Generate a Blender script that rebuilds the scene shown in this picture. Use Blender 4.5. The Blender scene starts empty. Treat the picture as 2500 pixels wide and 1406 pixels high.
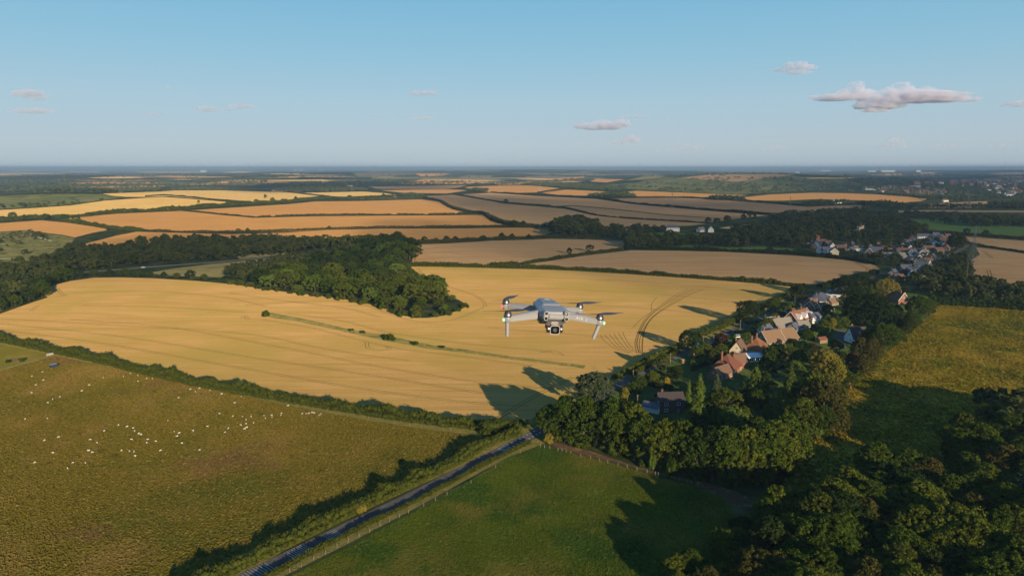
import bpy, bmesh, math, random
import numpy as np
from mathutils import Vector, Matrix
from mathutils.geometry import delaunay_2d_cdt
from mathutils.bvhtree import BVHTree

R = math.radians
random.seed(7)
rng = np.random.default_rng(7)
scene = bpy.context.scene
COL = scene.collection

# ------------------------------------------------------------------ camera
FPX = 1700.0                       # focal length in pixels of the 2500 px wide photograph
CAM_Z = 110.0
PITCH = math.atan((703 - 409) / FPX)
cam_data = bpy.data.cameras.new("camera")
cam_data.sensor_width = 36.0
cam_data.sensor_fit = 'HORIZONTAL'
cam_data.lens = 36.0 * FPX / 2500.0
cam_data.clip_start = 0.05
cam_data.clip_end = 200000.0
cam = bpy.data.objects.new("camera", cam_data)
cam.location = (0, 0, CAM_Z)
cam.rotation_euler = (math.pi / 2 - PITCH, 0, 0)
COL.objects.link(cam)
scene.camera = cam

# ------------------------------------------------------------------ light
SUN_EL = R(13.0)
SUN_AZ = math.atan2(0.43, -0.90)   # measured from +Y towards +X: behind the camera, to the right
SUN_DIR = Vector((math.sin(SUN_AZ) * math.cos(SUN_EL), math.cos(SUN_AZ) * math.cos(SUN_EL), math.sin(SUN_EL)))
sun_data = bpy.data.lights.new("sun", 'SUN')
sun_data.energy = 5.0
sun_data.angle = R(0.5)
sun_data.color = (1.0, 0.80, 0.55)
sun = bpy.data.objects.new("sun", sun_data)
sun.rotation_euler = SUN_DIR.to_track_quat('Z', 'Y').to_euler()
sun.location = (300, -600, 400)
COL.objects.link(sun)

EXPOSURE = 0.6
SKY_GAIN = 1.0 / (0.05 * 2 ** EXPOSURE)
world = bpy.data.worlds.new("World")
scene.world = world
world.use_nodes = True
wn, wl = world.node_tree.nodes, world.node_tree.links
wn.clear()
sky = wn.new('ShaderNodeTexSky')
sky.sky_type = 'NISHITA'
sky.sun_disc = False
sky.sun_elevation = SUN_EL
sky.sun_rotation = SUN_AZ
sky.altitude = 100
sky.air_density = 0.6
sky.dust_density = 0.3
sky.ozone_density = 1.0
# the clear evening gradient of that sky: pale lilac at the horizon, turquoise, then deeper blue overhead
wtc = wn.new('ShaderNodeTexCoord'); wsep = wn.new('ShaderNodeSeparateXYZ'); wramp = wn.new('ShaderNodeValToRGB')
wl.new(wtc.outputs['Generated'], wsep.inputs[0]); wl.new(wsep.outputs['Z'], wramp.inputs[0])
def lin(c):
    return tuple((x / 255 / 12.92 if x / 255 <= 0.04045 else ((x / 255 + 0.055) / 1.055) ** 2.4) for x in c) + (1,)
stops = [(0.0, (176, 192, 207)), (0.03, (183, 199, 210)), (0.09, (172, 203, 218)), (0.15, (150, 199, 222)), (0.24, (124, 188, 222)), (0.45, (86, 150, 200)), (1.0, (52, 104, 168))]
e = wramp.color_ramp.elements
e[0].position, e[0].color = stops[0][0], lin(stops[0][1])
e[1].position, e[1].color = stops[-1][0], lin(stops[-1][1])
for p, c in stops[1:-1]:
    e.new(p).color = lin(c)
wmul = wn.new('ShaderNodeMixRGB'); wmul.blend_type = 'MULTIPLY'; wmul.inputs[0].default_value = 1.0
wmul.inputs[2].default_value = (SKY_GAIN, SKY_GAIN, SKY_GAIN, 1)
wl.new(wramp.outputs[0], wmul.inputs[1])
wmix = wn.new('ShaderNodeMixRGB'); wmix.inputs[0].default_value = 0.86
wl.new(sky.outputs[0], wmix.inputs[1]); wl.new(wmul.outputs[0], wmix.inputs[2])
wbg = wn.new('ShaderNodeBackground')
wbg.inputs['Strength'].default_value = 0.05
wout = wn.new('ShaderNodeOutputWorld')
wl.new(wmix.outputs[0], wbg.inputs['Color'])
wl.new(wbg.outputs[0], wout.inputs['Surface'])

scene.view_settings.view_transform = 'Standard'
scene.view_settings.look = 'None'
scene.view_settings.gamma = 1.0
scene.view_settings.use_curve_mapping = False
scene.view_settings.exposure = EXPOSURE
scene.cycles.max_bounces = 6
scene.cycles.diffuse_bounces = 3
scene.cycles.glossy_bounces = 2
scene.cycles.transmission_bounces = 2
scene.cycles.volume_bounces = 4
scene.cycles.transparent_max_bounces = 24
scene.cycles.volume_max_steps = 96
scene.cycles.caustics_reflective = False
scene.cycles.caustics_refractive = False
scene.cycles.use_denoising = True

# ------------------------------------------------------------------ terrain height and pixel -> ground
CP, SP = math.cos(PITCH), math.sin(PITCH)

def flat(u, v):
    """A photo pixel's point on the level z = 0."""
    dx, dy = (u - 1250) / FPX, (703 - v) / FPX
    d = (dx, CP + dy * SP, -SP + dy * CP)
    t = -CAM_Z / d[2]
    return d[0] * t, d[1] * t

HILLS = []
def hill(u, v, h, sx, sy):
    x, y = flat(u, v)
    HILLS.append((x, y, h, sx, sy))
hill(1900, 452, 66, 620, 420)      # green hill beyond the brown fields
hill(1640, 444, 46, 420, 520)
hill(80, 500, 26, 330, 240)        # green hill at the far left
hill(955, 628, 15, 75, 85)         # knoll under the beech clump
hill(330, 715, 5, 170, 80)
hill(1500, 545, 6, 420, 300)
hill(700, 520, 9, 420, 300)
hill(250, 500, 10, 400, 260)
hill(300, 440, 42, 1300, 700)
hill(950, 431, 50, 1900, 900)
hill(1250, 424, 58, 3000, 1500)
hill(1520, 428, 45, 1500, 900)
hill(2500, 424, 40, 3500, 1800)

def sstep(a, b, r):
    t = np.clip((r - a) / (b - a), 0, 1)
    return t * t * (3 - 2 * t)

def H(x, y):
    x = np.asarray(x, float); y = np.asarray(y, float)
    r = np.hypot(x, y)
    h = 2.2 * sstep(600, 1900, r) * (np.sin(x / 310 + 1.3) * np.sin(y / 420 + 0.4) + 0.6 * np.sin(x / 190 + y / 280))
    h = h + 17 * sstep(5000, 12000, r) * (np.sin(x / 1500 + 2.1) * np.cos(y / 2100) + 0.7 * np.sin((x + 0.6 * y) / 1300))
    for (cx, cy, a, sx, sy) in HILLS:
        h = h + a * np.exp(-0.5 * (((x - cx) / sx) ** 2 + ((y - cy) / sy) ** 2))
    return h

def G(uv):
    """Photo pixels -> first ground points along their lines of sight (N x 3)."""
    uv = np.asarray(uv, float).reshape(-1, 2)
    dx, dy = (uv[:, 0] - 1250) / FPX, (703 - uv[:, 1]) / FPX
    d = np.stack([dx, CP + dy * SP, -SP + dy * CP], 1)
    n = len(uv)
    lo = np.full(n, 40.0); hi = np.full(n, 80000.0); done = np.zeros(n, bool)
    t = 40.0
    while t < 80000:
        t2 = t * 1.012
        p = d * t2
        below = (CAM_Z + p[:, 2]) <= H(p[:, 0], p[:, 1])
        new = below & ~done
        lo[new] = t; hi[new] = t2
        done |= new
        if done.all():
            break
        t = t2
    for _ in range(30):
        mid = 0.5 * (lo + hi)
        p = d * mid[:, None]
        below = (CAM_Z + p[:, 2]) <= H(p[:, 0], p[:, 1])
        hi = np.where(below, mid, hi); lo = np.where(below, lo, mid)
    p = d * hi[:, None]
    p[:, 2] += CAM_Z
    return p

def P(u, v):
    return Vector(G([(u, v)])[0])

def ground_z(x, y):
    return float(H(x, y))

def mpp(u, v):
    """Metres per photo pixel at the ground seen at (u, v)."""
    p = P(u, v)
    return (p.y * CP - (p.z - CAM_Z) * SP) / FPX

# ------------------------------------------------------------------ object helpers
def tag(o, label=None, cat=None, group=None, kind=None):
    if label: o["label"] = label
    if cat: o["category"] = cat
    if group: o["group"] = group
    if kind: o["kind"] = kind
    return o

def empty(name, loc=(0, 0, 0), rz=0.0):
    o = bpy.data.objects.new(name, None)
    o.empty_display_size = 0.5
    o.location = loc
    o.rotation_euler = (0, 0, rz)
    COL.objects.link(o)
    return o

def link(name, me, parent=None, loc=(0, 0, 0), mat=None):
    o = bpy.data.objects.new(name, me)
    COL.objects.link(o)
    o.location = loc
    if parent is not None:
        o.parent = parent
    if mat is not None:
        me.materials.clear(); me.materials.append(mat)
    return o

def copy_tree(o, parent=None):
    c = o.copy()
    COL.objects.link(c)
    c.parent = parent
    for ch in o.children:
        copy_tree(ch, c)
    return c

def mesh_np(name, V, quads=None, tris=None, mat=None, smooth=False):
    V = np.asarray(V, np.float32).reshape(-1, 3)
    me = bpy.data.meshes.new(name)
    me.vertices.add(len(V))
    me.vertices.foreach_set('co', V.ravel())
    loops, tot = [], []
    if quads is not None and len(quads):
        q = np.asarray(quads, np.int32); loops.append(q.ravel()); tot.append(np.full(len(q), 4, np.int32))
    if tris is not None and len(tris):
        t = np.asarray(tris, np.int32); loops.append(t.ravel()); tot.append(np.full(len(t), 3, np.int32))
    loops = np.concatenate(loops); tot = np.concatenate(tot)
    me.loops.add(len(loops))
    me.loops.foreach_set('vertex_index', loops)
    me.polygons.add(len(tot))
    start = np.concatenate([[0], np.cumsum(tot)[:-1]]).astype(np.int32)
    me.polygons.foreach_set('loop_start', start)
    me.polygons.foreach_set('loop_total', tot)
    me.polygons.foreach_set('use_smooth', np.full(len(tot), smooth))
    me.update(calc_edges=True)
    if mat is not None:
        me.materials.append(mat)
    return me

class MB:
    """Collects boxes, prisms and tubes into one mesh."""
    def __init__(s): s.v, s.f = [], []
    def add(s, v, f):
        b = len(s.v); s.v += [tuple(p) for p in v]; s.f += [tuple(i + b for i in q) for q in f]
        return s
    def box(s, c, d, rz=0.0, rx=0.0):
        x, y, z = d[0] / 2, d[1] / 2, d[2] / 2
        m = Matrix.Translation(c) @ Matrix.Rotation(rz, 4, 'Z') @ Matrix.Rotation(rx, 4, 'X')
        v = [m @ Vector(p) for p in ((-x, -y, -z), (x, -y, -z), (x, y, -z), (-x, y, -z), (-x, -y, z), (x, -y, z), (x, y, z), (-x, y, z))]
        return s.add(v, [(0, 3, 2, 1), (4, 5, 6, 7), (0, 1, 5, 4), (1, 2, 6, 5), (2, 3, 7, 6), (3, 0, 4, 7)])
    def tube(s, a, b, ra, rb=None, n=8, caps=True):
        a, b = Vector(a), Vector(b); rb = ra if rb is None else rb
        d = (b - a).normalized()
        t = d.orthogonal().normalized(); w = d.cross(t)
        v = []
        for p, r in ((a, ra), (b, rb)):
            v += [p + (t * math.cos(2 * math.pi * i / n) + w * math.sin(2 * math.pi * i / n)) * r for i in range(n)]
        f = [(i, (i + 1) % n, n + (i + 1) % n, n + i) for i in range(n)]
        if caps: f += [tuple(reversed(range(n))), tuple(range(n, 2 * n))]
        return s.add(v, f)
    def lathe(s, prof, n=20, m=None):
        m = m or Matrix.Identity(4)
        v = [m @ Vector((r * math.cos(2 * math.pi * i / n), r * math.sin(2 * math.pi * i / n), z)) for r, z in prof for i in range(n)]
        f = [(k * n + i, k * n + (i + 1) % n, (k + 1) * n + (i + 1) % n, (k + 1) * n + i) for k in range(len(prof) - 1) for i in range(n)]
        f += [tuple(reversed(range(n))), tuple(range((len(prof) - 1) * n, len(prof) * n))]
        return s.add(v, f)
    def mesh(s, name, mat=None, smooth=False, bevel=0.0, segs=2):
        me = bpy.data.meshes.new(name)
        me.from_pydata(s.v, [], s.f)
        bm = bmesh.new(); bm.from_mesh(me)
        bmesh.ops.recalc_face_normals(bm, faces=bm.faces)
        if bevel:
            bmesh.ops.bevel(bm, geom=[e for e in bm.edges if len(e.link_faces) == 2 and e.calc_face_angle(0) > 0.5], offset=bevel, segments=segs, affect='EDGES', clamp_overlap=True)
        bm.to_mesh(me); bm.free()
        if smooth:
            me.polygons.foreach_set('use_smooth', [True] * len(me.polygons))
            me.set_sharp_from_angle(angle=R(40))
        if mat: me.materials.append(mat)
        return me
    def build(s, name, mat=None, parent=None, loc=(0, 0, 0), smooth=False, bevel=0.0, segs=2):
        return link(name, s.mesh(name, mat, smooth, bevel, segs), parent, loc)

# ------------------------------------------------------------------ materials
def new_mat(name):
    m = bpy.data.materials.new(name); m.use_nodes = True
    n, l = m.node_tree.nodes, m.node_tree.links
    n.clear()
    out = n.new('ShaderNodeOutputMaterial')
    return m, n, l, out

def simple(name, col, rough=0.6, metal=0.0, vary=0.12, scale=3.0, spec=0.4, emit=0.0):
    """A plain painted / tiled / metal surface with a little procedural mottling."""
    m, n, l, out = new_mat(name)
    b = n.new('ShaderNodeBsdfPrincipled')
    tc = n.new('ShaderNodeTexCoord')
    nz = n.new('ShaderNodeTexNoise'); nz.inputs['Scale'].default_value = scale; nz.inputs['Detail'].default_value = 4
    mx = n.new('ShaderNodeMixRGB')
    mx.inputs[1].default_value = tuple(c * (1 - vary) for c in col) + (1,)
    mx.inputs[2].default_value = tuple(min(1, c * (1 + vary)) for c in col) + (1,)
    l.new(tc.outputs['Object'], nz.inputs['Vector']); l.new(nz.outputs['Fac'], mx.inputs[0])
    l.new(mx.outputs[0], b.inputs['Base Color'])
    b.inputs['Roughness'].default_value = rough; b.inputs['Metallic'].default_value = metal
    b.inputs['Specular IOR Level'].default_value = spec
    if emit:
        b.inputs['Emission Color'].default_value = tuple(col) + (1,); b.inputs['Emission Strength'].default_value = emit
    l.new(b.outputs[0], out.inputs['Surface'])
    return m

def land(name, base, layers, bump=(), rough=0.95):
    """Ground cover: base colour, then layers (colour, scale, lo, hi, (sx, sy, rot), detail) mixed in by noise of the world position."""
    m, n, l, out = new_mat(name)
    b = n.new('ShaderNodeBsdfDiffuse'); b.inputs['Roughness'].default_value = 0.6
    geo = n.new('ShaderNodeNewGeometry')
    rgb = n.new('ShaderNodeRGB'); rgb.outputs[0].default_value = tuple(base) + (1,)
    cur = rgb.outputs[0]
    for (col, sc, lo, hi, st, det) in layers:
        mp = n.new('ShaderNodeMapping'); mp.inputs['Scale'].default_value = (st[0], st[1], 1); mp.inputs['Rotation'].default_value = (0, 0, st[2])
        nz = n.new('ShaderNodeTexNoise'); nz.inputs['Scale'].default_value = sc; nz.inputs['Detail'].default_value = det; nz.inputs['Roughness'].default_value = 0.6
        mr = n.new('ShaderNodeMapRange'); mr.inputs['From Min'].default_value = lo; mr.inputs['From Max'].default_value = hi; mr.interpolation_type = 'SMOOTHSTEP'
        mx = n.new('ShaderNodeMixRGB'); mx.inputs[2].default_value = tuple(col) + (1,)
        l.new(geo.outputs['Position'], mp.inputs['Vector']); l.new(mp.outputs[0], nz.inputs['Vector'])
        l.new(nz.outputs['Fac'], mr.inputs['Value']); l.new(mr.outputs[0], mx.inputs[0]); l.new(cur, mx.inputs[1])
        cur = mx.outputs[0]
    l.new(cur, b.inputs['Color'])
    prev = None
    for (sc, strength, dist) in bump:
        nz = n.new('ShaderNodeTexNoise'); nz.inputs['Scale'].default_value = sc; nz.inputs['Detail'].default_value = 3
        bp = n.new('ShaderNodeBump'); bp.inputs['Strength'].default_value = strength; bp.inputs['Distance'].default_value = dist
        l.new(geo.outputs['Position'], nz.inputs['Vector']); l.new(nz.outputs['Fac'], bp.inputs['Height'])
        if prev: l.new(prev, bp.inputs['Normal'])
        prev = bp.outputs[0]
    if prev: l.new(prev, b.inputs['Normal'])
    l.new(b.outputs[0], out.inputs['Surface'])
    return m

def leaf_mat(name, c1, c2, c3=None, trans=0.28, world_scale=None):
    """Foliage: two greens by object, clump noise inside the crown, some light through the leaf."""
    m, n, l, out = new_mat(name)
    oi = n.new('ShaderNodeObjectInfo'); tc = n.new('ShaderNodeTexCoord'); geo = n.new('ShaderNodeNewGeometry')
    mx = n.new('ShaderNodeMixRGB'); mx.inputs[1].default_value = tuple(c1) + (1,); mx.inputs[2].default_value = tuple(c2) + (1,)
    if world_scale:
        vo = n.new('ShaderNodeTexVoronoi'); vo.inputs['Scale'].default_value = world_scale
        sp = n.new('ShaderNodeSeparateColor')
        mp = n.new('ShaderNodeMapping'); mp.inputs['Scale'].default_value = (1, 1, 0.3)
        l.new(geo.outputs['Position'], mp.inputs['Vector']); l.new(mp.outputs[0], vo.inputs['Vector'])
        l.new(vo.outputs['Color'], sp.inputs[0]); l.new(sp.outputs[0], mx.inputs[0])
    else:
        l.new(oi.outputs['Random'], mx.inputs[0])
    nz = n.new('ShaderNodeTexNoise'); nz.inputs['Scale'].default_value = 0.9; nz.inputs['Detail'].default_value = 2
    l.new(tc.outputs['Object'], nz.inputs['Vector'])
    hs = n.new('ShaderNodeHueSaturation')
    mr = n.new('ShaderNodeMapRange'); mr.inputs['From Min'].default_value = 0.3; mr.inputs['From Max'].default_value = 0.7; mr.inputs['To Min'].default_value = 0.65; mr.inputs['To Max'].default_value = 1.4
    l.new(nz.outputs['Fac'], mr.inputs['Value']); l.new(mr.outputs[0], hs.inputs['Value'])
    l.new(mx.outputs[0], hs.inputs['Color'])
    d = n.new('ShaderNodeBsdfDiffuse'); t = n.new('ShaderNodeBsdfTranslucent'); mix = n.new('ShaderNodeMixShader')
    mix.inputs[0].default_value = trans
    l.new(hs.outputs[0], d.inputs['Color'])
    ty = n.new('ShaderNodeMixRGB'); ty.blend_type = 'MULTIPLY'; ty.inputs[0].default_value = 1; ty.inputs[2].default_value = (1.25, 1.15, 0.5, 1)
    l.new(hs.outputs[0], ty.inputs[1]); l.new(ty.outputs[0], t.inputs['Color'])
    l.new(d.outputs[0], mix.inputs[1]); l.new(t.outputs[0], mix.inputs[2]); l.new(mix.outputs[0], out.inputs['Surface'])
    return m
# ------------------------------------------------------------------ land materials
HEDGE_ROT = R(-14)
ROWS = (0.05, 1.0, R(17))          # drilling rows: long in one direction, short across
def wheat(name, c, olive=0.5):
    dk = tuple(a * b for a, b in zip(c, (0.80, 0.76, 0.66)))
    lt = tuple(a * b for a, b in zip(c, (1.08, 1.10, 1.18)))
    ol = (c[0] * 0.74, c[1] * 0.87, c[2] * 0.62) if olive > 0.5 else (c[0] * 0.88, c[1] * 0.89, c[2] * 0.86)
    return land(name, c, [
        (dk, 0.9, 0.40, 0.72, (1, 1, 0), 4),
        (lt, 0.16, 0.44, 0.66, (0.10, 1.0, ROWS[2]), 5),
        (ol, 0.009, 0.50 - 0.10 * olive, 0.66, (1, 1, 0), 7),
        (ol, 0.07, 0.50, 0.74, (0.06, 1.0, ROWS[2]), 5),
        (dk, 0.42, 0.50, 0.66, (0.04, 1.0, ROWS[2]), 4),
        (ol, 0.9, 0.56, 0.68, (0.012, 1.0, ROWS[2]), 2),
        (tuple(0.55 * a for a in c), 2.6, 0.58, 0.78, (0.5, 1, ROWS[2]), 3),
    ], bump=[(1.6, 0.25, 0.6), (5.0, 0.25, 0.25)])
W_GOLD = wheat("ripe_wheat", (0.40, 0.245, 0.084), 0.9)
W_PALE = wheat("pale_wheat", (0.52, 0.34, 0.115), 0.2)
W_ORANGE = wheat("orange_wheat", (0.385, 0.205, 0.068), 0.1)
W_BROWN = wheat("brown_wheat", (0.325, 0.205, 0.100), 0.1)
W_DUN = wheat("dun_wheat", (0.285, 0.182, 0.094), 0.1)
M_PASTURE = land("rough_pasture", (0.128, 0.099, 0.012), [
    ((0.175, 0.118, 0.026), 0.030, 0.46, 0.62, (1, 0.6, 0.3), 7),
    ((0.086, 0.082, 0.010), 0.016, 0.47, 0.64, (1, 1, 0), 7),
    ((0.130, 0.078, 0.026), 0.020, 0.56, 0.68, (1, 1, 0.5), 7),
    ((0.210, 0.160, 0.040), 1.0, 0.52, 0.66, (1, 0.45, 0), 6),
    ((0.036, 0.036, 0.004), 1.3, 0.53, 0.66, (1, 0.45, 0), 6),
    ((0.050, 0.050, 0.006), 0.25, 0.56, 0.76, (1, 0.7, 0), 6),
], bump=[(0.9, 0.6, 0.7), (3.0, 0.5, 0.3)])
M_PADDOCK = land("green_paddock", (0.112, 0.098, 0.014), [
    ((0.15, 0.12, 0.025), 0.06, 0.45, 0.65, (1, 1, 0), 5),
    ((0.07, 0.085, 0.02), 1.1, 0.55, 0.75, (1, 1, 0), 3)], bump=[(1.2, 0.4, 0.5)])
M_FRONT = land("short_grass", (0.068, 0.090, 0.007), [
    ((0.120, 0.108, 0.018), 0.022, 0.46, 0.62, (1, 1, 0), 6),
    ((0.036, 0.070, 0.008), 0.03, 0.48, 0.62, (1, 1, 0), 5),
    ((0.105, 0.112, 0.020), 0.8, 0.5, 0.70, (1, 1, 0), 5),
    ((0.014, 0.026, 0.004), 1.2, 0.54, 0.70, (1, 1, 0), 5)], bump=[(0.8, 0.7, 0.8), (3.0, 0.5, 0.3)])
M_MEADOW = land("hay_meadow", (0.165, 0.134, 0.008), [
    ((0.27, 0.185, 0.020), 0.024, 0.46, 0.60, (1, 1, 0), 6),
    ((0.085, 0.100, 0.010), 0.020, 0.47, 0.62, (1, 1, 0), 5),
    ((0.33, 0.23, 0.03), 0.5, 0.50, 0.63, (1, 0.5, 0), 6),
    ((0.045, 0.044, 0.004), 0.7, 0.52, 0.65, (1, 0.5, 0), 6)], bump=[(0.5, 0.8, 1.2), (2.0, 0.5, 0.4)])
M_GREEN = land("green_pasture", (0.055, 0.105, 0.026), [
    ((0.085, 0.12, 0.035), 0.02, 0.45, 0.65, (1, 1, 0), 5), ((0.04, 0.075, 0.018), 0.3, 0.55, 0.75, (1, 1, 0), 3)], bump=[(0.8, 0.3, 0.5)])
M_VERGE = land("verge_grass", (0.15, 0.135, 0.034), [
    ((0.21, 0.165, 0.05), 0.2, 0.45, 0.7, (1, 1, 0), 5), ((0.06, 0.072, 0.018), 0.9, 0.5, 0.72, (1, 1, 0), 4)], bump=[(1.5, 0.6, 0.6)])
M_DOWN = land("chalk_down", (0.085, 0.098, 0.038), [
    ((0.13, 0.125, 0.05), 0.006, 0.45, 0.65, (1, 1, 0), 6), ((0.04, 0.055, 0.022), 0.03, 0.5, 0.66, (1, 1, 0), 5)], bump=[(0.05, 0.5, 5)])
M_STRIP = land("dry_grass", (0.20, 0.165, 0.05), [((0.11, 0.115, 0.03), 0.12, 0.42, 0.62, (1, 1, 0), 5), ((0.30, 0.21, 0.07), 0.3, 0.5, 0.68, (1, 1, 0), 4)], bump=[(1.0, 0.6, 0.8)])
M_SCRUB = land("scrub_grass", (0.10, 0.105, 0.035), [
    ((0.17, 0.14, 0.06), 0.03, 0.45, 0.65, (1, 1, 0), 6), ((0.035, 0.05, 0.016), 0.09, 0.5, 0.62, (1, 1, 0), 5)], bump=[(0.3, 0.6, 2)])
M_STUBBLE = land("pale_stubble", (0.165, 0.140, 0.058), [
    ((0.11, 0.11, 0.035), 0.03, 0.45, 0.65, (1, 1, 0), 5), ((0.21, 0.165, 0.08), 0.3, 0.5, 0.7, (1, 1, 0), 4)], bump=[(0.8, 0.3, 0.5)])
M_GARDEN = land("garden_lawn", (0.045, 0.075, 0.020), [
    ((0.075, 0.095, 0.026), 0.09, 0.45, 0.62, (1, 1, 0), 5), ((0.022, 0.032, 0.010), 0.14, 0.52, 0.64, (1, 1, 0), 4)], bump=[(1.0, 0.4, 0.5)])
M_SOIL = land("bare_soil", (0.10, 0.062, 0.034), [((0.06, 0.04, 0.02), 0.8, 0.45, 0.7, (1, 1, 0), 5), ((0.15, 0.11, 0.05), 0.25, 0.5, 0.7, (1, 1, 0), 4)], bump=[(2, 0.5, 0.3)])
M_ASPHALT = land("asphalt", (0.078, 0.073, 0.070), [((0.10, 0.095, 0.09), 0.25, 0.45, 0.7, (1, 1, 0), 4), ((0.045, 0.047, 0.058), 4, 0.5, 0.8, (1, 1, 0), 3)])
M_ROAD_FAR = land("worn_asphalt", (0.095, 0.092, 0.082), [((0.12, 0.115, 0.10), 0.1, 0.45, 0.7, (1, 1, 0), 4)])
M_CHALK = land("chalk_track", (0.42, 0.38, 0.29), [((0.28, 0.25, 0.17), 0.2, 0.45, 0.7, (1, 1, 0), 4)])
M_TRAM = land("trodden_crop", (0.175, 0.125, 0.038), [((0.10, 0.075, 0.025), 0.7, 0.45, 0.7, (1, 1, 0), 4)])
M_TRAM_DARK = land("flattened_crop", (0.13, 0.085, 0.03), [((0.075, 0.052, 0.02), 0.8, 0.45, 0.7, (1, 1, 0), 4)])
M_LINE = simple("road_paint", (0.36, 0.36, 0.35), 0.7, vary=0.4, scale=2.0)

def base_ground():
    """Rough country: dark grass and scrub, breaking into a patchwork of woods and small fields far away."""
    m, n, l, out = new_mat("rough_country")
    b = n.new('ShaderNodeBsdfDiffuse')
    geo = n.new('ShaderNodeNewGeometry')
    def noise(sc, det):
        z = n.new('ShaderNodeTexNoise'); z.inputs['Scale'].default_value = sc; z.inputs['Detail'].default_value = det
        l.new(geo.outputs['Position'], z.inputs['Vector']); return z.outputs['Fac']
    def ramp(f, stops):
        r = n.new('ShaderNodeValToRGB'); e = r.color_ramp.elements
        e[0].position, e[0].color = stops[0][0], stops[0][1] + (1,)
        e[1].position, e[1].color = stops[-1][0], stops[-1][1] + (1,)
        for p, c in stops[1:-1]:
            k = e.new(p); k.color = c + (1,)
        l.new(f, r.inputs[0]); return r.outputs[0]
    near = ramp(noise(0.05, 6), [(0.35, (0.028, 0.040, 0.013)), (0.52, (0.055, 0.068, 0.022)), (0.68, (0.11, 0.105, 0.036))])
    vo = n.new('ShaderNodeTexVoronoi'); vo.inputs['Scale'].default_value = 1 / 620.0; vo.inputs['Randomness'].default_value = 1.0
    mp = n.new('ShaderNodeMapping'); mp.inputs['Scale'].default_value = (1, 0.6, 0); mp.inputs['Rotation'].default_value = (0, 0, 0.4)
    l.new(geo.outputs['Position'], mp.inputs['Vector']); l.new(mp.outputs[0], vo.inputs['Vector'])
    sp = n.new('ShaderNodeSeparateColor'); l.new(vo.outputs['Color'], sp.inputs[0])
    far = ramp(sp.outputs[0], [(0.0, (0.035, 0.052, 0.022)), (0.42, (0.055, 0.072, 0.030)), (0.66, (0.085, 0.095, 0.040)), (0.78, (0.12, 0.12, 0.05)), (0.81, (0.30, 0.22, 0.12)), (1.0, (0.38, 0.28, 0.16))])
    far_node = n.new('ShaderNodeMixRGB'); far_node.blend_type = 'MULTIPLY'; far_node.inputs[0].default_value = 0.7
    l.new(far, far_node.inputs[1]); l.new(ramp(noise(0.012, 6), [(0.35, (0.45, 0.5, 0.5)), (0.65, (1.0, 1.0, 1.0))]), far_node.inputs[2])
    ln = n.new('ShaderNodeVectorMath'); ln.operation = 'LENGTH'; l.new(geo.outputs['Position'], ln.inputs[0])
    mr = n.new('ShaderNodeMapRange'); mr.inputs['From Min'].default_value = 3500; mr.inputs['From Max'].default_value = 5500
    l.new(ln.outputs['Value'], mr.inputs['Value'])
    mx = n.new('ShaderNodeMixRGB'); l.new(mr.outputs[0], mx.inputs[0]); l.new(near, mx.inputs[1]); l.new(far_node.outputs[0], mx.inputs[2])
    l.new(mx.outputs[0], b.inputs['Color'])
    l.new(b.outputs[0], out.inputs['Surface'])
    return m
M_BASE = base_ground()

# ------------------------------------------------------------------ fields, traced as outlines and laid on the ground
FIELDS = []      # (object name, material, outline in photo pixels)
def field(name, mat, pts):
    FIELDS.append((name, mat, pts))

field("grass_field", M_VERGE, [(-500, 700), (0, 822), (170, 858), (340, 900), (520, 940), (700, 970), (900, 1006), (1060, 1030), (1215, 1036), (1300, 1025), (1330, 1055), (1120, 1140), (1000, 1195), (850, 1265), (690, 1345), (540, 1440), (420, 1520), (-700, 1520)])
field("pasture", M_PASTURE, [(-600, 905), (0, 905), (135, 868), (300, 902), (500, 946), (700, 988), (900, 1026), (1050, 1048), (1195, 1066), (1130, 1102), (1000, 1162), (850, 1232), (700, 1300), (560, 1366), (420, 1450), (330, 1520), (-600, 1520)])
field("paddock", M_PADDOCK, [(-500, 760), (0, 840), (130, 866), (0, 901), (-500, 901)])
field("wheat_field", W_GOLD, [(-150, 776), (0, 766), (45, 750), (85, 736), (117, 726), (108, 719), (95, 712), (128, 697), (171, 686), (228, 678), (285, 677), (370, 679), (484, 686), (569, 694), (700, 713), (780, 722), (856, 733), (927, 748), (984, 770), (1014, 776), (1044, 776), (1084, 770), (1126, 755), (1140, 744), (1120, 732), (1084, 716), (1067, 695), (1040, 684), (998, 680), (980, 664), (967, 650), (1010, 649), (1200, 653), (1400, 661), (1600, 673), (1800, 688), (1932, 699), (1915, 712), (1870, 738), (1790, 780), (1690, 832), (1600, 872), (1530, 908), (1470, 934), (1400, 966), (1300, 1022), (1215, 1036), (1060, 1026), (900, 1002), (700, 966), (520, 936), (340, 896), (170, 854), (0, 818), (-150, 782)])
field("grass_strip", M_STRIP, [(636, 766), (655, 762), (700, 770), (780, 786), (850, 803), (900, 812), (945, 818), (1000, 831), (1060, 843), (1130, 852), (1250, 870), (1350, 882), (1430, 892), (1425, 899), (1350, 889), (1250, 877), (1130, 860), (1040, 850), (940, 831), (850, 812), (780, 796), (720, 783), (660, 775)])
field("grass_strip", M_VERGE, [(1290, 1026), (1400, 962), (1470, 930), (1530, 904), (1600, 868), (1690, 828), (1790, 776), (1870, 734), (1918, 708), (1946, 716), (1886, 752), (1800, 796), (1740, 826), (1640, 872), (1560, 912), (1495, 948), (1420, 990), (1318, 1048)])
field("wheat_field", W_BROWN, [(1004, 648), (1007, 622), (1013, 605), (1021, 597), (1100, 594), (1200, 588), (1300, 585), (1342, 583), (1440, 585), (1530, 589), (1527, 596), (1516, 606), (1442, 619), (1342, 633), (1256, 647), (1200, 648), (1100, 648)])
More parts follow.
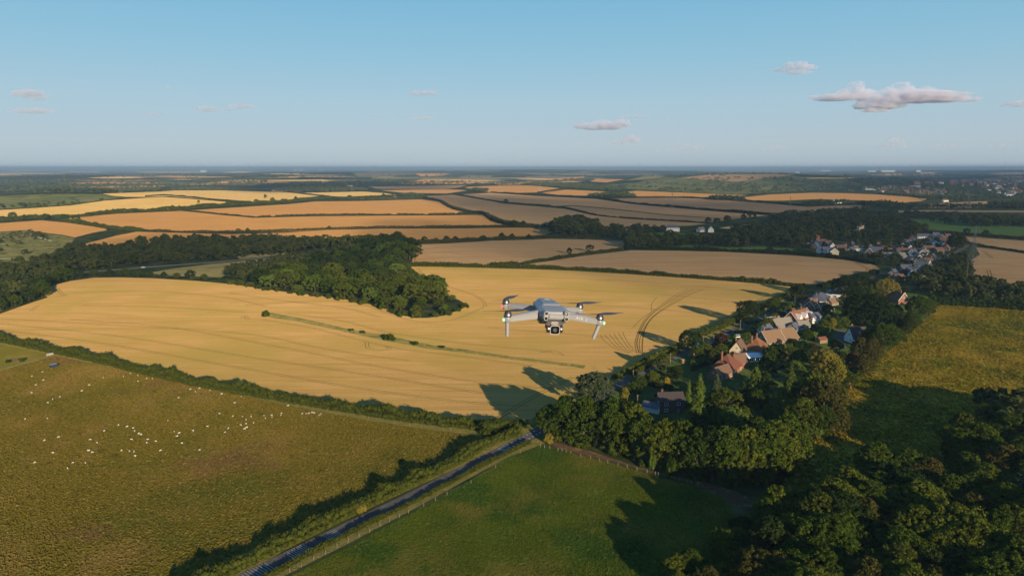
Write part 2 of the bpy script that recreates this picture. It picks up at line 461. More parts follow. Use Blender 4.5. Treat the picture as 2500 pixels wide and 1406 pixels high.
field("wheat_field", W_BROWN, [(1263, 648), (1342, 637), (1428, 624), (1541, 611), (1650, 612), (1769, 615), (1850, 619), (1942, 624), (2056, 634), (2133, 646), (2149, 655), (2136, 661), (2085, 668), (2056, 680), (2036, 694), (1942, 692), (1800, 681), (1680, 671), (1570, 665), (1428, 656), (1340, 652)])
field("wheat_field", W_ORANGE, [(179, 608), (205, 596), (285, 575), (333, 566), (455, 569), (569, 572), (700, 568), (742, 565), (828, 561), (941, 558), (1112, 558), (1255, 556), (1314, 557), (1352, 562), (1340, 572), (1285, 578), (1180, 583), (1050, 588), (1000, 592), (885, 592), (785, 592), (640, 590), (484, 588), (384, 594), (285, 606)])
field("wheat_field", W_ORANGE, [(151, 535), (185, 531), (285, 522), (441, 515), (484, 519), (560, 527), (626, 532), (771, 528), (913, 527), (1084, 526), (1178, 525), (1190, 533), (1198, 540), (1226, 547), (1249, 551), (1084, 553), (941, 555), (799, 562), (700, 565), (600, 567), (455, 566), (356, 563), (299, 559), (242, 552), (185, 544)])
field("wheat_field", W_ORANGE, [(-300, 556), (0, 545), (100, 538), (156, 543), (199, 549), (256, 558), (262, 562), (228, 568), (182, 580), (156, 574), (100, 567), (57, 562), (0, 566), (-300, 585)])
field("wheat_field", W_ORANGE, [(458, 514), (569, 507), (700, 499), (771, 492), (885, 491), (1027, 487), (1084, 494), (1112, 505), (1135, 517), (1134, 521), (1084, 523), (885, 524), (742, 526), (628, 529), (512, 520)])
field("wheat_field", W_PALE, [(-300, 530), (0, 513), (85, 508), (171, 502), (256, 490), (341, 484), (398, 481), (455, 485), (541, 492), (608, 497), (484, 504), (427, 510), (285, 518), (171, 526), (100, 530), (0, 535), (-300, 552)])
field("wheat_field", W_PALE, [(250, 473), (393, 468), (427, 465), (541, 465), (700, 470), (714, 471), (785, 478), (700, 488), (626, 495), (541, 490), (413, 479), (356, 481), (307, 481), (273, 478)])
field("wheat_field", W_PALE, [(742, 471), (885, 468), (941, 472), (968, 477), (842, 481), (799, 478)])
field("wheat_field", W_PALE, [(860, 486), (970, 480), (993, 482), (956, 486)])
field("wheat_field", W_BROWN, [(1038, 479), (1107, 476), (1169, 486), (1226, 496), (1248, 499), (1379, 510), (1405, 516), (1456, 527), (1541, 535), (1627, 540), (1726, 546), (1684, 551), (1584, 554), (1456, 559), (1436, 552), (1399, 547), (1359, 546), (1325, 549), (1285, 544), (1228, 536), (1200, 524), (1141, 511), (1098, 500), (1055, 486)])
field("wheat_field", W_DUN, [(1456, 524), (1442, 520), (1405, 510), (1379, 505), (1400, 503), (1500, 512), (1627, 526), (1740, 533), (1798, 535), (1726, 543), (1627, 537), (1541, 533)])
field("wheat_field", W_BROWN, [(1121, 475), (1198, 471), (1314, 479), (1456, 486), (1541, 498), (1627, 506), (1769, 518), (1877, 526), (1798, 534), (1740, 532), (1627, 524), (1500, 510), (1400, 501), (1360, 503), (1257, 495), (1200, 488)])
field("wheat_field", W_DUN, [(1465, 486), (1560, 484), (1655, 484), (1729, 486), (1800, 492), (1900, 499), (1971, 505), (2085, 501), (2127, 503), (2113, 509), (2056, 515), (1999, 522), (1885, 519), (1800, 514), (1712, 509), (1627, 502), (1570, 497)])
field("wheat_field", W_ORANGE, [(1135, 457), (1200, 454), (1300, 453), (1376, 461), (1340, 467), (1314, 470), (1228, 472), (1198, 470), (1149, 463)])
field("wheat_field", W_ORANGE, [(1322, 471), (1382, 463), (1479, 468), (1450, 474), (1428, 478), (1371, 477)])
field("wheat_field", W_ORANGE, [(1533, 468), (1556, 466), (1700, 472), (1826, 477), (1741, 483), (1655, 482), (1556, 481), (1542, 475)])
field("wheat_field", W_ORANGE, [(1814, 482), (1880, 475), (1982, 471), (2060, 472), (2141, 475), (2210, 480), (2267, 486), (2250, 491), (2193, 496), (2130, 490), (2060, 488), (1999, 486), (1914, 490), (1830, 490)])
field("wheat_field", W_BROWN, [(2205, 507), (2260, 500), (2312, 495), (2400, 492), (2500, 491), (2700, 489), (2700, 503), (2500, 504), (2400, 507), (2300, 509)])
field("wheat_field", W_DUN, [(2110, 518), (2180, 515), (2255, 513), (2400, 514), (2700, 515), (2700, 519), (2500, 519), (2255, 517), (2180, 519)])
field("pasture", M_GREEN, [(2190, 541), (2227, 536), (2346, 536), (2420, 545), (2500, 553), (2700, 556), (2700, 577), (2500, 575), (2426, 577), (2341, 571), (2284, 569), (2262, 556), (2230, 548)])
field("wheat_field", W_BROWN, [(2255, 571), (2341, 577), (2400, 581), (2500, 588), (2700, 596), (2700, 640), (2500, 615), (2383, 596), (2349, 590), (2310, 580)])
field("wheat_field", W_BROWN, [(2383, 604), (2430, 609), (2500, 619), (2700, 645), (2700, 760), (2500, 716), (2477, 702), (2430, 697), (2372, 693), (2380, 659), (2369, 636), (2392, 622)])
field("pasture", M_GREEN, [(1561, 572), (1620, 568), (1684, 569), (1763, 577), (1758, 583), (1690, 582), (1627, 580)])
field("pasture", M_GREEN, [(1610, 606), (1660, 600), (1741, 602), (1800, 604), (1857, 602), (1937, 607), (1934, 616), (1850, 614), (1769, 611), (1680, 609)])
field("wheat_field", W_PALE, [(1755, 557), (1790, 552), (1826, 548), (1908, 549), (1880, 556), (1800, 560)])
field("pasture", M_DOWN, [(1900, 547), (1900, 539), (1960, 541), (1955, 547)])
field("meadow", M_MEADOW, [(2280, 738), (2380, 744), (2500, 752), (2720, 770), (3300, 1000), (3000, 1300), (2500, 1330), (2100, 1290), (1890, 1235), (1920, 1160), (1965, 1060), (2053, 968), (2107, 914), (2161, 860), (2227, 801), (2264, 775)])
field("grass_field", M_FRONT, [(1318, 1088), (1400, 1106), (1500, 1132), (1600, 1162), (1700, 1187), (1765, 1217), (1830, 1310), (1960, 1520), (520, 1520), (700, 1410), (850, 1334), (1000, 1254), (1100, 1198), (1240, 1118)])
field("verge", M_VERGE, [(1316, 1066), (1330, 1082), (1240, 1115), (1100, 1192), (1000, 1247), (850, 1326), (700, 1402), (520, 1515), (460, 1520), (640, 1392), (760, 1336), (900, 1266), (1000, 1220), (1110, 1168), (1210, 1114)])
field("dirt_track", M_SOIL, [(1330, 1072), (1380, 1086), (1440, 1100), (1500, 1120), (1560, 1140), (1640, 1160), (1720, 1176), (1800, 1200), (1880, 1240), (1860, 1275), (1780, 1226), (1700, 1183), (1600, 1156), (1500, 1127), (1430, 1112), (1360, 1094)])
field("garden_ground", M_GARDEN, [(1500, 952), (1565, 915), (1650, 874), (1745, 832), (1810, 800), (1900, 762), (1960, 734), (2050, 706), (2150, 690), (2290, 720), (2262, 776), (2225, 802), (2160, 860), (2105, 915), (2050, 970), (1960, 1065), (1900, 1170), (1800, 1180), (1640, 1120), (1480, 1075), (1400, 1040)])
field("grass_field", M_STUBBLE, [(356, 667), (427, 655), (512, 645), (598, 637), (700, 627), (705, 632), (640, 645), (600, 652), (555, 667), (541, 677), (427, 674)])
field("grass_field", M_STUBBLE, [(578, 624), (640, 618), (700, 615), (705, 621), (640, 627), (584, 632)])
field("chalk_down", M_DOWN, [(-300, 480), (0, 478), (120, 474), (242, 474), (299, 482), (256, 488), (171, 499), (100, 505), (0, 510), (-300, 524)])
field("scrub_land", M_SCRUB, [(-300, 590), (0, 568), (57, 563), (100, 569), (156, 576), (182, 582), (170, 600), (125, 622), (60, 640), (0, 660), (-300, 720)])
field("scrub_land", M_DOWN, [(1430, 455), (1550, 447), (1620, 436), (1700, 430), (1900, 428), (2060, 436), (2110, 452), (2060, 460), (1960, 466), (1800, 474), (1700, 470), (1560, 463)])
for pts in ([(171, 457), (327, 453), (418, 453), (410, 456), (260, 459)], [(330, 448), (400, 445), (520, 449), (640, 451), (500, 452), (400, 450)],
            [(600, 443), (700, 440), (790, 438), (805, 443), (740, 446), (640, 448), (590, 448)], [(964, 447), (1041, 437), (1141, 438), (1198, 444), (1141, 449), (998, 451)],
            [(1013, 424), (1098, 424), (1080, 429), (1027, 431)], [(1325, 438), (1428, 431), (1422, 435), (1360, 440)], [(1456, 437), (1527, 438), (1480, 446), (1440, 443)],
            [(1205, 449), (1260, 446), (1330, 447), (1300, 450), (1230, 452)], [(930, 465), (1098, 462), (1141, 465), (1090, 473), (984, 471)]):
    field("wheat_field", W_ORANGE, pts)
for pts in ([(1527, 441), (1584, 428), (1627, 431), (1600, 436)], [(905, 431), (941, 430), (996, 434), (978, 438), (910, 436)]):
    field("pasture", M_STUBBLE, pts)
for pts in ([(1667, 434), (1726, 427), (1900, 425), (1942, 427), (1800, 444), (1741, 441)], [(899, 456), (1141, 452), (1120, 458), (1084, 462), (920, 461)], [(660, 470), (665, 463), (720, 462), (740, 468)]):
    field("wheat_field", W_DUN, pts)
for pts in ([(-200, 424), (60, 422), (180, 423), (120, 425), (0, 426)], [(150, 419), (245, 419), (240, 421), (170, 421)], [(320, 420), (400, 418), (520, 420), (480, 422), (360, 422)], [(0, 417), (60, 416), (120, 418), (40, 419)], [(540, 418), (640, 419), (600, 421)], [(270, 432), (300, 431), (420, 433), (330, 434)]):
    field("wheat_field", W_BROWN, pts)

_fr = random.Random(31)
for _ in range(75):
    v = 418 + 30 * _fr.random() ** 0.8
    u = _fr.uniform(-80, 2560)
    if v > 436 and u > 1980: continue
    if v > 427 and 1430 < u < 2000: continue
    w = _fr.uniform(25, 90) * (0.5 + (v - 415) / 30); hgt = _fr.uniform(0.5, 1.1) * (0.6 + (v - 415) / 16)
    k = _fr.uniform(-0.4, 0.4)
    field("wheat_field" if _fr.random() < 0.62 else "pasture", None, [(u - w, v + k * hgt), (u - w * 0.3, v - hgt), (u + w * 0.6, v - hgt * 0.8), (u + w, v), (u + w * 0.4, v + hgt), (u - w * 0.5, v + hgt)])
    FIELDS[-1] = (FIELDS[-1][0], _fr.choice((W_ORANGE, W_PALE, W_BROWN)) if FIELDS[-1][0] == "wheat_field" else _fr.choice((M_GREEN, M_STUBBLE, M_DOWN)), FIELDS[-1][2])

def densify(pts, step):
    out = []
    n = len(pts)
    for i in range(n):
        a, b = pts[i], pts[(i + 1) % n]
        k = max(1, int(math.ceil(math.hypot(b[0] - a[0], b[1] - a[1]) / step)))
        out += [(a[0] + (b[0] - a[0]) * j / k, a[1] + (b[1] - a[1]) * j / k) for j in range(k)]
    return out

def spline(pts, n=6):
    """Catmull-Rom through open points."""
    p = [np.array(q, float) for q in pts]
    p = [2 * p[0] - p[1]] + p + [2 * p[-1] - p[-2]]
    out = []
    for i in range(1, len(p) - 2):
        for k in range(n):
            t = k / n
            out.append(0.5 * ((2 * p[i]) + (-p[i - 1] + p[i + 1]) * t + (2 * p[i - 1] - 5 * p[i] + 4 * p[i + 1] - p[i + 2]) * t * t + (-p[i - 1] + 3 * p[i] - 3 * p[i + 1] + p[i + 2]) * t ** 3))
    out.append(p[-2])
    return np.array(out)

def offset_path(xy, w):
    """Left and right edges of a band of half width w along xy (N x 2)."""
    t = np.gradient(xy, axis=0)
    t /= np.linalg.norm(t, axis=1)[:, None] + 1e-9
    n = np.stack([-t[:, 1], t[:, 0]], 1)
    return xy + n * w, xy - n * w

# roads: centre lines in photo pixels and half widths in metres
ROAD_PX = [(420, 1500), (540, 1440), (622, 1398), (760, 1330), (900, 1262), (1000, 1214), (1100, 1163), (1200, 1111), (1315, 1052), (1400, 1000), (1494, 949), (1559, 913), (1645, 872), (1747, 829), (1827, 789), (1884, 763), (1941, 742), (2060, 702), (2180, 660), (2290, 632), (2352, 606), (2362, 590), (2350, 578)]
ROADS = [("road", M_ASPHALT, ROAD_PX, 2.9), ("main_road", M_ROAD_FAR, [(120, 672), (182, 666), (350, 653), (512, 641), (626, 631), (700, 626), (800, 618)], 5.0),
         ("farm_track", M_CHALK, [(-60, 634), (0, 632), (30, 631), (52, 628)], 1.8), ("farm_track", M_CHALK, [(72, 580), (95, 580), (124, 588)], 1.5),
         ("driveway", M_SOIL, [(1680, 880), (1705, 888), (1745, 898)], 1.6), ("driveway", M_ASPHALT, [(2056, 806), (2052, 828), (2047, 850)], 4.0)]

rings = [(n, m, np.array([q[:2] for q in G(densify(p, 14))])) for (n, m, p) in FIELDS]
for (n, m, px, w) in ROADS:
    xy = spline(G(px)[:, :2], 6)
    a, b = offset_path(xy, w)
    rings.append((n, m, np.concatenate([a, b[::-1]])))

pts, loops = [], []
for (_, _, r) in rings:
    if np.sum(r[:, 0] * np.roll(r[:, 1], -1) - np.roll(r[:, 0], -1) * r[:, 1]) < 0:
        r = r[::-1]
    loops.append(list(range(len(pts), len(pts) + len(r))))
    pts += [tuple(q) for q in r]
# a fan of free points so that the sheet follows the hills
rad = [70.0]
while rad[-1] < 75000: rad.append(rad[-1] * 1.055)
for i, r in enumerate(rad):
    for k in range(100):
        a = R(-50 + 100 * (k + 0.5 * (i % 2)) / 100)
        pts.append((r * math.sin(a), r * math.cos(a)))
    if i % 4 == 0:
        for a in range(55, 310, 9):
            pts.append((r * math.sin(R(a)), r * math.cos(R(a))))
pts += [(x, y) for x in range(-60, 61, 30) for y in range(-60, 61, 30)]
res = delaunay_2d_cdt([Vector(p) for p in pts], [], loops, 0, 0.01)
VXY = np.array([tuple(v) for v in res[0]])
TRI = np.array([tuple(f) for f in res[2]])
VZ = H(VXY[:, 0], VXY[:, 1])
VALL = np.column_stack([VXY, VZ])
CEN = VXY[TRI].mean(axis=1)
owner = np.full(len(TRI), -1)
def inside(r, q):
    """Even-odd test of points q against the closed outline r."""
    out = np.zeros(len(q), bool)
    a, b = r, np.roll(r, -1, axis=0)
    for (x0, y0), (x1, y1) in zip(a, b):
        if y0 == y1: continue
        c = (q[:, 1] >= min(y0, y1)) & (q[:, 1] < max(y0, y1))
        out ^= c & (q[:, 0] < x0 + (q[:, 1] - y0) * (x1 - x0) / (y1 - y0))
    return out
for i, (_, _, r) in enumerate(rings):
    lo, hi = r.min(axis=0), r.max(axis=0)
    k = np.where(((CEN >= lo) & (CEN <= hi)).all(axis=1))[0]
    owner[k[inside(r, CEN[k])]] = i
GROUND_BVH = BVHTree.FromPolygons([tuple(v) for v in VALL], [tuple(int(i) for i in t) for t in TRI])

def land_object(name, mask, mat):
    t = TRI[mask]
    if not len(t): return None
    ids, inv = np.unique(t.ravel(), return_inverse=True)
    me = mesh_np(name, VALL[ids], tris=inv.reshape(-1, 3), mat=mat, smooth=True)
    bm = bmesh.new(); bm.from_mesh(me)
    for f in bm.faces:
        if f.normal.z < 0: f.normal_flip()
    bm.to_mesh(me); bm.free()
    return tag(link(name, me), kind="structure")
land_object("ground", owner < 0, M_BASE)
for i, (n, m, r) in enumerate(rings):
    land_object(n, owner == i, m)

def gz(x, y):
    h = GROUND_BVH.ray_cast(Vector((x, y, 500)), Vector((0, 0, -1)))
    return h[0].z if h[0] else ground_z(x, y)

def ribbon(mb, xy, w, dz=0.02):
    a, b = offset_path(np.asarray(xy, float), w / 2)
    v = []
    for p, q in zip(a, b):
        v += [(p[0], p[1], gz(*p) + dz), (q[0], q[1], gz(*q) + dz)]
    mb.add(v, [(2 * i, 2 * i + 1, 2 * i + 3, 2 * i + 2) for i in range(len(a) - 1)])

def resample(xy, step):
    xy = np.asarray(xy, float)
    d = np.concatenate([[0], np.cumsum(np.linalg.norm(np.diff(xy, axis=0), axis=1))])
    s = np.linspace(0, d[-1], max(2, int(d[-1] / step) + 1))
    return np.stack([np.interp(s, d, xy[:, 0]), np.interp(s, d, xy[:, 1])], 1)

def px_path(px, step=3.0):
    return resample(spline(G(px)[:, :2], 8), step)

# crop tramlines: pairs of wheel marks
TR = [
    [(0, 790), (300, 822), (600, 870), (900, 915), (1180, 960)], [(0, 805), (250, 838), (560, 893), (800, 935), (1000, 965), (1180, 985), (1290, 990)],
    [(170, 780), (420, 800), (700, 850), (900, 890), (1150, 930), (1360, 950)], [(0, 778), (300, 795), (600, 815), (760, 845), (880, 865), (1000, 880)],
    [(640, 780), (760, 800), (880, 830), (970, 850), (1130, 870), (1300, 893)], [(700, 765), (830, 782), (920, 805), (1000, 820), (1150, 840), (1350, 858)],
    [(600, 745), (780, 735), (880, 742), (950, 766), (1020, 785), (1100, 782), (1170, 755), (1184, 742), (1160, 722), (1090, 698), (1040, 680), (1020, 655)],
    [(140, 704), (150, 716), (160, 722), (140, 722)], [(75, 760), (92, 745)], [(895, 835), (900, 850), (930, 855), (952, 850), (940, 845)],
    [(592, 776), (597, 771), (606, 780)],
    [(1470, 940), (1560, 888), (1660, 836), (1760, 784), (1870, 722)], [(1200, 1030), (1300, 970), (1400, 920)],
    [(1050, 668), (1300, 676), (1600, 690), (1880, 716)], [(1130, 700), (1350, 706), (1600, 718), (1800, 738)], [(1190, 740), (1400, 742), (1640, 758), (1740, 770)], [(1190, 800), (1350, 812), (1520, 826)], [(560, 715), (700, 735), (840, 752), (930, 775)], [(180, 715), (350, 710), (540, 725), (650, 748)], [(200, 745), (400, 750), (600, 762)],
    [(1020, 610), (1200, 602), (1420, 600)], [(1018, 622), (1200, 613), (1400, 612)], [(1016, 634), (1150, 627), (1320, 626)], [(1400, 635), (1650, 624), (1900, 630), (2080, 642)], [(1420, 645), (1700, 640), (1950, 648), (2090, 655)], [(1560, 655), (1800, 660), (2060, 668)],
    [(2400, 640), (2500, 652)], [(2395, 665), (2500, 682)],
]
mb = MB()
for t in TR:
    xy = px_path(t, 2.5)
    a, b = offset_path(xy, 1.0)
    ribbon(mb, a, 0.55); ribbon(mb, b, 0.55)
tag(mb.build("wheel_track", M_TRAM), kind="structure")
mb = MB()
for t in ([(1008, 645), (1012, 622), (1016, 602)], [(2085, 640), (2112, 652), (2120, 660), (2100, 672), (2062, 690)], [(2400, 612), (2415, 624), (2422, 630)], [(2412, 658), (2417, 672), (2416, 685), (2408, 697)], [(1040, 500), (1150, 520), (1210, 545)]):
    xy = px_path(t, 4)
    a, b = offset_path(xy, 1.4)
    ribbon(mb, a, 1.0); ribbon(mb, b, 1.0)
tag(mb.build("wheel_track", M_TRAM_DARK), kind="structure")
# flattened trails winding through the crop near the road
mb = MB()
for k in range(4):
    o = k * 5
    for t in ([(1555 + o, 862), (1552 + o, 835), (1560 + o, 805), (1580 + o, 775), (1610 + o * 1.6, 748), (1650 + o * 2.2, 720), (1680 + o * 2.5, 706)],):
        xy = px_path([(u + random.uniform(-2, 2), v) for u, v in t], 1.5)
        ribbon(mb, xy, 0.55 + 0.25 * (k % 2), 0.025)
for k in range(6):
    o = k * 11
    xy = px_path([(1465 + o, 818 - k * 1.5), (1478 + o + random.uniform(-3, 3), 832), (1500 + o * 0.8, 850), (1535 + o * 0.3, 862 - k)], 1.5)
    ribbon(mb, xy, 0.4, 0.025)
for t in ([(1545, 800), (1570, 775), (1605, 752)], [(1590, 760), (1592, 740), (1605, 725)], [(1320, 858), (1350, 862), (1378, 868), (1350, 855), (1318, 862)]):
    ribbon(mb, px_path(t, 1.5), 0.4, 0.025)
tag(mb.build("trodden_path", M_TRAM_DARK), kind="structure")

# road markings
road_xy = resample(spline(G(ROAD_PX)[:, :2], 8), 0.5)
road_d = np.concatenate([[0], np.cumsum(np.linalg.norm(np.diff(road_xy, axis=0), axis=1))])
def road_at(s):
    p = np.array([np.interp(s, road_d, road_xy[:, 0]), np.interp(s, road_d, road_xy[:, 1])])
    q = np.array([np.interp(s + 0.5, road_d, road_xy[:, 0]), np.interp(s + 0.5, road_d, road_xy[:, 1])])
    t = (q - p) / np.linalg.norm(q - p)
    return p, t, np.array([-t[1], t[0]])
def road_s(u, v):
    g = G([(u, v)])[0][:2]
    return road_d[np.argmin(np.linalg.norm(road_xy - g, axis=1))]
mb = MB()
def mark(s, side, ln, wd):
    p, t, n = road_at(s)
    c = p + n * side
    v = []
    for a, b in ((-0.5, -0.5), (0.5, -0.5), (0.5, 0.5), (-0.5, 0.5)):
        q = c + t * ln * a + n * wd * b
        v.append((q[0], q[1], gz(*q) + 0.012))
    mb.add(v, [(0, 1, 2, 3)])
for (u0, v0, u1, v1, k) in ((590, 1412, 660, 1380, 10), (708, 1358, 752, 1335, 9), (798, 1312, 826, 1298, 6)):
    a, b = road_s(u0, v0), road_s(u1, v1)
    for i in range(k): mark(a + (b - a) * i / (k - 1), 0, 0.16, 5.2)
a, b = road_s(1246, 1087), road_s(1312, 1054)
for i in range(8):
    mark(a + (b - a) * i / 7, 1.6, 0.7, 1.0); mark(a + (b - a) * i / 7, -1.5, 0.7, 1.0)
a = road_s(1232, 1093)
for (ds, side, ln, wd) in ((-2.4, 0.2, 0.3, 3.6), (-1.5, 0.2, 0.3, 3.4), (2.0, 0.2, 0.25, 3.2), (0, 1.9, 4.0, 0.25), (0, 0.8, 3.4, 0.22), (0, -0.3, 3.4, 0.22), (0, -1.3, 3.8, 0.3)):
    mark(a + ds, side, ln, wd)
s0, s1 = road_s(1000, 1214), road_s(1941, 742)
s = s0
while s < s1:
    if not (road_s(1226, 1097) < s < b + 3): mark(s, 0, 1.2, 0.1)
    s += 9
tag(mb.build("road_marking", M_LINE), kind="structure")

# ------------------------------------------------------------------ air
def make_haze():
    mb = MB().box((0, 20000, (-70 + 135) / 2 - 0.0), (190000, 190000, 205))
    m, n, l, out = new_mat("haze_air")
    v = n.new('ShaderNodeVolumePrincipled')
    v.inputs['Color'].default_value = (0.30, 0.45, 0.62, 1)
    v.inputs['Density'].default_value = 7.0e-5
    v.inputs['Anisotropy'].default_value = 0.0
    l.new(v.outputs[0], out.inputs['Volume'])
    o = mb.build("haze", m)
    tag(o, kind="stuff")
make_haze()
# ------------------------------------------------------------------ foliage
L_OLIVE = leaf_mat("leaf_olive", (0.066, 0.088, 0.010), (0.092, 0.108, 0.014))
L_MID = leaf_mat("leaf_mid_green", (0.038, 0.063, 0.008), (0.058, 0.084, 0.011))
L_DARK = leaf_mat("leaf_dark", (0.020, 0.036, 0.009), (0.033, 0.050, 0.011))
L_BRIGHT = leaf_mat("leaf_bright_green", (0.085, 0.125, 0.018), (0.105, 0.150, 0.026))
L_YELLOW = leaf_mat("leaf_yellow_green", (0.170, 0.155, 0.022), (0.210, 0.175, 0.030))
L_GOLD = leaf_mat("leaf_golden", (0.36, 0.24, 0.020), (0.38, 0.26, 0.025))
L_CEDAR = leaf_mat("needle_blue_green", (0.058, 0.080, 0.040), (0.072, 0.095, 0.046))
L_CONIFER = leaf_mat("needle_green", (0.050, 0.080, 0.018), (0.085, 0.115, 0.020))
L_COPPER = leaf_mat("leaf_copper", (0.060, 0.030, 0.020), (0.075, 0.036, 0.024))
L_BROWN = leaf_mat("leaf_brownish", (0.064, 0.062, 0.014), (0.078, 0.070, 0.017))
L_HEDGE = leaf_mat("leaf_hedge", (0.050, 0.066, 0.010), (0.068, 0.080, 0.013))
L_HEDGE_DARK = leaf_mat("leaf_old_hedge", (0.045, 0.050, 0.018), (0.060, 0.062, 0.022))
L_WOOD = leaf_mat("leaf_wood", (0.032, 0.046, 0.014), (0.075, 0.085, 0.024), world_scale=0.11)
L_FARWOOD_LIT = leaf_mat("leaf_far_wood_lit", (0.026, 0.040, 0.016), (0.060, 0.070, 0.026), world_scale=0.02)  # replaced further down by the lightened far-wood colours
BARK = simple("bark", (0.085, 0.065, 0.045), 0.9, vary=0.3, scale=4, spec=0.1)
BARK_PALE = simple("birch_bark", (0.48, 0.45, 0.40), 0.8, vary=0.3, scale=6, spec=0.1)

ICO_V, ICO_F = None, None
def _ico():
    global ICO_V, ICO_F
    bm = bmesh.new(); bmesh.ops.create_icosphere(bm, subdivisions=1, radius=1)
    ICO_V = np.array([v.co[:] for v in bm.verts]); ICO_F = np.array([[v.index for v in f.verts] for f in bm.faces]); bm.free()
_ico()

def unit(a):
    return a / (np.linalg.norm(a, axis=-1, keepdims=True) + 1e-9)

def leaf_quads(pos, nrm, size, g):
    """One quad per position, facing nrm, spun at random."""
    n = unit(nrm)
    t = unit(np.cross(n, g.normal(size=n.shape)))
    b = np.cross(n, t)
    s = (size * g.uniform(0.6, 1.35, len(pos)))[:, None] * 0.5
    t, b = t * s, b * s * g.uniform(0.55, 0.95, len(pos))[:, None]
    V = np.stack([pos - t - b, pos + t - b, pos + t + b, pos - t + b], 1).reshape(-1, 3)
    return V, np.arange(len(V)).reshape(-1, 4)

def clumps(cen, rad, per, leaf, g, core=0.62, squash=(1, 1, 1.0), up=0.08):
    """Leaf clumps: quads scattered over each clump's shell, round a small solid core."""
    N = len(cen); rad = np.broadcast_to(rad, (N,)); sq = np.array(squash)
    d = unit(g.normal(size=(N, per, 3)))
    rr = g.uniform(0.6, 1.1, (N, per, 1)) * rad[:, None, None]
    pos = cen[:, None, :] + d * rr * sq
    nrm = d * 0.9 + g.normal(size=d.shape) * 0.55; nrm[..., 2] += up
    V, Q = leaf_quads(pos.reshape(-1, 3), nrm.reshape(-1, 3), leaf, g)
    if core:
        cv = cen[:, None, :] + ICO_V[None] * (rad * core)[:, None, None] * sq * g.uniform(0.75, 1.2, (N, len(ICO_V), 1))
        T = (ICO_F[None] + (np.arange(N) * len(ICO_V))[:, None, None]).reshape(-1, 3) + len(V)
        return np.concatenate([V, cv.reshape(-1, 3)]), Q, T
    return V, Q, np.zeros((0, 3), int)

def broadleaf(seed, h=14.0, rx=5.2, n=55, per=90, leaf=0.45, base=0.2, lobes=5, core=0.62, cr=(0.16, 0.30)):
    """Crown of a broadleaved tree: a few big limbs' worth of lobes, each made of leaf clumps."""
    g = np.random.default_rng(seed)
    lob = []
    for i in range(lobes):
        a = 2 * math.pi * i / lobes + g.uniform(-0.5, 0.5)
        f = g.uniform(0.35, 0.62)
        lob.append((rx * f * math.cos(a), rx * f * math.sin(a), h * g.uniform(0.42, 0.68), rx * g.uniform(0.48, 0.66)))
    lob.append((g.uniform(-.15, .15) * rx, g.uniform(-.15, .15) * rx, h * 0.78, rx * 0.56))
    lob.append((0, 0, h * 0.5, rx * 0.7)); lob.append((rx * g.uniform(-.3, .3), rx * g.uniform(-.3, .3), h * 0.27, rx * 0.68))
    lob = np.array(lob)
    k = g.integers(0, len(lob), n * 3)
    d = unit(g.normal(size=(n * 3, 3))); d[:, 2] = np.where(d[:, 2] < -0.45, -d[:, 2], d[:, 2])
    c = lob[k, :3] + d * lob[k, 3:4] * np.array([1, 1, 1.15]) * g.uniform(0.78, 1.08, (n * 3, 1))
    # keep the clumps that sit on the outside of the whole crown
    inside_any = (np.linalg.norm((c[:, None, :] - lob[None, :, :3]) / np.array([1, 1, 1.15]), axis=2) < lob[None, :, 3] * 0.75).any(axis=1)
    c = c[~inside_any & (c[:, 2] > h * base)][:n]
    r = rx * g.uniform(cr[0], cr[1], len(c))
    V, Q, T = clumps(c, r, per, leaf, g, core=core)
    z = V[:, 2].max()
    V[:, 2] *= h / z
    return V, Q, T

def conifer(seed, h=14.0, rx=3.2, tiers=15, per=26, leaf=0.42, droop=0.35, full=0.9):
    """Conical crown of whorled, drooping sprays."""
    g = np.random.default_rng(seed)
    P_, N_ = [], []
    for i in range(tiers):
        f = i / (tiers - 1)
        z = h * (0.08 + 0.88 * f)
        r = rx * (1 - f) ** full * g.uniform(0.8, 1.12) + 0.15
        nb = max(4, int(11 * (1 - f) + 4))
        for b in range(nb):
            a = 2 * math.pi * (b + g.uniform(-.3, .3)) / nb + i
            L = r * g.uniform(0.7, 1.15)
            k = max(6, int(per * (0.35 + 0.65 * (1 - f))))
            s = g.uniform(0.15, 1.0, k) ** 0.7
            w = 0.16 * L * (1.2 - s) + 0.12
            x = s * L; y = g.normal(size=k) * w
            zz = z - droop * L * s ** 1.6 + 0.22 * L * np.maximum(0, s - 0.75) + g.normal(size=k) * 0.12 + np.abs(g.normal(size=k)) * 0.18 * (h / 14)
            P_.append(np.stack([x * math.cos(a) - y * math.sin(a), x * math.sin(a) + y * math.cos(a), zz], 1))
            N_.append(np.stack([np.full(k, 0.55 * math.cos(a)), np.full(k, 0.55 * math.sin(a)), np.full(k, 0.6)], 1) + g.normal(size=(k, 3)) * 0.5)
    V, Q = leaf_quads(np.concatenate(P_), np.concatenate(N_), leaf, g)
    # solid heart of twigs
    n = 9; lv = np.linspace(0.06, 0.93, 7)
    cv = np.array([(0.45 * rx * (1 - f) ** full * math.cos(2 * math.pi * j / n), 0.45 * rx * (1 - f) ** full * math.sin(2 * math.pi * j / n), h * f) for f in lv for j in range(n)])
    ct = []
    for i in range(6):
        for j in range(n):
            p, q = i * n + j, i * n + (j + 1) % n
            ct += [(p, q, q + n), (p, q + n, p + n)]
    return np.concatenate([V, cv]), Q, np.array(ct) + len(V)

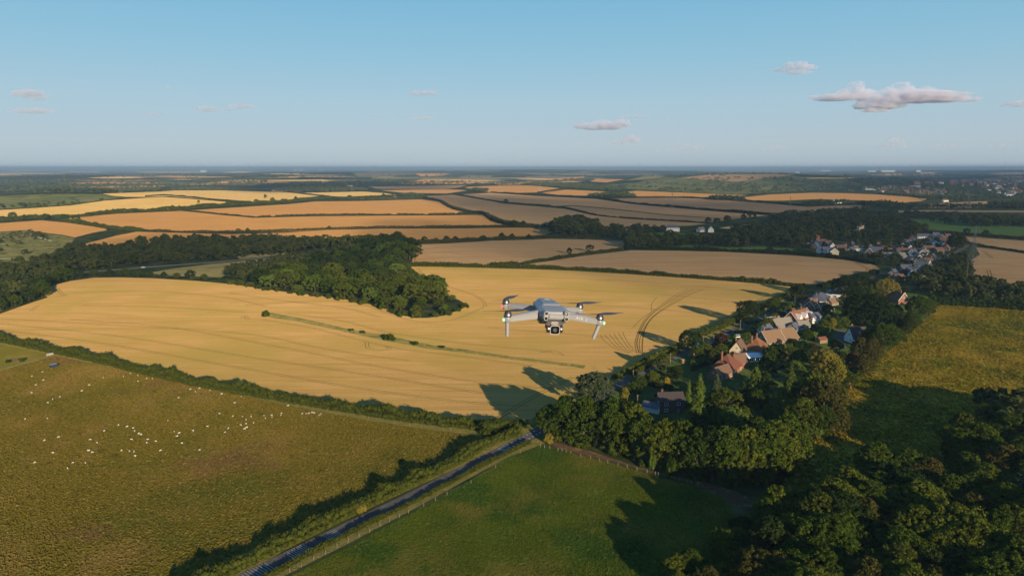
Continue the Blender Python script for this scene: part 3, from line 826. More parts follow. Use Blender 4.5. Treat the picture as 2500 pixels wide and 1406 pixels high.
def bush(seed, h=3.0, rx=2.0, n=16, per=70, leaf=0.3):
    g = np.random.default_rng(seed)
    d = unit(g.normal(size=(n, 3))); d[:, 2] = np.abs(d[:, 2])
    c = d * np.array([rx * 0.7, rx * 0.7, h * 0.55]) + np.array([0, 0, h * 0.2])
    return clumps(c, rx * g.uniform(0.3, 0.45, n), per, leaf, g)

def trunk_mesh(seed, h, r, mat, name="trunk"):
    g = random.Random(seed); mb = MB()
    mb.tube((0, 0, -0.3), (0.1, 0.05, h * 0.35), r, r * 0.75, 8); mb.tube((0.1, 0.05, h * 0.34), (0.15, 0, h * 0.72), r * 0.75, r * 0.25, 7)
    for i in range(5):
        a = 2 * math.pi * i / 5 + g.uniform(-.4, .4); z = h * g.uniform(0.28, 0.42); L = h * g.uniform(0.2, 0.3)
        mb.tube((0.1, 0.05, z), (L * math.cos(a), L * math.sin(a), z + L * g.uniform(0.7, 1.2)), r * 0.42, r * 0.12, 6)
    return mb.mesh(name, mat, smooth=True)

NEAR = [mesh_np("crown", *broadleaf(100 + i, 14, r, 430, 36, 0.31, b * 0.3, lb + 4, core=0.5, cr=(0.07, 0.15)), mat=L_MID) for i, (r, b, lb) in enumerate(((5.4, .12, 5), (4.6, .15, 4), (6.0, .16, 6), (4.0, .1, 4), (5.0, .14, 7), (5.6, .22, 5)))]
MIDC = [mesh_np("crown", *broadleaf(200 + i, 14, r, 150, 22, 0.56, 0.02, lb + 3, core=0.5, cr=(0.10, 0.19)), mat=L_MID) for i, (r, lb) in enumerate(((5.4, 5), (4.6, 4), (6.0, 6), (5.0, 5)))]
CONS = [mesh_np("crown", *conifer(300, 14, 3.3, 17, 30, 0.42), mat=L_CONIFER), mesh_np("crown", *conifer(301, 14, 2.6, 17, 30, 0.40, 0.15, 0.75), mat=L_CONIFER),
        mesh_np("crown", *conifer(302, 14, 4.6, 14, 46, 0.5, 0.4, 0.8), mat=L_CONIFER), mesh_np("crown", *conifer(303, 14, 1.7, 18, 26, 0.36, 0.0, 0.5), mat=L_CONIFER)]
BUSHM = [mesh_np("bush", *bush(400 + i, 3, r, 16, 70, 0.3), mat=L_MID) for i, r in enumerate((1.9, 2.4, 1.5))]
TRUNK = trunk_mesh(5, 14, 0.34, BARK); TRUNK_PALE = trunk_mesh(6, 14, 0.22, BARK_PALE); TRUNK_SLIM = MB().tube((0, 0, -0.3), (0, 0, 9), 0.22, 0.08, 7).mesh("trunk", BARK, True)

TREES = []      # every tree as a thing: (object, u, v) for the labels
def set_mat(o, m):
    o.material_slots[0].link = 'OBJECT'; o.material_slots[0].material = m

def plant(name, x, y, h, mesh, mat, trunk=TRUNK, wide=1.0, label=None, group=None, cat="tree", parts=True, z=None):
    """One tree: an empty at its foot with a crown and a trunk, or one small mesh when it is too far to show both."""
    z = gz(x, y) if z is None else z
    s = h / 14.0
    root = empty(name, (x, y, z), random.uniform(0, 6.28))
    root.scale = (s * wide, s * wide, s)
    tag(root, label, cat, group)
    c = link("crown", mesh, root); set_mat(c, mat)
    link("trunk", trunk, root)
    return root

def plant_px(name, u, vt, vb, mesh, mat, trunk=TRUNK, wide=1.0, label=None, group=None, cat="tree"):
    p = P(u, vb)
    h = (vb - vt) * ((p.y * CP - (p.z - CAM_Z) * SP) / FPX) * 1.03
    return plant(name, p.x, p.y, h, mesh, mat, trunk, wide, label, group, cat)

def shrub(x, y, h, w, mat, label, group=None, name="bush"):
    me = BUSHM[random.randrange(3)]
    o = link(name, me, None, (x, y, gz(x, y) - 0.1)); set_mat(o, mat)
    o.rotation_euler = (0, 0, random.uniform(0, 6.28)); o.scale = (w / 4.2, w / 4.2, h / 3.0)
    return tag(o, label, "bush", group)
def shrub_px(u, vt, vb, wpx, mat, label, group=None):
    p = P(u, vb); m = mpp(u, vb)
    return shrub(p.x, p.y, (vb - vt) * m, wpx * m, mat, label, group)

ORD = "first second third fourth fifth sixth seventh eighth ninth tenth eleventh twelfth thirteenth fourteenth fifteenth sixteenth seventeenth eighteenth nineteenth twentieth".split()
for t in ("twenty", "thirty", "forty"):
    ORD += [f"{t}-{o}" for o in ORD[:9]] + [{"twenty": "thirtieth", "thirty": "fortieth", "forty": "fiftieth"}[t]]

def image_uv(o):
    p = o.matrix_world.translation if False else o.location
    d = p - Vector((0, 0, CAM_Z))
    f = d.y * CP - d.z * SP
    return 1250 + FPX * d.x / f, 703 - FPX * (d.y * SP + d.z * CP) / f

def label_rows(objs, per_row, fmt):
    """Labels by row (nearest row first) and order from the left within it."""
    objs = sorted(objs, key=lambda o: o.location.y)
    rows = [objs[i:i + per_row] for i in range(0, len(objs), per_row)]
    for r, row in enumerate(rows):
        for k, o in enumerate(sorted(row, key=lambda o: image_uv(o)[0])):
            o["label"] = fmt.format(k=ORD[k], r=ORD[r])

def scatter(poly_px, spacing, jitter=0.45, world=None):
    """Blue-noise-like points inside an outline traced in photo pixels."""
    poly = np.array([q[:2] for q in G(densify(poly_px, 20))]) if world is None else world
    lo, hi = poly.min(axis=0), poly.max(axis=0)
    out = []
    ny = int((hi[1] - lo[1]) / (spacing * 0.87)) + 1
    for j in range(ny):
        xs = np.arange(lo[0] + (j % 2) * spacing / 2, hi[0], spacing)
        q = np.stack([xs, np.full(len(xs), lo[1] + j * spacing * 0.87)], 1) + rng.uniform(-jitter, jitter, (len(xs), 2)) * spacing
        out.append(q)
    q = np.concatenate(out)
    return q[inside(poly, q)]

# ---- trees of the belt behind the front field -------------------------------------------------
BELT = [(1345, 985, 1070, 0), (1380, 963, 1080, 3), (1424, 962, 1088, 1), (1462, 978, 1094, 3), (1500, 972, 1104, 1), (1541, 980, 1114, 3), (1580, 1006, 1128, 1), (1622, 1016, 1142, 0),
        (1662, 1022, 1154, 3), (1700, 1036, 1166, 1), (1738, 1034, 1174, 3), (1774, 1034, 1180, 1), (1812, 1036, 1184, 3), (1850, 1028, 1182, 1), (1888, 1020, 1172, 4), (1926, 1010, 1152, 1), (1944, 1046, 1130, 3)]
objs = []
for i, (u, vt, vb, k) in enumerate(BELT):
    m = (L_OLIVE, L_MID, L_MID, L_DARK, L_MID, L_OLIVE, L_MID)[i % 7] if i > 1 else L_MID
    objs.append(plant_px("broadleaf_tree", u, vt, vb, NEAR[k], m, wide=1.08, group="tree belt along the dirt track"))
for i, (u, vt, vb) in enumerate(((1362, 1000, 1060), (1405, 985, 1066), (1446, 1000, 1075), (1485, 990, 1082), (1525, 1005, 1092), (1690, 1045, 1145), (1760, 1040, 1160), (1830, 1040, 1165))):
    objs.append(plant_px("broadleaf_tree", u, vt, vb, NEAR[(i * 2 + 1) % 6], (L_MID, L_DARK, L_OLIVE)[i % 3], wide=0.95, group="tree belt along the dirt track"))
label_rows(objs, 17, "tall broadleaf tree, {k} from left, {r} row of the dirt track belt")
for (u, vt, vb, w, m, lb) in ((1592, 1090, 1146, 24, L_BRIGHT, "bright green bush at the foot of the tree belt, beside the dirt track"), (1640, 1108, 1164, 26, L_MID, "dark bush at the foot of the tree belt, where the dirt track narrows"),
                              (1338, 1056, 1080, 26, L_YELLOW, "straw coloured bush beside the road where the dirt track starts")):
    shrub_px(u, vt, vb, w, m, lb)

objs = []
for i, q in enumerate(resample(G([(1345, 1074), (1400, 1090), (1470, 1102), (1540, 1124), (1610, 1150), (1690, 1172), (1770, 1186), (1850, 1190), (1910, 1170), (1945, 1130)])[:, :2], 4.2)):
    objs.append(shrub(q[0] + random.uniform(-1.5, 1.5), q[1] + random.uniform(0, 4), random.uniform(2.5, 5.5), random.uniform(4, 6.5), random.choice((L_MID, L_DARK, L_MID, L_OLIVE)), None, "undergrowth at the foot of the tree belt"))
label_rows(objs, 60, "low bush, {k} from left, undergrowth along the foot of the tree belt")

# ---- the wood in the bottom right corner -------------------------------------------------------
WOOD_BR = [(1600, 1450), (1690, 1385), (1765, 1332), (1845, 1284), (1950, 1272), (2050, 1238), (2110, 1196), (2190, 1190), (2270, 1204), (2340, 1100), (2400, 1082), (2500, 1120), (2640, 1180), (2640, 1640), (1640, 1640)]
objs = []
WOOD_BR_Q = list(scatter(WOOD_BR, 10.2, 0.3)) + list(scatter([(1600, 1450), (1690, 1385), (1765, 1332), (1845, 1290), (1850, 1460)], 9.5, 0.4))
WOOD_BR_Q = [q for q in WOOD_BR_Q if -60 < image_uv(type("o", (), {"location": Vector((q[0], q[1], 12))})())[0] < 2560 and image_uv(type("o", (), {"location": Vector((q[0], q[1], 15))})())[1] < 1420]
for i, q in enumerate(WOOD_BR_Q):
    objs.append(plant("broadleaf_tree", q[0], q[1], (random.uniform(12, 17.5) if image_uv(type("o", (), {"location": Vector((q[0], q[1], 8))})())[0] > 1850 else random.uniform(6.5, 9.5)), NEAR[i % 6], random.choice((L_MID, L_MID, L_OLIVE, L_DARK, L_OLIVE, L_MID, L_MID, L_BROWN, L_HEDGE, L_CEDAR, L_OLIVE)), wide=random.uniform(1.1, 1.4), group="trees of the wood below the hay meadow"))
label_rows(objs, 12, "dense broadleaf tree, {k} from left, {r} row of the wood below the meadow")
N_BR = len(objs)

# ---- gardens and road side ---------------------------------------------------------------------
B, C_ = NEAR, CONS
VILLAGE = [  # u, top, foot, crown, material, width, kind, label
    (1452, 904, 990, B[4], L_CEDAR, 1.3, "cedar_tree", "broad blue-green cedar standing alone beside the village road"),
    (1524, 944, 988, B[3], L_YELLOW, 0.9, "birch_tree", "small yellowing birch with a pale trunk in front of the dark brick house"),
    (1680, 924, 1000, C_[1], L_BRIGHT, 0.8, "conifer_tree", "slim bright green conifer beside the dark brick house"),
    (1706, 911, 1002, C_[0], L_BRIGHT, 1.35, "conifer_tree", "wide bright green conifer standing beside the slim one, next to the dark brick house"),
    (1748, 905, 978, C_[0], L_CEDAR, 1.25, "conifer_tree", "greyish green conifer in front of the red hipped roof"),
    (1770, 948, 1012, B[2], L_OLIVE, 1.25, "broadleaf_tree", "rounded olive tree below the greyish green conifer"),
    (1842, 888, 985, C_[2], L_CONIFER, 1.15, "conifer_tree", "large dark spreading spruce in front of the conservatory garden"),
    (1812, 925, 985, C_[2], L_DARK, 1.0, "conifer_tree", "dark low spruce beside the large spreading spruce"),
    (1927, 884, 970, C_[0], L_CONIFER, 1.2, "conifer_tree", "pointed spruce between the back garden lawn and the big olive trees"),
    (1905, 944, 1012, B[1], L_BRIGHT, 0.95, "broadleaf_tree", "fresh green tree in the middle of the back gardens"),
    (1871, 985, 1022, B[3], L_BRIGHT, 0.9, "broadleaf_tree", "small fresh green tree just below the other fresh green one"),
    (1832, 985, 1022, B[3], L_BRIGHT, 0.9, "broadleaf_tree", "small bright round tree among dark spruces"),
    (1975, 905, 1020, B[0], L_OLIVE, 1.0, "broadleaf_tree", "tall olive tree, highest of the group at the meadow corner"),
    (2006, 925, 1040, B[2], L_BROWN, 1.0, "broadleaf_tree", "brownish olive tree on the meadow side of the tallest garden tree"),
    (2030, 915, 972, C_[3], L_CONIFER, 1.3, "conifer_tree", "narrow green cypress beside the meadow corner"),
    (1955, 965, 1065, B[5], L_OLIVE, 1.1, "broadleaf_tree", "spreading olive tree behind the belt, nearest the meadow"),
    (2000, 985, 1070, B[1], L_MID, 1.2, "broadleaf_tree", "green tree whose foot stands on the meadow edge"),
    (2034, 975, 1068, B[4], L_BROWN, 1.0, "broadleaf_tree", "brown tinged tree at the very corner of the meadow"),
    (1985, 1030, 1078, B[3], L_BRIGHT, 1.3, "broadleaf_tree", "low bright green tree at the meadow corner"),
    (2010, 852, 925, B[2], L_YELLOW, 1.1, "broadleaf_tree", "large yellow-green tree behind the row of gable roofs"),
    (2032, 872, 965, B[1], L_YELLOW, 0.85, "broadleaf_tree", "tall yellowish tree between the large yellow-green tree and the cypress"),
    (1946, 850, 902, B[0], L_MID, 1.0, "broadleaf_tree", "green rounded tree behind the white walled bungalow"),
    (1886, 848, 895, B[4], L_MID, 0.95, "broadleaf_tree", "green tree standing against the white walled bungalow"),
    (1915, 838, 880, C_[1], L_YELLOW, 0.8, "conifer_tree", "small lime pointed conifer behind the tan gables"),
    (1827, 733, 790, B[2], L_DARK, 1.0, "broadleaf_tree", "dark round tree by the road with the longest shadow on the wheat"),
    (1680, 806, 852, B[2], L_DARK, 1.15, "broadleaf_tree", "dark round tree on the wheat side of the road near the white car"),
    (1886, 728, 760, B[0], L_MID, 1.1, "broadleaf_tree", "smaller dark tree on the wheat field edge near the village"),
    (1947, 692, 736, B[1], L_DARK, 1.2, "broadleaf_tree", "dark tree where the wheat field meets the far hedge"),
    (1867, 766, 794, C_[3], L_BRIGHT, 1.5, "conifer_tree", "small lime green columnar tree by the road"),
    (1791, 816, 860, C_[1], L_BRIGHT, 1.15, "conifer_tree", "upright green conifer in front of the orange hipped roof"),
    (1760, 812, 842, B[5], L_COPPER, 1.2, "broadleaf_tree", "dark red copper tree by the road bend"),
    (1616, 860, 908, B[1], L_OLIVE, 1.0, "broadleaf_tree", "olive tree on the road side by the telegraph pole"),
    (1592, 902, 938, B[5], L_OLIVE, 1.2, "broadleaf_tree", "low olive tree inside the hedge of the dark brick house"),
    (1627, 920, 947, B[3], L_GOLD, 1.1, "broadleaf_tree", "golden yellow small tree on the dark lawn"),
    (1648, 893, 930, B[2], L_DARK, 1.1, "broadleaf_tree", "very dark round tree beside the long shadowed lawn"),
    (1745, 853, 880, B[5], L_OLIVE, 1.3, "broadleaf_tree", "olive tree beside the steep brown gable"),
    (1775, 858, 882, B[3], L_OLIVE, 1.2, "broadleaf_tree", "small olive tree touching the steep brown gable"),
    (2100, 717, 795, B[2], L_DARK, 1.15, "broadleaf_tree", "big dark tree left of the brick gabled house, largest of its clump"),
    (2138, 715, 800, B[0], L_DARK, 1.15, "broadleaf_tree", "big dark tree directly in front of the brick gabled house"),
    (2170, 745, 802, B[5], L_DARK, 1.1, "broadleaf_tree", "lower dark tree below the brick gabled house"),
    (2072, 745, 790, B[1], L_DARK, 1.1, "conifer_tree", "dark tree at the house end of the big dark clump"),
    (2042, 760, 800, C_[2], L_MID, 1.0, "conifer_tree", "dull green conifer behind the small white house"),
    (2030, 775, 808, B[3], L_YELLOW, 1.0, "broadleaf_tree", "pale yellow-green tree behind the small white house"),
    (2236, 720, 778, B[0], L_MID, 1.1, "broadleaf_tree", "tree beside the brick gabled house at the top meadow corner"),
    (2262, 728, 776, B[2], L_MID, 1.0, "broadleaf_tree", "dark tree right at the top corner of the hay meadow"),
    (2162, 680, 732, B[2], L_YELLOW, 1.1, "broadleaf_tree", "yellow-green willow behind the brick gabled house"),
    (2062, 672, 734, B[0], L_DARK, 1.2, "broadleaf_tree", "dark round tree behind the white walled long house"),
    (2100, 668, 725, B[5], L_DARK, 1.2, "broadleaf_tree", "dark tree at the tip of the brown field"),
    (2124, 690, 738, C_[2], L_MID, 1.0, "conifer_tree", "green conifer beside the yellow-green willow"),
    (2125, 796, 850, B[4], L_MID, 1.1, "broadleaf_tree", "rounded tree beside the dark roofed house at the meadow edge"),
    (2152, 790, 858, B[2], L_MID, 1.15, "broadleaf_tree", "largest rounded tree on the meadow edge"),
    (2184, 798, 846, B[5], L_MID, 1.1, "broadleaf_tree", "rounded tree on the meadow edge above the largest one"),
    (2212, 772, 820, B[1], L_DARK, 1.1, "broadleaf_tree", "dark tree on the meadow edge below the brick gabled house"),
    (2228, 758, 800, B[0], L_MID, 1.0, "broadleaf_tree", "tree on the meadow edge near its top corner"),
    (2195, 760, 812, C_[0], L_DARK, 1.1, "conifer_tree", "dark pointed conifer on the meadow edge"),
    (2098, 822, 885, B[4], L_BROWN, 0.95, "broadleaf_tree", "thin greyish brown tree beside the driveway"),
    (2128, 826, 890, B[1], L_BROWN, 1.0, "broadleaf_tree", "greyish brown tree on the meadow edge"),
    (2078, 858, 905, B[3], L_COPPER, 1.2, "broadleaf_tree", "dark brown leaved tree near the meadow edge"),
    (2108, 862, 918, B[5], L_BROWN, 1.0, "broadleaf_tree", "brownish tree by the pale meadow fence"),
    (2068, 905, 955, B[0], L_MID, 1.1, "broadleaf_tree", "green tree beside the small red roof at the meadow"),
    (2040, 826, 862, B[5], L_MID, 1.1, "broadleaf_tree", "green tree between the parked grey car and the yellow-green tree"),
    (1985, 838, 868, B[3], L_COPPER, 1.1, "broadleaf_tree", "dull reddish tree behind the tan gables"),
    (1968, 800, 832, B[4], L_MID, 1.2, "broadleaf_tree", "green tree behind the long orange-brown roof"),
    (2020, 742, 772, B[2], L_MID, 1.0, "broadleaf_tree", "tall thin leaved tree beside the small red-brown house"),
]
for (u, vt, vb, me, m, w, nm, lb) in VILLAGE:
    tr = TRUNK_PALE if nm == "birch_tree" else (TRUNK_SLIM if nm == "conifer_tree" else TRUNK)
    plant_px(nm, u, vt, vb, me, m, tr, w, lb)

# fill of smaller garden trees
GARDEN = [(1560, 955), (1545, 968), (1520, 1020), (1700, 1050), (1725, 1040), (1755, 1060), (1785, 1065), (1815, 1055), (1845, 1072), (1880, 1080), (1908, 1085), (1735, 990), (1800, 1005), (1850, 1000), (1880, 965), (1865, 940), (1955, 935), (1970, 950), (1940, 920),
          (1720, 868), (1738, 872), (1700, 880), (1762, 866), (1790, 880), (1822, 838), (1838, 826), (1858, 812), (1872, 806), (1890, 790), (1905, 780), (1922, 772), (1936, 764), (1880, 880), (1870, 905), (1905, 880), (1925, 872), (1935, 850), (1955, 862), (1975, 880), (2030, 900), (2050, 920), (2055, 880), (2085, 790), (2060, 800), (2010, 808), (2020, 790), (1990, 812), (2115, 770), (2085, 760), (2055, 745), (2078, 730), (2130, 750), (2150, 770), (2190, 770), (2200, 790), (2230, 745), (2250, 752), (2180, 720), (2210, 720), (2140, 702), (2085, 706)]
objs = []
for i, (u, v) in enumerate(GARDEN):
    p = P(u, v)
    near = v > 990
    objs.append(plant("garden_tree", p.x, p.y, random.uniform(9, 13) if near else random.uniform(5.5, 9.5), (NEAR if near else MIDC)[i % 4], random.choice((L_MID, L_DARK, L_OLIVE, L_MID, L_DARK, L_BRIGHT)), wide=random.uniform(1.0, 1.4), group="smaller trees filling the village gardens"))
label_rows(objs, 17, "smaller garden tree, {k} from left, {r} band of the village street gardens")

# ---- the wood between the wheat fields ----------------------------------------------------------
WOOD_MID = [(590, 702), (700, 716), (780, 724), (860, 736), (930, 752), (985, 772), (1040, 776), (1084, 769), (1128, 753), (1112, 734), (1066, 716), (1046, 696), (998, 684), (972, 662), (966, 650), (1000, 646), (1006, 622), (1012, 604), (960, 596), (900, 602), (860, 620), (800, 640), (720, 664), (640, 680)]
objs = []
for i, q in enumerate(scatter(WOOD_MID, 17.5, 0.35)):
    edge = q[1]
    u, v = image_uv(type("o", (), {"location": Vector((q[0], q[1], ground_z(*q)))})())
    front = v > 742 or (v > 705 and u < 760)
    h = random.uniform(7, 10) if front else random.uniform(12, 17)
    if u > 1075: h = random.uniform(4.5, 7)
    if u > 880 and v < 668: h = random.uniform(15, 20)
    m = random.choice((L_MID, L_OLIVE, L_OLIVE, L_BRIGHT, L_OLIVE, L_HEDGE)) if (front or v > 700) else random.choice((L_MID, L_OLIVE, L_MID, L_DARK)) if v > 668 else random.choice((L_DARK, L_DARK, L_MID))
    if i in (40, 47, 72): m = L_BRIGHT
    objs.append(plant("broadleaf_tree", q[0], q[1], h, MIDC[i % 4], m, wide=random.uniform(1.35, 1.7), group="trees of the wood between the wheat fields"))
label_rows(objs, 14, "broadleaf tree, {k} from left, {r} row of the wood between the wheat fields")
N_MID = len(objs)
objs = []
for i, q in enumerate(resample(G([(560, 694), (640, 708), (740, 722), (860, 738), (930, 754), (985, 774), (1040, 779), (1090, 770), (1130, 753)])[:, :2], 13)):
    objs.append(shrub(q[0] + random.uniform(-2, 2), q[1] + random.uniform(0, 4), random.uniform(3, 5.5), random.uniform(6, 9), random.choice((L_MID, L_OLIVE, L_HEDGE)), None, "bushes along the foot of the wood"))
label_rows(objs, 60, "low bush, {k} from the left along the wheat-side foot of the wood")

# ---- merged country woodland: everything too far or too dense to count -------------------------
def template(seed, n, per, leaf):
    V, Q, T = broadleaf(seed, 14, 5.6, n, per, leaf, 0.05, 4, core=0.8)
    return V, Q, T
T_MID = [template(500 + i, 26, 16, 1.25) for i in range(4)]
T_FAR = [template(520 + i, 9, 4, 3.0) for i in range(4)]
WV, WQ, WT, WM = [], [], [], []
L_FARWOOD_LIT = leaf_mat('leaf_far_wood_lit', (0.058, 0.078, 0.026), (0.125, 0.135, 0.048), world_scale=0.025)  # lighter leaf colour paints in the far woods' sunlight and haze
_wn = [0]
def add_stuff(q, hs, temps, wide=1.15):
    for i, (x, y) in enumerate(q):
        V, Q, T = temps[i % len(temps)]
        a = rng.uniform(0, 6.28); s = hs[i] / 14.0; w = s * wide * rng.uniform(0.9, 1.2)
        c, sn = math.cos(a), math.sin(a)
        W = np.stack([(V[:, 0] * c - V[:, 1] * sn) * w + x, (V[:, 0] * sn + V[:, 1] * c) * w + y, V[:, 2] * s + float(H(x, y)) - 0.4], 1)
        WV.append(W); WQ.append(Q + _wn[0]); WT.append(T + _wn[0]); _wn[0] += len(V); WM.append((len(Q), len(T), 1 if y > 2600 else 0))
def stuff_px(poly, spacing, h0, h1, temps, wide=1.15, keep=1.0):
    q = scatter(poly, spacing)
    if keep < 1:
        k = np.sin(q[:, 0] / 95 + 1.7 * np.sin(q[:, 1] / 210)) * np.sin(q[:, 1] / 160 + 1.3 * np.sin(q[:, 0] / 130))
        q = q[rng.uniform(size=len(q)) < np.clip(keep * (1 + 2.2 * k), 0.05, 1)]
    add_stuff(q, rng.uniform(h0, h1, len(q)), temps, wide)
    return q
# left wood: front rows as things, the rest merged
LEFT_FRONT = [(-40, 778), (0, 764), (45, 748), (100, 730), (104, 716), (92, 710), (128, 694), (171, 684), (228, 676), (300, 676), (400, 681), (500, 687)]
objs = []
fl = resample(G(LEFT_FRONT)[:, :2], 16)
for i, q in enumerate(fl):
    objs.append(plant("broadleaf_tree", q[0] - 3, q[1] + 6, random.uniform(6, 10) if i > len(fl) * 0.55 else random.uniform(9, 13), MIDC[i % 4], random.choice((L_DARK, L_MID, L_MID)), wide=1.25, group="front trees of the left wood"))
label_rows(objs, 60, "dark broadleaf tree, {k} from the left along the wheat edge of the valley wood")
stuff_px([(-80, 790), (0, 752), (90, 722), (90, 702), (171, 676), (182, 664), (350, 648), (512, 638), (600, 630), (700, 620), (740, 612), (800, 606), (900, 600), (880, 594), (785, 594), (700, 594), (640, 592), (484, 590), (384, 596), (285, 608), (179, 610), (150, 626), (60, 650), (-80, 680)], 13, 8, 14, T_MID, 1.2)
stuff_px([(182, 674), (250, 669), (340, 668), (360, 673), (430, 678), (541, 681), (560, 690), (480, 684), (370, 677), (285, 674), (228, 674)], 12, 2.5, 5, T_MID, 1.3)
stuff_px([(560, 690), (560, 668), (600, 654), (640, 646), (700, 634), (800, 622), (880, 606), (960, 598), (880, 622), (800, 642), (720, 666), (640, 684)], 14, 7, 12, T_MID, 1.2)
stuff_px([(600, 583), (700, 588), (785, 592), (785, 598), (700, 598), (600, 594)], 11, 8, 12, T_MID, 1.0)
# scrub hill at the left
stuff_px([(-100, 600), (0, 572), (60, 566), (150, 580), (190, 580), (262, 564), (330, 566), (285, 574), (205, 596), (170, 606), (120, 628), (60, 645), (-100, 690)], 22, 3, 8, T_MID, 1.4, 0.75)
# copses
for poly, sp, h0, h1 in (
    ([(1345, 560), (1365, 548), (1400, 546), (1440, 552), (1456, 560), (1450, 575), (1400, 582), (1350, 578)], 15, 15, 21),
    ([(1450, 578), (1456, 562), (1540, 562), (1640, 566), (1560, 574), (1540, 584), (1530, 590)], 16, 8, 14),
    ([(1525, 606), (1534, 590), (1560, 582), (1640, 584), (1700, 586), (1770, 584), (1800, 592), (1780, 602), (1690, 600), (1600, 604), (1560, 610)], 15, 11, 16),
    ([(1770, 608), (1800, 590), (1780, 574), (1800, 562), (1880, 558), (1920, 550), (1960, 549), (1990, 560), (1980, 590), (1990, 606), (1940, 610), (1900, 602), (1850, 602)], 16, 11, 16),
    ([(1990, 590), (1960, 552), (1900, 546), (1880, 536), (1940, 528), (2000, 524), (2060, 522), (2120, 526), (2180, 534), (2200, 546), (2240, 556), (2262, 566), (2250, 580), (2200, 586), (2120, 590), (2060, 592)], 19, 11, 17),
    ([(2060, 604), (2110, 594), (2200, 592), (2245, 598), (2240, 612), (2150, 616), (2060, 612)], 22, 7, 12),
    ([(2150, 650), (2140, 640), (2060, 628), (2120, 626), (2200, 634), (2190, 650)], 16, 6, 10),
    ([(2200, 700), (2260, 672), (2340, 640), (2362, 640), (2376, 660), (2368, 694), (2420, 700), (2480, 712), (2500, 722), (2500, 748), (2420, 742), (2340, 734), (2290, 726), (2240, 712)], 13, 9, 14),
    ([(2320, 604), (2345, 596), (2350, 606), (2330, 612)], 14, 13, 17),
    ([(2350, 553), (2345, 540), (2400, 538), (2500, 540), (2700, 544), (2700, 560), (2500, 556), (2420, 556)], 19, 14, 19),
    ([(2120, 528), (2220, 528), (2340, 530), (2340, 535), (2230, 534), (2150, 534)], 20, 11, 16),
    ([(1955, 500), (2000, 494), (2070, 494), (2060, 500), (2000, 502)], 20, 9, 13),
    ([(2085, 500), (2125, 500), (2160, 500), (2230, 508), (2170, 508), (2120, 506)], 18, 11, 18),
    ([(2130, 511), (2200, 509), (2260, 506), (2270, 511), (2200, 513)], 17, 10, 15),
    ([(2110, 522), (2020, 524), (1960, 522), (2060, 516), (2120, 511)], 20, 9, 13),
    ([(1428, 482), (1440, 479), (1500, 477), (1552, 481), (1550, 483), (1470, 483)], 20, 12, 18),
    ([(1732, 489), (1740, 485), (1780, 485), (1816, 489), (1810, 491), (1750, 490)], 18, 12, 17),
    ([(1144, 468), (1160, 464), (1190, 466), (1195, 469)], 18, 12, 17),
    ([(980, 480), (1000, 474), (1034, 478), (1036, 483), (1000, 484)], 20, 9, 13),
    ([(672, 468), (700, 462), (800, 458), (880, 462), (900, 467), (800, 470), (700, 470)], 24, 11, 16),
    ([(245, 472), (250, 464), (390, 462), (395, 468)], 22, 10, 15), ([(400, 466), (480, 460), (560, 463), (540, 465)], 22, 9, 14),
    ([(0, 511), (100, 506), (200, 496), (300, 485), (310, 482), (240, 492), (100, 500), (0, 504)], 20, 6, 11),
    ([(2200, 506), (2340, 507), (2420, 506), (2500, 504), (2700, 503), (2700, 511), (2500, 511), (2300, 511)], 19, 9, 15),
    ([(2410, 506), (2500, 500), (2700, 500), (2700, 508), (2460, 509)], 16, 14, 19),
    ([(1270, 452), (1300, 447), (1420, 450), (1480, 458), (1540, 464), (1480, 467), (1380, 460)], 24, 9, 14),
):
    stuff_px(poly, sp, h0, h1, T_MID if poly[0][1] > 520 else T_FAR, 1.2)
for poly in ([(2040, 612), (2120, 606), (2240, 600), (2340, 600), (2330, 622), (2250, 630), (2150, 636), (2060, 626)], [(2150, 690), (2160, 660), (2230, 640), (2330, 630), (2320, 650), (2250, 690), (2190, 705)], [(2230, 590), (2330, 580), (2340, 600), (2240, 606)]):
    stuff_px(poly, 17, 3.5, 8, T_MID, 1.3)
# far country: loose woods over the plain and on the ridges
for poly, sp, keep in (
    ([(0, 470), (0, 440), (300, 438), (640, 436), (660, 446), (600, 454), (420, 460), (250, 464), (240, 472)], 48, 0.55),
    ([(640, 450), (800, 444), (960, 440), (1100, 444), (1300, 446), (1440, 436), (1460, 440), (1300, 452), (1120, 454), (900, 456), (700, 460)], 48, 0.5),
    ([(1440, 458), (1560, 450), (1640, 440), (1760, 436), (1900, 436), (2060, 446), (2100, 458), (2000, 468), (1820, 474), (1560, 464)], 44, 0.6),
    ([(2060, 470), (2060, 440), (2500, 436), (2700, 436), (2700, 488), (2500, 490), (2300, 494), (2240, 486), (2140, 474)], 44, 0.5),
    ([(-100, 436), (0, 428), (400, 427), (900, 426), (1400, 426), (1800, 424), (2200, 424), (2700, 424), (2700, 436), (2100, 440), (1500, 432), (900, 436), (500, 436)], 110, 0.5),
):
    stuff_px(poly, sp, 10, 17, T_FAR, 1.6, keep)
# trees beyond the right edge of the picture, whose shadows lie on the meadow
qx = scatter(None, 8.5, 0.4, np.array([(212, 300), (260, 262), (420, 150), (330, 60), (180, 130), (185, 200)], float))
add_stuff(qx, rng.uniform(14, 18.5, len(qx)), T_MID)
me = mesh_np("woodland", np.concatenate(WV), np.concatenate(WQ), np.concatenate(WT), L_WOOD)
me.materials.append(L_FARWOOD_LIT)
me.polygons.foreach_set("material_index", np.concatenate([np.full(a, m) for a, _, m in WM] + [np.full(b, m) for _, b, m in WM]).astype(np.int32))
print("woodland trees", len(WV), "faces", len(me.polygons), "br", N_BR, "mid", N_MID)
tag(link("woodland", me), kind="stuff")

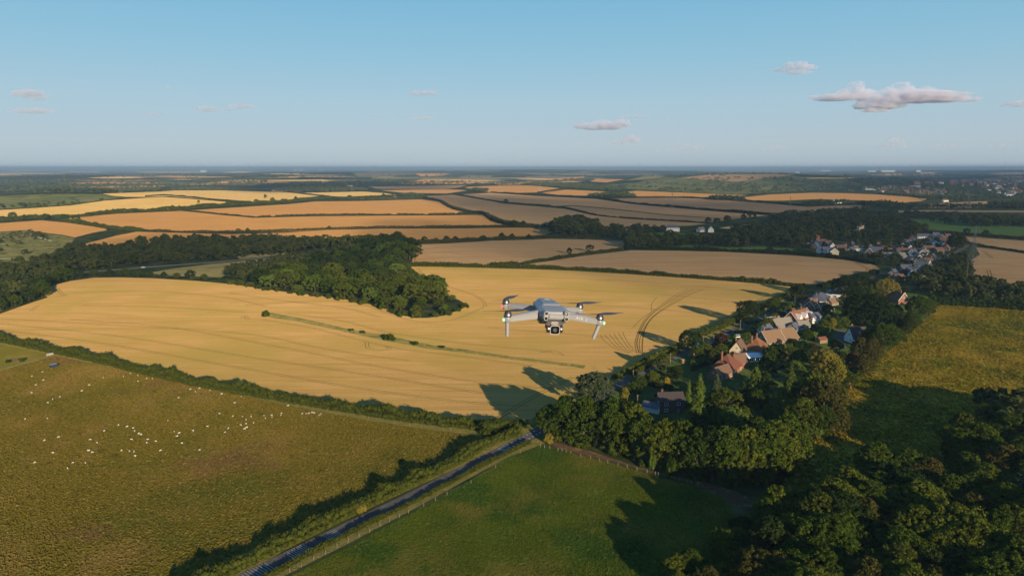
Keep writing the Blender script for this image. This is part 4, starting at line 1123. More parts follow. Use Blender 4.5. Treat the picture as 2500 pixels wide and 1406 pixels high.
# ---- grass tufts standing in the near fields
def tufts(px, n, h, w, mat, seed):
    g = np.random.default_rng(seed)
    poly = np.array([q[:2] for q in G(densify(px, 20))]); lo, hi = poly.min(axis=0), poly.max(axis=0)
    q = g.uniform(lo, hi, (n * 3, 2)); q = q[inside(poly, q)]
    k = np.sin(q[:, 0] * 0.21 + 2 * np.sin(q[:, 1] * 0.08)) * np.sin(q[:, 1] * 0.17 + 1.5 * np.sin(q[:, 0] * 0.06))
    q = q[g.uniform(size=len(q)) < 0.62 + 0.38 * k][:n]
    a = g.uniform(0, math.pi, len(q)); hh = h * g.uniform(0.5, 1.4, len(q)); ww = w * g.uniform(0.6, 1.5, len(q))
    z = H(q[:, 0], q[:, 1]) - 0.03
    V, Q = [], []
    for r in (0, 1):
        c, s_ = np.cos(a + r * 1.5) * ww / 2, np.sin(a + r * 1.5) * ww / 2; lx, ly = g.normal(size=len(q)) * hh * 0.3, g.normal(size=len(q)) * hh * 0.3
        V.append(np.stack([np.stack([q[:, 0] - c * .5, q[:, 1] - s_ * .5, z], 1), np.stack([q[:, 0] + c * .5, q[:, 1] + s_ * .5, z], 1), np.stack([q[:, 0] + c + lx, q[:, 1] + s_ + ly, z + hh], 1), np.stack([q[:, 0] - c + lx, q[:, 1] - s_ + ly, z + hh * 0.8], 1)], 1).reshape(-1, 3))
    V = np.concatenate(V)
    return tag(link("grass", mesh_np("grass", V, np.arange(len(V)).reshape(-1, 4), None, mat)), kind="stuff")
tufts([(-60, 910), (0, 907), (135, 872), (300, 906), (500, 950), (700, 992), (900, 1030), (1050, 1052), (1190, 1068), (1130, 1100), (1000, 1160), (850, 1230), (700, 1298), (560, 1364), (480, 1430), (-60, 1430)], 62000, 0.32, 0.42, M_PASTURE, 1)
tufts([(2280, 740), (2380, 746), (2520, 756), (2560, 1100), (2400, 1140), (2100, 1280), (1900, 1225), (1925, 1160), (1968, 1062), (2056, 968), (2110, 914), (2164, 862), (2230, 803), (2266, 777)], 62000, 0.45, 0.55, M_MEADOW, 2)
tufts([(1318, 1090), (1400, 1108), (1500, 1134), (1600, 1164), (1700, 1189), (1765, 1220), (1820, 1310), (1880, 1430), (660, 1430), (850, 1336), (1000, 1256), (1100, 1200), (1240, 1120)], 40000, 0.2, 0.3, M_FRONT, 3)

# ---- hedges: one object each -------------------------------------------------------------------
def hedge(px, h, w, label, mat=L_HEDGE, leaf=None, gaps=0.0, cat="hedge", group=None, name="hedge", var=0.35, world=None):
    xy = resample(spline(G(px)[:, :2], 6), 1.0) if world is None else resample(world, 1.0)
    dist = float(np.median(np.hypot(xy[:, 0], xy[:, 1])))
    lf = leaf or max(0.28, dist * 0.0011)
    step = max(0.9, lf * 1.6)
    c = resample(xy, step)
    g = np.random.default_rng(int(abs(c[0, 0] * 7 + c[0, 1])) % 99991)
    t = np.gradient(c, axis=0); t /= np.linalg.norm(t, axis=1)[:, None] + 1e-9
    nr = np.stack([-t[:, 1], t[:, 0]], 1)
    big = np.interp(np.arange(len(c)), np.arange(0, len(c) + 8, 8), g.uniform(1 - var, 1 + var, len(np.arange(0, len(c) + 8, 8))))
    cen, rad = [], []
    rows = max(1, int(round(w / (h * 0.6)))) if w > h * 0.7 else 1
    for i, p in enumerate(c):
        if gaps and math.sin(i * 0.37 + c[0, 0]) * math.sin(i * 0.11) > 1 - gaps: continue
        z0 = float(gz(p[0], p[1])); hh = h * big[i] * g.uniform(0.85, 1.15)
        for r in range(rows):
            o = ((r + 0.5) / rows - 0.5) * w * 0.75 + g.uniform(-.15, .15) * w
            rr = max(w / rows * 0.55, hh * 0.3)
            q = p + nr[i] * o
            lv = max(1, int(round(hh / (rr * 1.35))))
            for k in range(lv):
                cen.append((q[0], q[1], z0 + rr * 0.6 + (hh - rr * 1.3) * (k / max(1, lv - 1) if lv > 1 else 0.3))); rad.append(rr * g.uniform(0.8, 1.15))
    cen, rad = np.array(cen), np.array(rad)
    per = int(np.clip(14 * (np.median(rad) / lf) ** 2, 8, 46))
    V, Q, T = clumps(cen, rad, per, lf, g, core=0.7)
    o = link(name, mesh_np(name, V, Q, T, mat))
    return tag(o, label, cat, group)

HEDGES = [
    ([(-120, 800), (0, 832), (170, 868), (340, 908), (520, 948), (700, 979), (900, 1012), (1050, 1034), (1190, 1048)], 4.4, 5.0, "long thick hedge between the sheep pasture and the golden wheat", L_HEDGE),
    ([(1180, 1062), (1225, 1050), (1275, 1040)], 4.6, 7.0, "bushy hedge end beside the road where the two field hedges meet", L_HEDGE),
    ([(1270, 1062), (1205, 1082), (1110, 1134), (1000, 1186), (850, 1258), (690, 1336), (560, 1400), (420, 1478)], 3.5, 4.4, "low hedge along the pasture side of the road", L_HEDGE),
    ([(1292, 1082), (1200, 1126), (1100, 1179), (1000, 1231), (850, 1305), (700, 1385), (560, 1465)], 1.1, 2.0, "rough low hedge along the green field side of the road", L_HEDGE),
    ([(967, 650), (1200, 654), (1400, 660), (1600, 673), (1800, 687), (1960, 702)], 3.6, 4.5, "dark hedge dividing the golden wheat from the brown wheat", L_HEDGE),
    ([(1200, 648), (1263, 646), (1342, 634), (1428, 622), (1520, 609)], 3.0, 4.0, "slanting hedge between the two brown wheat fields", L_HEDGE),
    ([(1530, 608), (1650, 611), (1769, 614), (1942, 622), (2056, 632), (2140, 646)], 4.0, 6.0, "hedge between the brown wheat and the village paddocks", L_DARK),
    ([(1021, 596), (1100, 592), (1200, 586), (1342, 580), (1450, 580)], 6.0, 7.0, "tall tree-filled hedge behind the nearer brown field", L_HEDGE_DARK),
    ([(345, 565), (455, 568), (600, 567), (742, 563), (828, 560), (941, 557), (1112, 555), (1255, 553), (1315, 554)], 4.5, 5.0, "straight dark hedge above the lowest orange field", L_HEDGE_DARK),
    ([(630, 531), (771, 526), (913, 525), (1084, 524), (1140, 521)], 4.0, 4.5, "broken hedge line between two orange fields", L_HEDGE_DARK),
    ([(448, 514), (500, 520), (560, 526), (620, 532)], 3.5, 4.0, "thin slanting hedge between two orange fields", L_HEDGE_DARK),
    ([(-100, 546), (0, 540), (100, 533), (200, 530), (285, 521), (430, 513), (484, 508), (612, 499), (700, 494)], 6.5, 9.0, "long bushy hedge running below the pale upper field", L_HEDGE),
    ([(150, 540), (200, 547), (256, 556), (300, 561), (350, 565)], 5.0, 8.0, "bushy hedge in the fold between two orange fields", L_HEDGE),
    ([(700, 494), (785, 486), (860, 488), (960, 487), (1038, 483)], 7.0, 12.0, "bushy hedge above the wide pinkish field", L_HEDGE),
    ([(1036, 483), (1075, 492), (1098, 505), (1130, 516), (1180, 522), (1200, 534), (1230, 546), (1265, 553), (1330, 552)], 6.0, 14.0, "curving double hedge of the sunken lane through the brown fields", L_HEDGE_DARK),
    ([(356, 480), (413, 478), (500, 486), (612, 496)], 4.5, 5.5, "thin hedge between the two palest upper fields", L_HEDGE_DARK),
    ([(700, 469), (785, 479), (840, 483), (960, 478)], 4.5, 6.0, "hedge bordering the small pale upper field", L_HEDGE_DARK),
    ([(1121, 476), (1169, 485), (1226, 495), (1257, 497), (1340, 503)], 3.2, 4.0, "faint hedge slanting down across the brown fields", L_HEDGE_DARK),
    ([(1340, 504), (1379, 508), (1405, 514), (1456, 526), (1541, 534), (1627, 539), (1726, 545)], 3.4, 5.0, "patchy scrub line in the dip between brown fields", L_HEDGE_DARK),
    ([(1198, 471), (1314, 477), (1456, 485), (1541, 497), (1627, 505), (1769, 517), (1877, 525)], 6.5, 9.0, "long dark hedge running down through the far brown fields", L_HEDGE_DARK),
    ([(1456, 484), (1560, 482), (1655, 482), (1740, 485)], 4.0, 6.0, "dark hedge above the far dun field", L_HEDGE_DARK),
    ([(1816, 490), (1900, 497), (1971, 504), (2085, 499), (2130, 497)], 5.0, 7.0, "dark hedge round the farm below the orange hill field", L_HEDGE_DARK),
    ([(1314, 470), (1376, 462), (1390, 461)], 4.0, 5.0, "short hedge between two small orange fields", L_HEDGE_DARK),
    ([(2141, 473), (2210, 478), (2270, 485)], 6.0, 9.0, "hedge between the orange hill field and the town", L_HEDGE_DARK),
    ([(2365, 596), (2430, 606), (2500, 617), (2600, 632)], 3.6, 4.5, "dark hedge between the two brown fields beyond the village", L_HEDGE_DARK),
    ([(2250, 568), (2330, 573), (2420, 579), (2500, 585), (2600, 592)], 6.0, 7.0, "bushy hedge below the green pasture beyond the village", L_HEDGE_DARK),
    ([(1540, 918), (1600, 889), (1660, 862)], 1.8, 2.2, "low hedge on the village side of the road", L_HEDGE),
    ([(1545, 934), (1580, 942), (1640, 953)], 2.2, 1.6, "clipped dark hedge behind the lawn of the dark brick house", L_DARK),
    ([(1500, 925), (1560, 893), (1600, 873), (1660, 845)], 2.0, 3.5, "rough scrubby hedge between the wheat and the village road", L_OLIVE),
    ([(1700, 824), (1760, 800), (1800, 782), (1860, 752), (1930, 720)], 2.6, 5.0, "bushy hedge on the wheat side of the road", L_HEDGE),
    ([(1985, 828), (2012, 814), (2034, 803)], 3.0, 3.0, "bright clipped hedge above the dark lawn", L_BRIGHT),
    ([(1690, 905), (1720, 893), (1755, 880)], 2.2, 2.0, "clipped hedge beside the long pale driveway", L_DARK),
    ([(2048, 968), (2080, 938), (2107, 912), (2161, 858), (2200, 824), (2240, 790)], 2.6, 3.5, "ragged hedge along the village edge of the hay meadow", L_HEDGE),
    ([(2270, 742), (2380, 748), (2500, 757), (2620, 768)], 6.0, 8.0, "tall dark hedge along the top of the hay meadow", L_DARK),
    ([(2000, 700), (2040, 694), (2090, 684), (2140, 668)], 4.0, 6.0, "dark hedge round the tip of the brown field", L_DARK),
]
for px, h, w, lb, m in HEDGES:
    if m is L_HEDGE_DARK: h, w = h * 0.72, w * 0.62
    hedge(px, h, w, lb, m, gaps=0.25 if "broken" in lb or "patchy" in lb else 0.0)

# single trees standing in the far hedges and fields
HEDGE_TREES = [(32, 536, 17), (60, 536, 12), (112, 536, 14), (160, 541, 17), (186, 541, 16), (262, 521, 9), (288, 520, 10), (330, 519, 10), (422, 513, 11), (485, 496, 7), (626, 497, 10), (666, 494, 11), (690, 493, 7), (722, 489, 9), (854, 486, 9), (878, 486, 7), (896, 488, 9), (937, 483, 10),
               (582, 567, 9), (605, 567, 10), (804, 561, 9), (1225, 547, 10), (1255, 553, 15), (1278, 548, 9), (1235, 498, 11), (1390, 620, 15), (1440, 614, 16), (1036, 594, 16), (1090, 591, 14), (1112, 591, 14), (1180, 588, 13), (1225, 584, 15), (1250, 583, 12), (1290, 582, 10),
               (345, 596, 20), (403, 593, 22), (476, 589, 18), (648, 484, 9), (1750, 546, 13), (1728, 545, 14), (1775, 542, 15), (1815, 537, 14), (1835, 534, 16), (1790, 590, 18), (1880, 616, 14), (2130, 598, 17), (2310, 545, 14), (2322, 546, 12), (2275, 541, 10), (2295, 542, 8), (2360, 571, 13), (2405, 576, 14), (2334, 608, 34), (1908, 527, 9), (2005, 524, 10), (2108, 505, 14), (2146, 507, 9), (2164, 507, 8), (2194, 507, 9), (2324, 509, 9), (2378, 509, 9), (1140, 590, 9), (1275, 553, 6), (1300, 553, 7)]
objs = []
for i, (u, v, hp) in enumerate(HEDGE_TREES):
    p = P(u, v); h = hp * mpp(u, v) * 1.1
    o = link("hedgerow_tree", MIDC[i % 4], None, (p.x, p.y, p.z - 0.08 * h)); set_mat(o, L_DARK if u > 1000 else L_MID)
    o.scale = (h / 14 * 1.25, h / 14 * 1.25, h / 14 * 1.08); o.rotation_euler = (0, 0, i)
    tag(o, None, "tree", "single trees standing in the far hedges"); objs.append(o)
label_rows(objs, 16, "single hedgerow tree, {k} from left, {r} band of far field hedges")
# the bushes on the grass strip in the wheat, and odd bushes in the fields
for (u, vt, vb, w, lb) in ((651, 755, 773, 28, "round bush at the end of the grass strip in the wheat"), (951, 814, 830, 26, "dark bush halfway along the grass strip in the wheat"), (858, 800, 808, 14, "small thorn bush on the upper grass strip"), (886, 806, 813, 12, "low bush beside the small thorn bush on the grass strip"),
                       (1014, 831, 841, 24, "low spreading bush on the lower grass strip"), (1080, 842, 849, 18, "last low bush towards the road on the grass strip"), (880, 1226, 1250, 34, "yellow-green bush standing out of the roadside hedge")):
    shrub_px(u, vt, vb, w, L_YELLOW if vb > 1200 else L_MID, lb)
for i, (u, v) in enumerate(((1565, 905), (1580, 925), (1610, 915), (1700, 858), (1722, 850), (1748, 846), (1772, 832), (1800, 812), (1838, 802), (1815, 858), (1850, 806), (1868, 800), (1895, 775), (1912, 762), (1928, 752), (1944, 748), (1712, 884), (1690, 890), (1735, 905), (1880, 882), (1910, 900), (1960, 842), (1700, 950), (1665, 960), (1720, 1015), (1790, 1020), (1850, 1040), (1880, 1060), (1800, 1060), (1740, 1050), (1700, 1030), (1870, 930), (1890, 910), (1940, 990), (2060, 800), (2090, 805), (2000, 800), (1960, 780), (2100, 760), (2060, 770), (2190, 735), (2130, 745), (2010, 880), (2050, 880), (1990, 900))):
    p = P(u, v)
    o = shrub(p.x, p.y, random.uniform(2, 4), random.uniform(3.5, 6.5), random.choice((L_MID, L_DARK, L_OLIVE, L_HEDGE, L_BRIGHT)), None, "garden bushes among the houses"); o["uv"] = 1
gb = [o for o in COL.objects if o.get("uv")]
for o in gb: del o["uv"]
label_rows(gb, 16, "garden bush, {k} from left, {r} band of the village gardens")
# ------------------------------------------------------------------ buildings
T_ORANGE = simple("orange_tiles", (0.205, 0.090, 0.042), 0.85, vary=0.3, scale=1.2, spec=0.2)
T_TAN = simple("tan_tiles", (0.195, 0.122, 0.068), 0.85, vary=0.25, scale=1.2, spec=0.2)
T_BROWN = simple("brown_tiles", (0.15, 0.085, 0.055), 0.85, vary=0.3, scale=1.2, spec=0.2)
T_RED = simple("red_tiles", (0.165, 0.062, 0.036), 0.85, vary=0.25, scale=1.2, spec=0.2)
T_SLATE = simple("slate", (0.095, 0.095, 0.115), 0.6, vary=0.25, scale=1.5, spec=0.4)
T_GREY = simple("grey_tiles", (0.20, 0.175, 0.14), 0.85, vary=0.3, scale=1.5, spec=0.2)
T_DARK = simple("dark_tiles", (0.055, 0.042, 0.040), 0.8, vary=0.3, scale=1.5, spec=0.2)
WHITE = simple("white_render", (0.60, 0.585, 0.56), 0.8, vary=0.06, scale=0.8)
CREAM = simple("cream_render", (0.48, 0.40, 0.27), 0.8, vary=0.08, scale=0.8)
BRICK = simple("red_brick", (0.22, 0.105, 0.062), 0.9, vary=0.3, scale=2.5, spec=0.2)
DARK_BRICK = simple("dark_brick", (0.105, 0.062, 0.048), 0.9, vary=0.3, scale=2.5, spec=0.2)
STONE = simple("pale_stone", (0.38, 0.30, 0.21), 0.9, vary=0.3, scale=1.0, spec=0.2)
FLINT = simple("grey_stone", (0.22, 0.20, 0.17), 0.9, vary=0.3, scale=1.0, spec=0.2)
PAINT = simple("white_paint", (0.80, 0.79, 0.76), 0.5, vary=0.04)
GLASS = simple("window_glass", (0.03, 0.04, 0.05), 0.12, vary=0.2, spec=0.6)
TIMBER = simple("weathered_timber", (0.20, 0.145, 0.09), 0.85, vary=0.3, scale=3)
SHED_RED = simple("red_boards", (0.34, 0.09, 0.04), 0.8, vary=0.2)
METAL = simple("pale_cladding", (0.62, 0.64, 0.66), 0.5, vary=0.08, scale=0.2)
CLAD = simple("dull_cladding", (0.34, 0.36, 0.38), 0.6, vary=0.1, scale=0.05)
STEEL = simple("galvanised_steel", (0.16, 0.165, 0.17), 0.5, metal=0.4, vary=0.15)

def pitched(L, D, hw, hr, over=0.45, th=0.22):
    """Roof of two thick slopes, ridge along x."""
    mb = MB(); s = hr / (D / 2); y = D / 2 + over; z = hw - over * s; x = L / 2 + over
    for sg in (1, -1):
        lo, hi = (sg * y, z), (0, hw + hr)
        v = [(-x, lo[0], lo[1]), (x, lo[0], lo[1]), (x, hi[0], hi[1]), (-x, hi[0], hi[1])]
        v += [(a, b, c + th) for a, b, c in v]
        mb.add(v, [(0, 1, 2, 3), (7, 6, 5, 4), (0, 4, 5, 1), (1, 5, 6, 2), (2, 6, 7, 3), (3, 7, 4, 0)])
    return mb
def hipped(L, D, hw, hr, over=0.5, th=0.22):
    r = max(0.4, (L - D) / 2); x, y = L / 2 + over, D / 2 + over; z = hw - 0.15
    v = [(-x, -y, z), (x, -y, z), (x, y, z), (-x, y, z), (-x, -y, z + th), (x, -y, z + th), (x, y, z + th), (-x, y, z + th), (-r, 0, hw + hr), (r, 0, hw + hr)]
    return MB().add(v, [(3, 2, 1, 0), (0, 1, 5, 4), (1, 2, 6, 5), (2, 3, 7, 6), (3, 0, 4, 7), (4, 5, 9, 8), (5, 6, 9), (6, 7, 8, 9), (7, 4, 8)])

def window(parent, c, w, h, rz):
    """A white frame with its pane, set on a wall; c is the centre, rz the way it faces."""
    fr = MB()
    for (dx, dz, ww, hh) in ((0, h / 2, w, 0.09), (0, -h / 2, w, 0.12), (-w / 2, 0, 0.09, h + .08), (w / 2, 0, 0.09, h + .08), (0, 0, 0.07, h)):
        fr.box((dx, -0.05, dz), (ww, 0.10, hh))
    f = fr.build("window", PAINT, parent, c); f.rotation_euler = (0, 0, rz)
    MB().box((0, -0.02, 0), (w - 0.1, 0.035, h - 0.1)).build("pane", GLASS, f)
    return f

def house(u, v, L, D, hw, hr, ang, wall, roof, label, kind="gable", chimneys=1, wins=3, storeys=1, verge=None, name="house", cat="house", world=None, group=None, wing=None, door=True):
    p = P(u, v) if world is None else Vector(world)
    root = empty(name, (p.x, p.y, p.z), R(ang)); tag(root, label, cat, group)
    wb = MB().box((0, 0, hw / 2 - 0.4), (L, D, hw + 0.8))
    if kind == "gable":
        for sx in (-1, 1):
            x = sx * L / 2
            wb.add([(x, -D / 2, hw), (x, D / 2, hw), (x, 0, hw + hr - 0.03), (x - sx * 0.3, -D / 2, hw), (x - sx * 0.3, D / 2, hw), (x - sx * 0.3, 0, hw + hr - 0.03)], [(0, 1, 2), (5, 4, 3), (0, 3, 4, 1), (1, 4, 5, 2), (2, 5, 3, 0)])
    wb.build("wall", wall, root)
    rf = (pitched if kind == "gable" else hipped)(L, D, hw, hr).build("roof", roof, root)
    if verge:
        s = hr / (D / 2)
        for sx in (-1, 1):
            vb = MB()
            for sg in (-1, 1):
                x = sx * (L / 2 + 0.5)
                a = (x, sg * (D / 2 + 0.5), hw - 0.5 * s - 0.12); b = (x, 0, hw + hr - 0.05)
                vb.add([(a[0], a[1], a[2]), (a[0], a[1], a[2] + 0.42), (b[0], b[1], b[2] + 0.42), b, (a[0] + sx * .08, a[1], a[2]), (a[0] + sx * .08, a[1], a[2] + 0.42), (b[0] + sx * .08, b[1], b[2] + 0.42), (b[0] + sx * .08, b[1], b[2])],
                       [(0, 1, 2, 3), (7, 6, 5, 4), (0, 4, 5, 1), (1, 5, 6, 2), (3, 2, 6, 7), (0, 3, 7, 4)])
            vb.build("bargeboard", verge, root)
    for k in range(chimneys):
        x = (-0.3 + 0.55 * k) * L
        c = MB().box((x, 0.12 * D, hw + hr * 0.9), (0.9, 0.7, hr * 0.55 + 1.2)).box((x, 0.12 * D, hw + hr * 1.175 + 0.66), (1.05, 0.85, 0.14))
        c.tube((x, 0.12 * D, hw + hr * 1.17 + 0.7), (x, 0.12 * D, hw + hr * 1.17 + 1.15), 0.16, 0.13)
        c.build("chimney", BRICK if wall is not DARK_BRICK else DARK_BRICK, rf)
    hst = hw / storeys
    for st in range(storeys):
        z = hst * (st + 0.55)
        for k in range(wins):
            x = L * (-0.5 + (k + 0.5) / wins)
            if st == 0 and door and k == wins // 2:
                d = MB().box((x, -D / 2 - 0.04, 1.05), (1.0, 0.1, 2.1)).build("door", TIMBER, root)
                MB().box((x + 0.38, -D / 2 - 0.11, 1.0), (0.06, 0.05, 0.16)).build("handle", STEEL, d)
            else:
                window(root, (x, -D / 2, z), min(1.7, L / wins * 0.6), min(1.3, hst * 0.5), 0)
        for sx in (-1, 1):
            window(root, (sx * L / 2, -D * 0.18, z), 1.4, min(1.2, hst * 0.5), sx * math.pi / 2)
    if kind == "gable" and hr > 3.2:
        for sx in (-1, 1): window(root, (sx * L / 2, 0, hw + hr * 0.3), 1.3, 1.1, sx * math.pi / 2)
    return root, rf

ST = 52      # bearing of the village street from +x, degrees
house(1846, 861, 15, 12, 3.1, 6.2, ST, WHITE, T_ORANGE, "white walled bungalow under a large orange hipped roof, nearest of the row", "hip", 2, 4)
house(1879, 836, 14, 11, 2.6, 5.4, 22, T_TAN, T_TAN, "bungalow with a tan gabled roof edged in white, next beyond the orange hipped one", "gable", 1, 3, verge=PAINT)
house(1913, 831, 14, 11, 2.6, 5.2, 24, T_TAN, T_TAN, "bungalow with a tan gable whose white edge faces the back gardens", "gable", 1, 3, verge=PAINT)
house(1905, 804, 16, 11, 2.6, 5.4, 28, T_GREY, T_GREY, "grey roofed gabled house behind the two tan gables", "gable", 1, 3)
r_, f_ = house(1948, 787, 22, 11, 3.2, 6.0, 40, T_ORANGE, T_ORANGE, "long orange-brown roofed house with white dormer gables", "gable", 2, 5, verge=PAINT)
for x in (-7.5, 0.5, 7.5):
    MB().add([(x - 2.2, -6.2, 4.4), (x + 2.2, -6.2, 4.4), (x, -6.2, 8.0), (x - 2.2, -1.5, 4.4), (x + 2.2, -1.5, 4.4), (x, -1.5, 8.0)], [(0, 1, 2), (5, 4, 3), (0, 3, 4, 1), (1, 4, 5, 2), (2, 5, 3, 0)]).build("dormer", WHITE, f_)
house(1983, 760, 15, 9, 4.0, 5.0, 50, BRICK, T_ORANGE, "red-brown gabled house beyond the long orange roof", "gable", 1, 3, verge=PAINT)
house(2006, 765, 9, 9, 4.0, 4.5, 20, BRICK, T_BROWN, "small brown roofed house beside the red-brown gable", "gable", 1, 2, verge=PAINT)
house(2000, 740, 26, 13, 4.2, 4.2, 58, WHITE, T_SLATE, "long white walled house under a dark slate roof", "hip", 1, 6)
house(2036, 728, 15, 11, 5.0, 3.6, 58, WHITE, T_SLATE, "white walled slate roofed house at the far end of the row", "hip", 1, 4)
house(1984, 786, 8, 8, 4.6, 2.4, 20, WHITE, T_SLATE, "small white two-storey house behind the long orange roof", "gable", 0, 2, storeys=2)
house(1802, 868, 10, 8, 4.0, 5.6, 60, CREAM, T_BROWN, "narrow cream house with a steep brown gable and tall chimney", "gable", 1, 2)
house(1774, 906, 14, 12, 3.0, 6.8, ST, BRICK, T_RED, "house with a big red hipped roof, closest to the conifers", "hip", 1, 3)
house(1758, 922, 13, 8, 3.0, 3.6, 40, BRICK, T_BROWN, "low brown roofed wing beside the big red hipped roof", "gable", 0, 3, door=False)
house(1802, 896, 9, 7, 3.6, 4.0, 30, BRICK, T_BROWN, "small brown gabled house just behind the red hipped roof", "gable", 1, 2)
house(1634, 1001, 11.5, 8, 5.6, 3.0, 6, DARK_BRICK, T_DARK, "dark brick two-storey house facing the tree belt", "gable", 1, 2, storeys=2)
house(2090, 834, 11, 9, 3.2, 6.4, 12, WHITE, T_DARK, "white cottage under a steep dark roof by the grey car", "gable", 1, 3)
house(2192, 739, 13, 9, 3.6, 5.8, 98, BRICK, T_BROWN, "brick gabled house with white bargeboards at the top of the meadow", "gable", 1, 2, verge=PAINT)
house(2176, 732, 14, 8, 3.2, 4.6, 8, BRICK, T_SLATE, "slate roofed wing beside the brick gabled house", "gable", 1, 3)
# outbuildings
def shed(u, v, L, D, hw, hr, ang, wall, roof, label, name="shed", cat="shed", doors=1):
    p = P(u, v); root = empty(name, tuple(p), R(ang)); tag(root, label, cat)
    wb = MB().box((0, 0, hw / 2 - 0.2), (L, D, hw + 0.4))
    for sx in (-1, 1):
        x = sx * L / 2
        wb.add([(x, -D / 2, hw), (x, D / 2, hw), (x, 0, hw + hr - 0.03), (x - sx * .15, -D / 2, hw), (x - sx * .15, D / 2, hw), (x - sx * .15, 0, hw + hr - 0.03)], [(0, 1, 2), (5, 4, 3), (0, 3, 4, 1), (1, 4, 5, 2), (2, 5, 3, 0)])
    wb.build("wall", wall, root); pitched(L, D, hw, hr, 0.25, 0.1).build("roof", roof, root)
    for k in range(doors):
        MB().box((L / 2 + 0.03, (k - (doors - 1) / 2) * D / doors * 0.9, hw * 0.43), (0.06, D / doors * 0.7, hw * 0.86)).build("door", PAINT if wall is WHITE else TIMBER, root)
    return root
shed(1592, 1003, 8, 5, 2.5, 1.8, -38, WHITE, T_SLATE, "white garage with grey roof beside the dark brick house", "garage", "garage", 2)
shed(1688, 868, 4.5, 3.5, 1.9, 1.6, 60, TIMBER, T_BROWN, "small brown roofed shelter beside the village road")
shed(2070, 949, 4, 3, 1.9, 1.2, 50, SHED_RED, SHED_RED, "small red shed at the bottom corner of the meadow hedge")
shed(1920, 818, 7, 4, 2.3, 1.2, 60, WHITE, T_GREY, "flat looking white outbuilding behind the tan gables")
shed(1893, 812, 6, 4, 2.3, 0.8, 20, METAL, T_SLATE, "pale outbuilding beside the grey roofed gable")
shed(1972, 770, 6, 4, 2.3, 1.0, 40, WHITE, T_GREY, "pale outbuilding beside the red-brown gable")
shed(2026, 760, 6, 4, 2.3, 1.0, 40, WHITE, T_BROWN, "white shed below the long slate roofed house")
shed(2005, 836, 6, 4, 2.2, 1.6, 20, TIMBER, T_RED, "low red roofed shed in the back garden by the bright hedge")
# conservatory
p = P(1835, 881); root = empty("conservatory", tuple(p), R(8)); tag(root, "white framed glass conservatory behind the steep brown gable", "conservatory")
mb = MB()
for i in range(9): mb.box((-5 + 10 * i / 8, -2.0, 1.2), (0.14, 0.14, 2.4))
mb.box((0, -2.0, 2.42), (10.2, 0.2, 0.16)).box((0, -2.0, 0.2), (10.2, 0.2, 0.6)); mb.build("frame", PAINT, root)
MB().box((0, -1.9, 1.4), (9.9, 0.05, 2.0)).build("pane", GLASS, root)
MB().add([(-5.2, -2.2, 2.5), (5.2, -2.2, 2.5), (5.2, 2.0, 4.2), (-5.2, 2.0, 4.2), (-5.2, -2.2, 2.62), (5.2, -2.2, 2.62), (5.2, 2.0, 4.32), (-5.2, 2.0, 4.32)], [(3, 2, 1, 0), (4, 5, 6, 7), (0, 1, 5, 4), (1, 2, 6, 5), (2, 3, 7, 6), (3, 0, 4, 7)]).build("roof", METAL, root)
MB().box((0, 2.05, 1.3), (10, 0.2, 2.6)).build("wall", CREAM, root)
# long pale panel fence by the meadow
def plain_fence(a, b, h, mat, label, post=2.5):
    pa, pb = P(*a), P(*b); d = pb - pa; L = math.hypot(d.x, d.y); ang = math.atan2(d.y, d.x)
    root = empty("fence", tuple(pa), ang); tag(root, label, "fence")
    MB().box((L / 2, 0, h / 2), (L, 0.08, h)).build("panel", mat, root)
    n = max(2, int(L / post))
    for i in range(n + 1): MB().box((L * i / n, 0.1, h / 2), (0.12, 0.12, h + 0.2)).build("post", mat, root)
plain_fence((2098, 905), (2113, 890), 1.8, METAL, "pale panel fence at the village edge of the meadow")
# brick gate pier
p = P(1666, 886); root = empty("gate_pier", tuple(p), R(30)); tag(root, "stout brick gate pier where the driveway meets the road", "pier")
MB().box((0, 0, 0.9), (1.5, 1.3, 2.2)).build("shaft", BRICK, root); MB().box((0, 0, 2.08), (1.8, 1.6, 0.16)).build("cap", STONE, root)

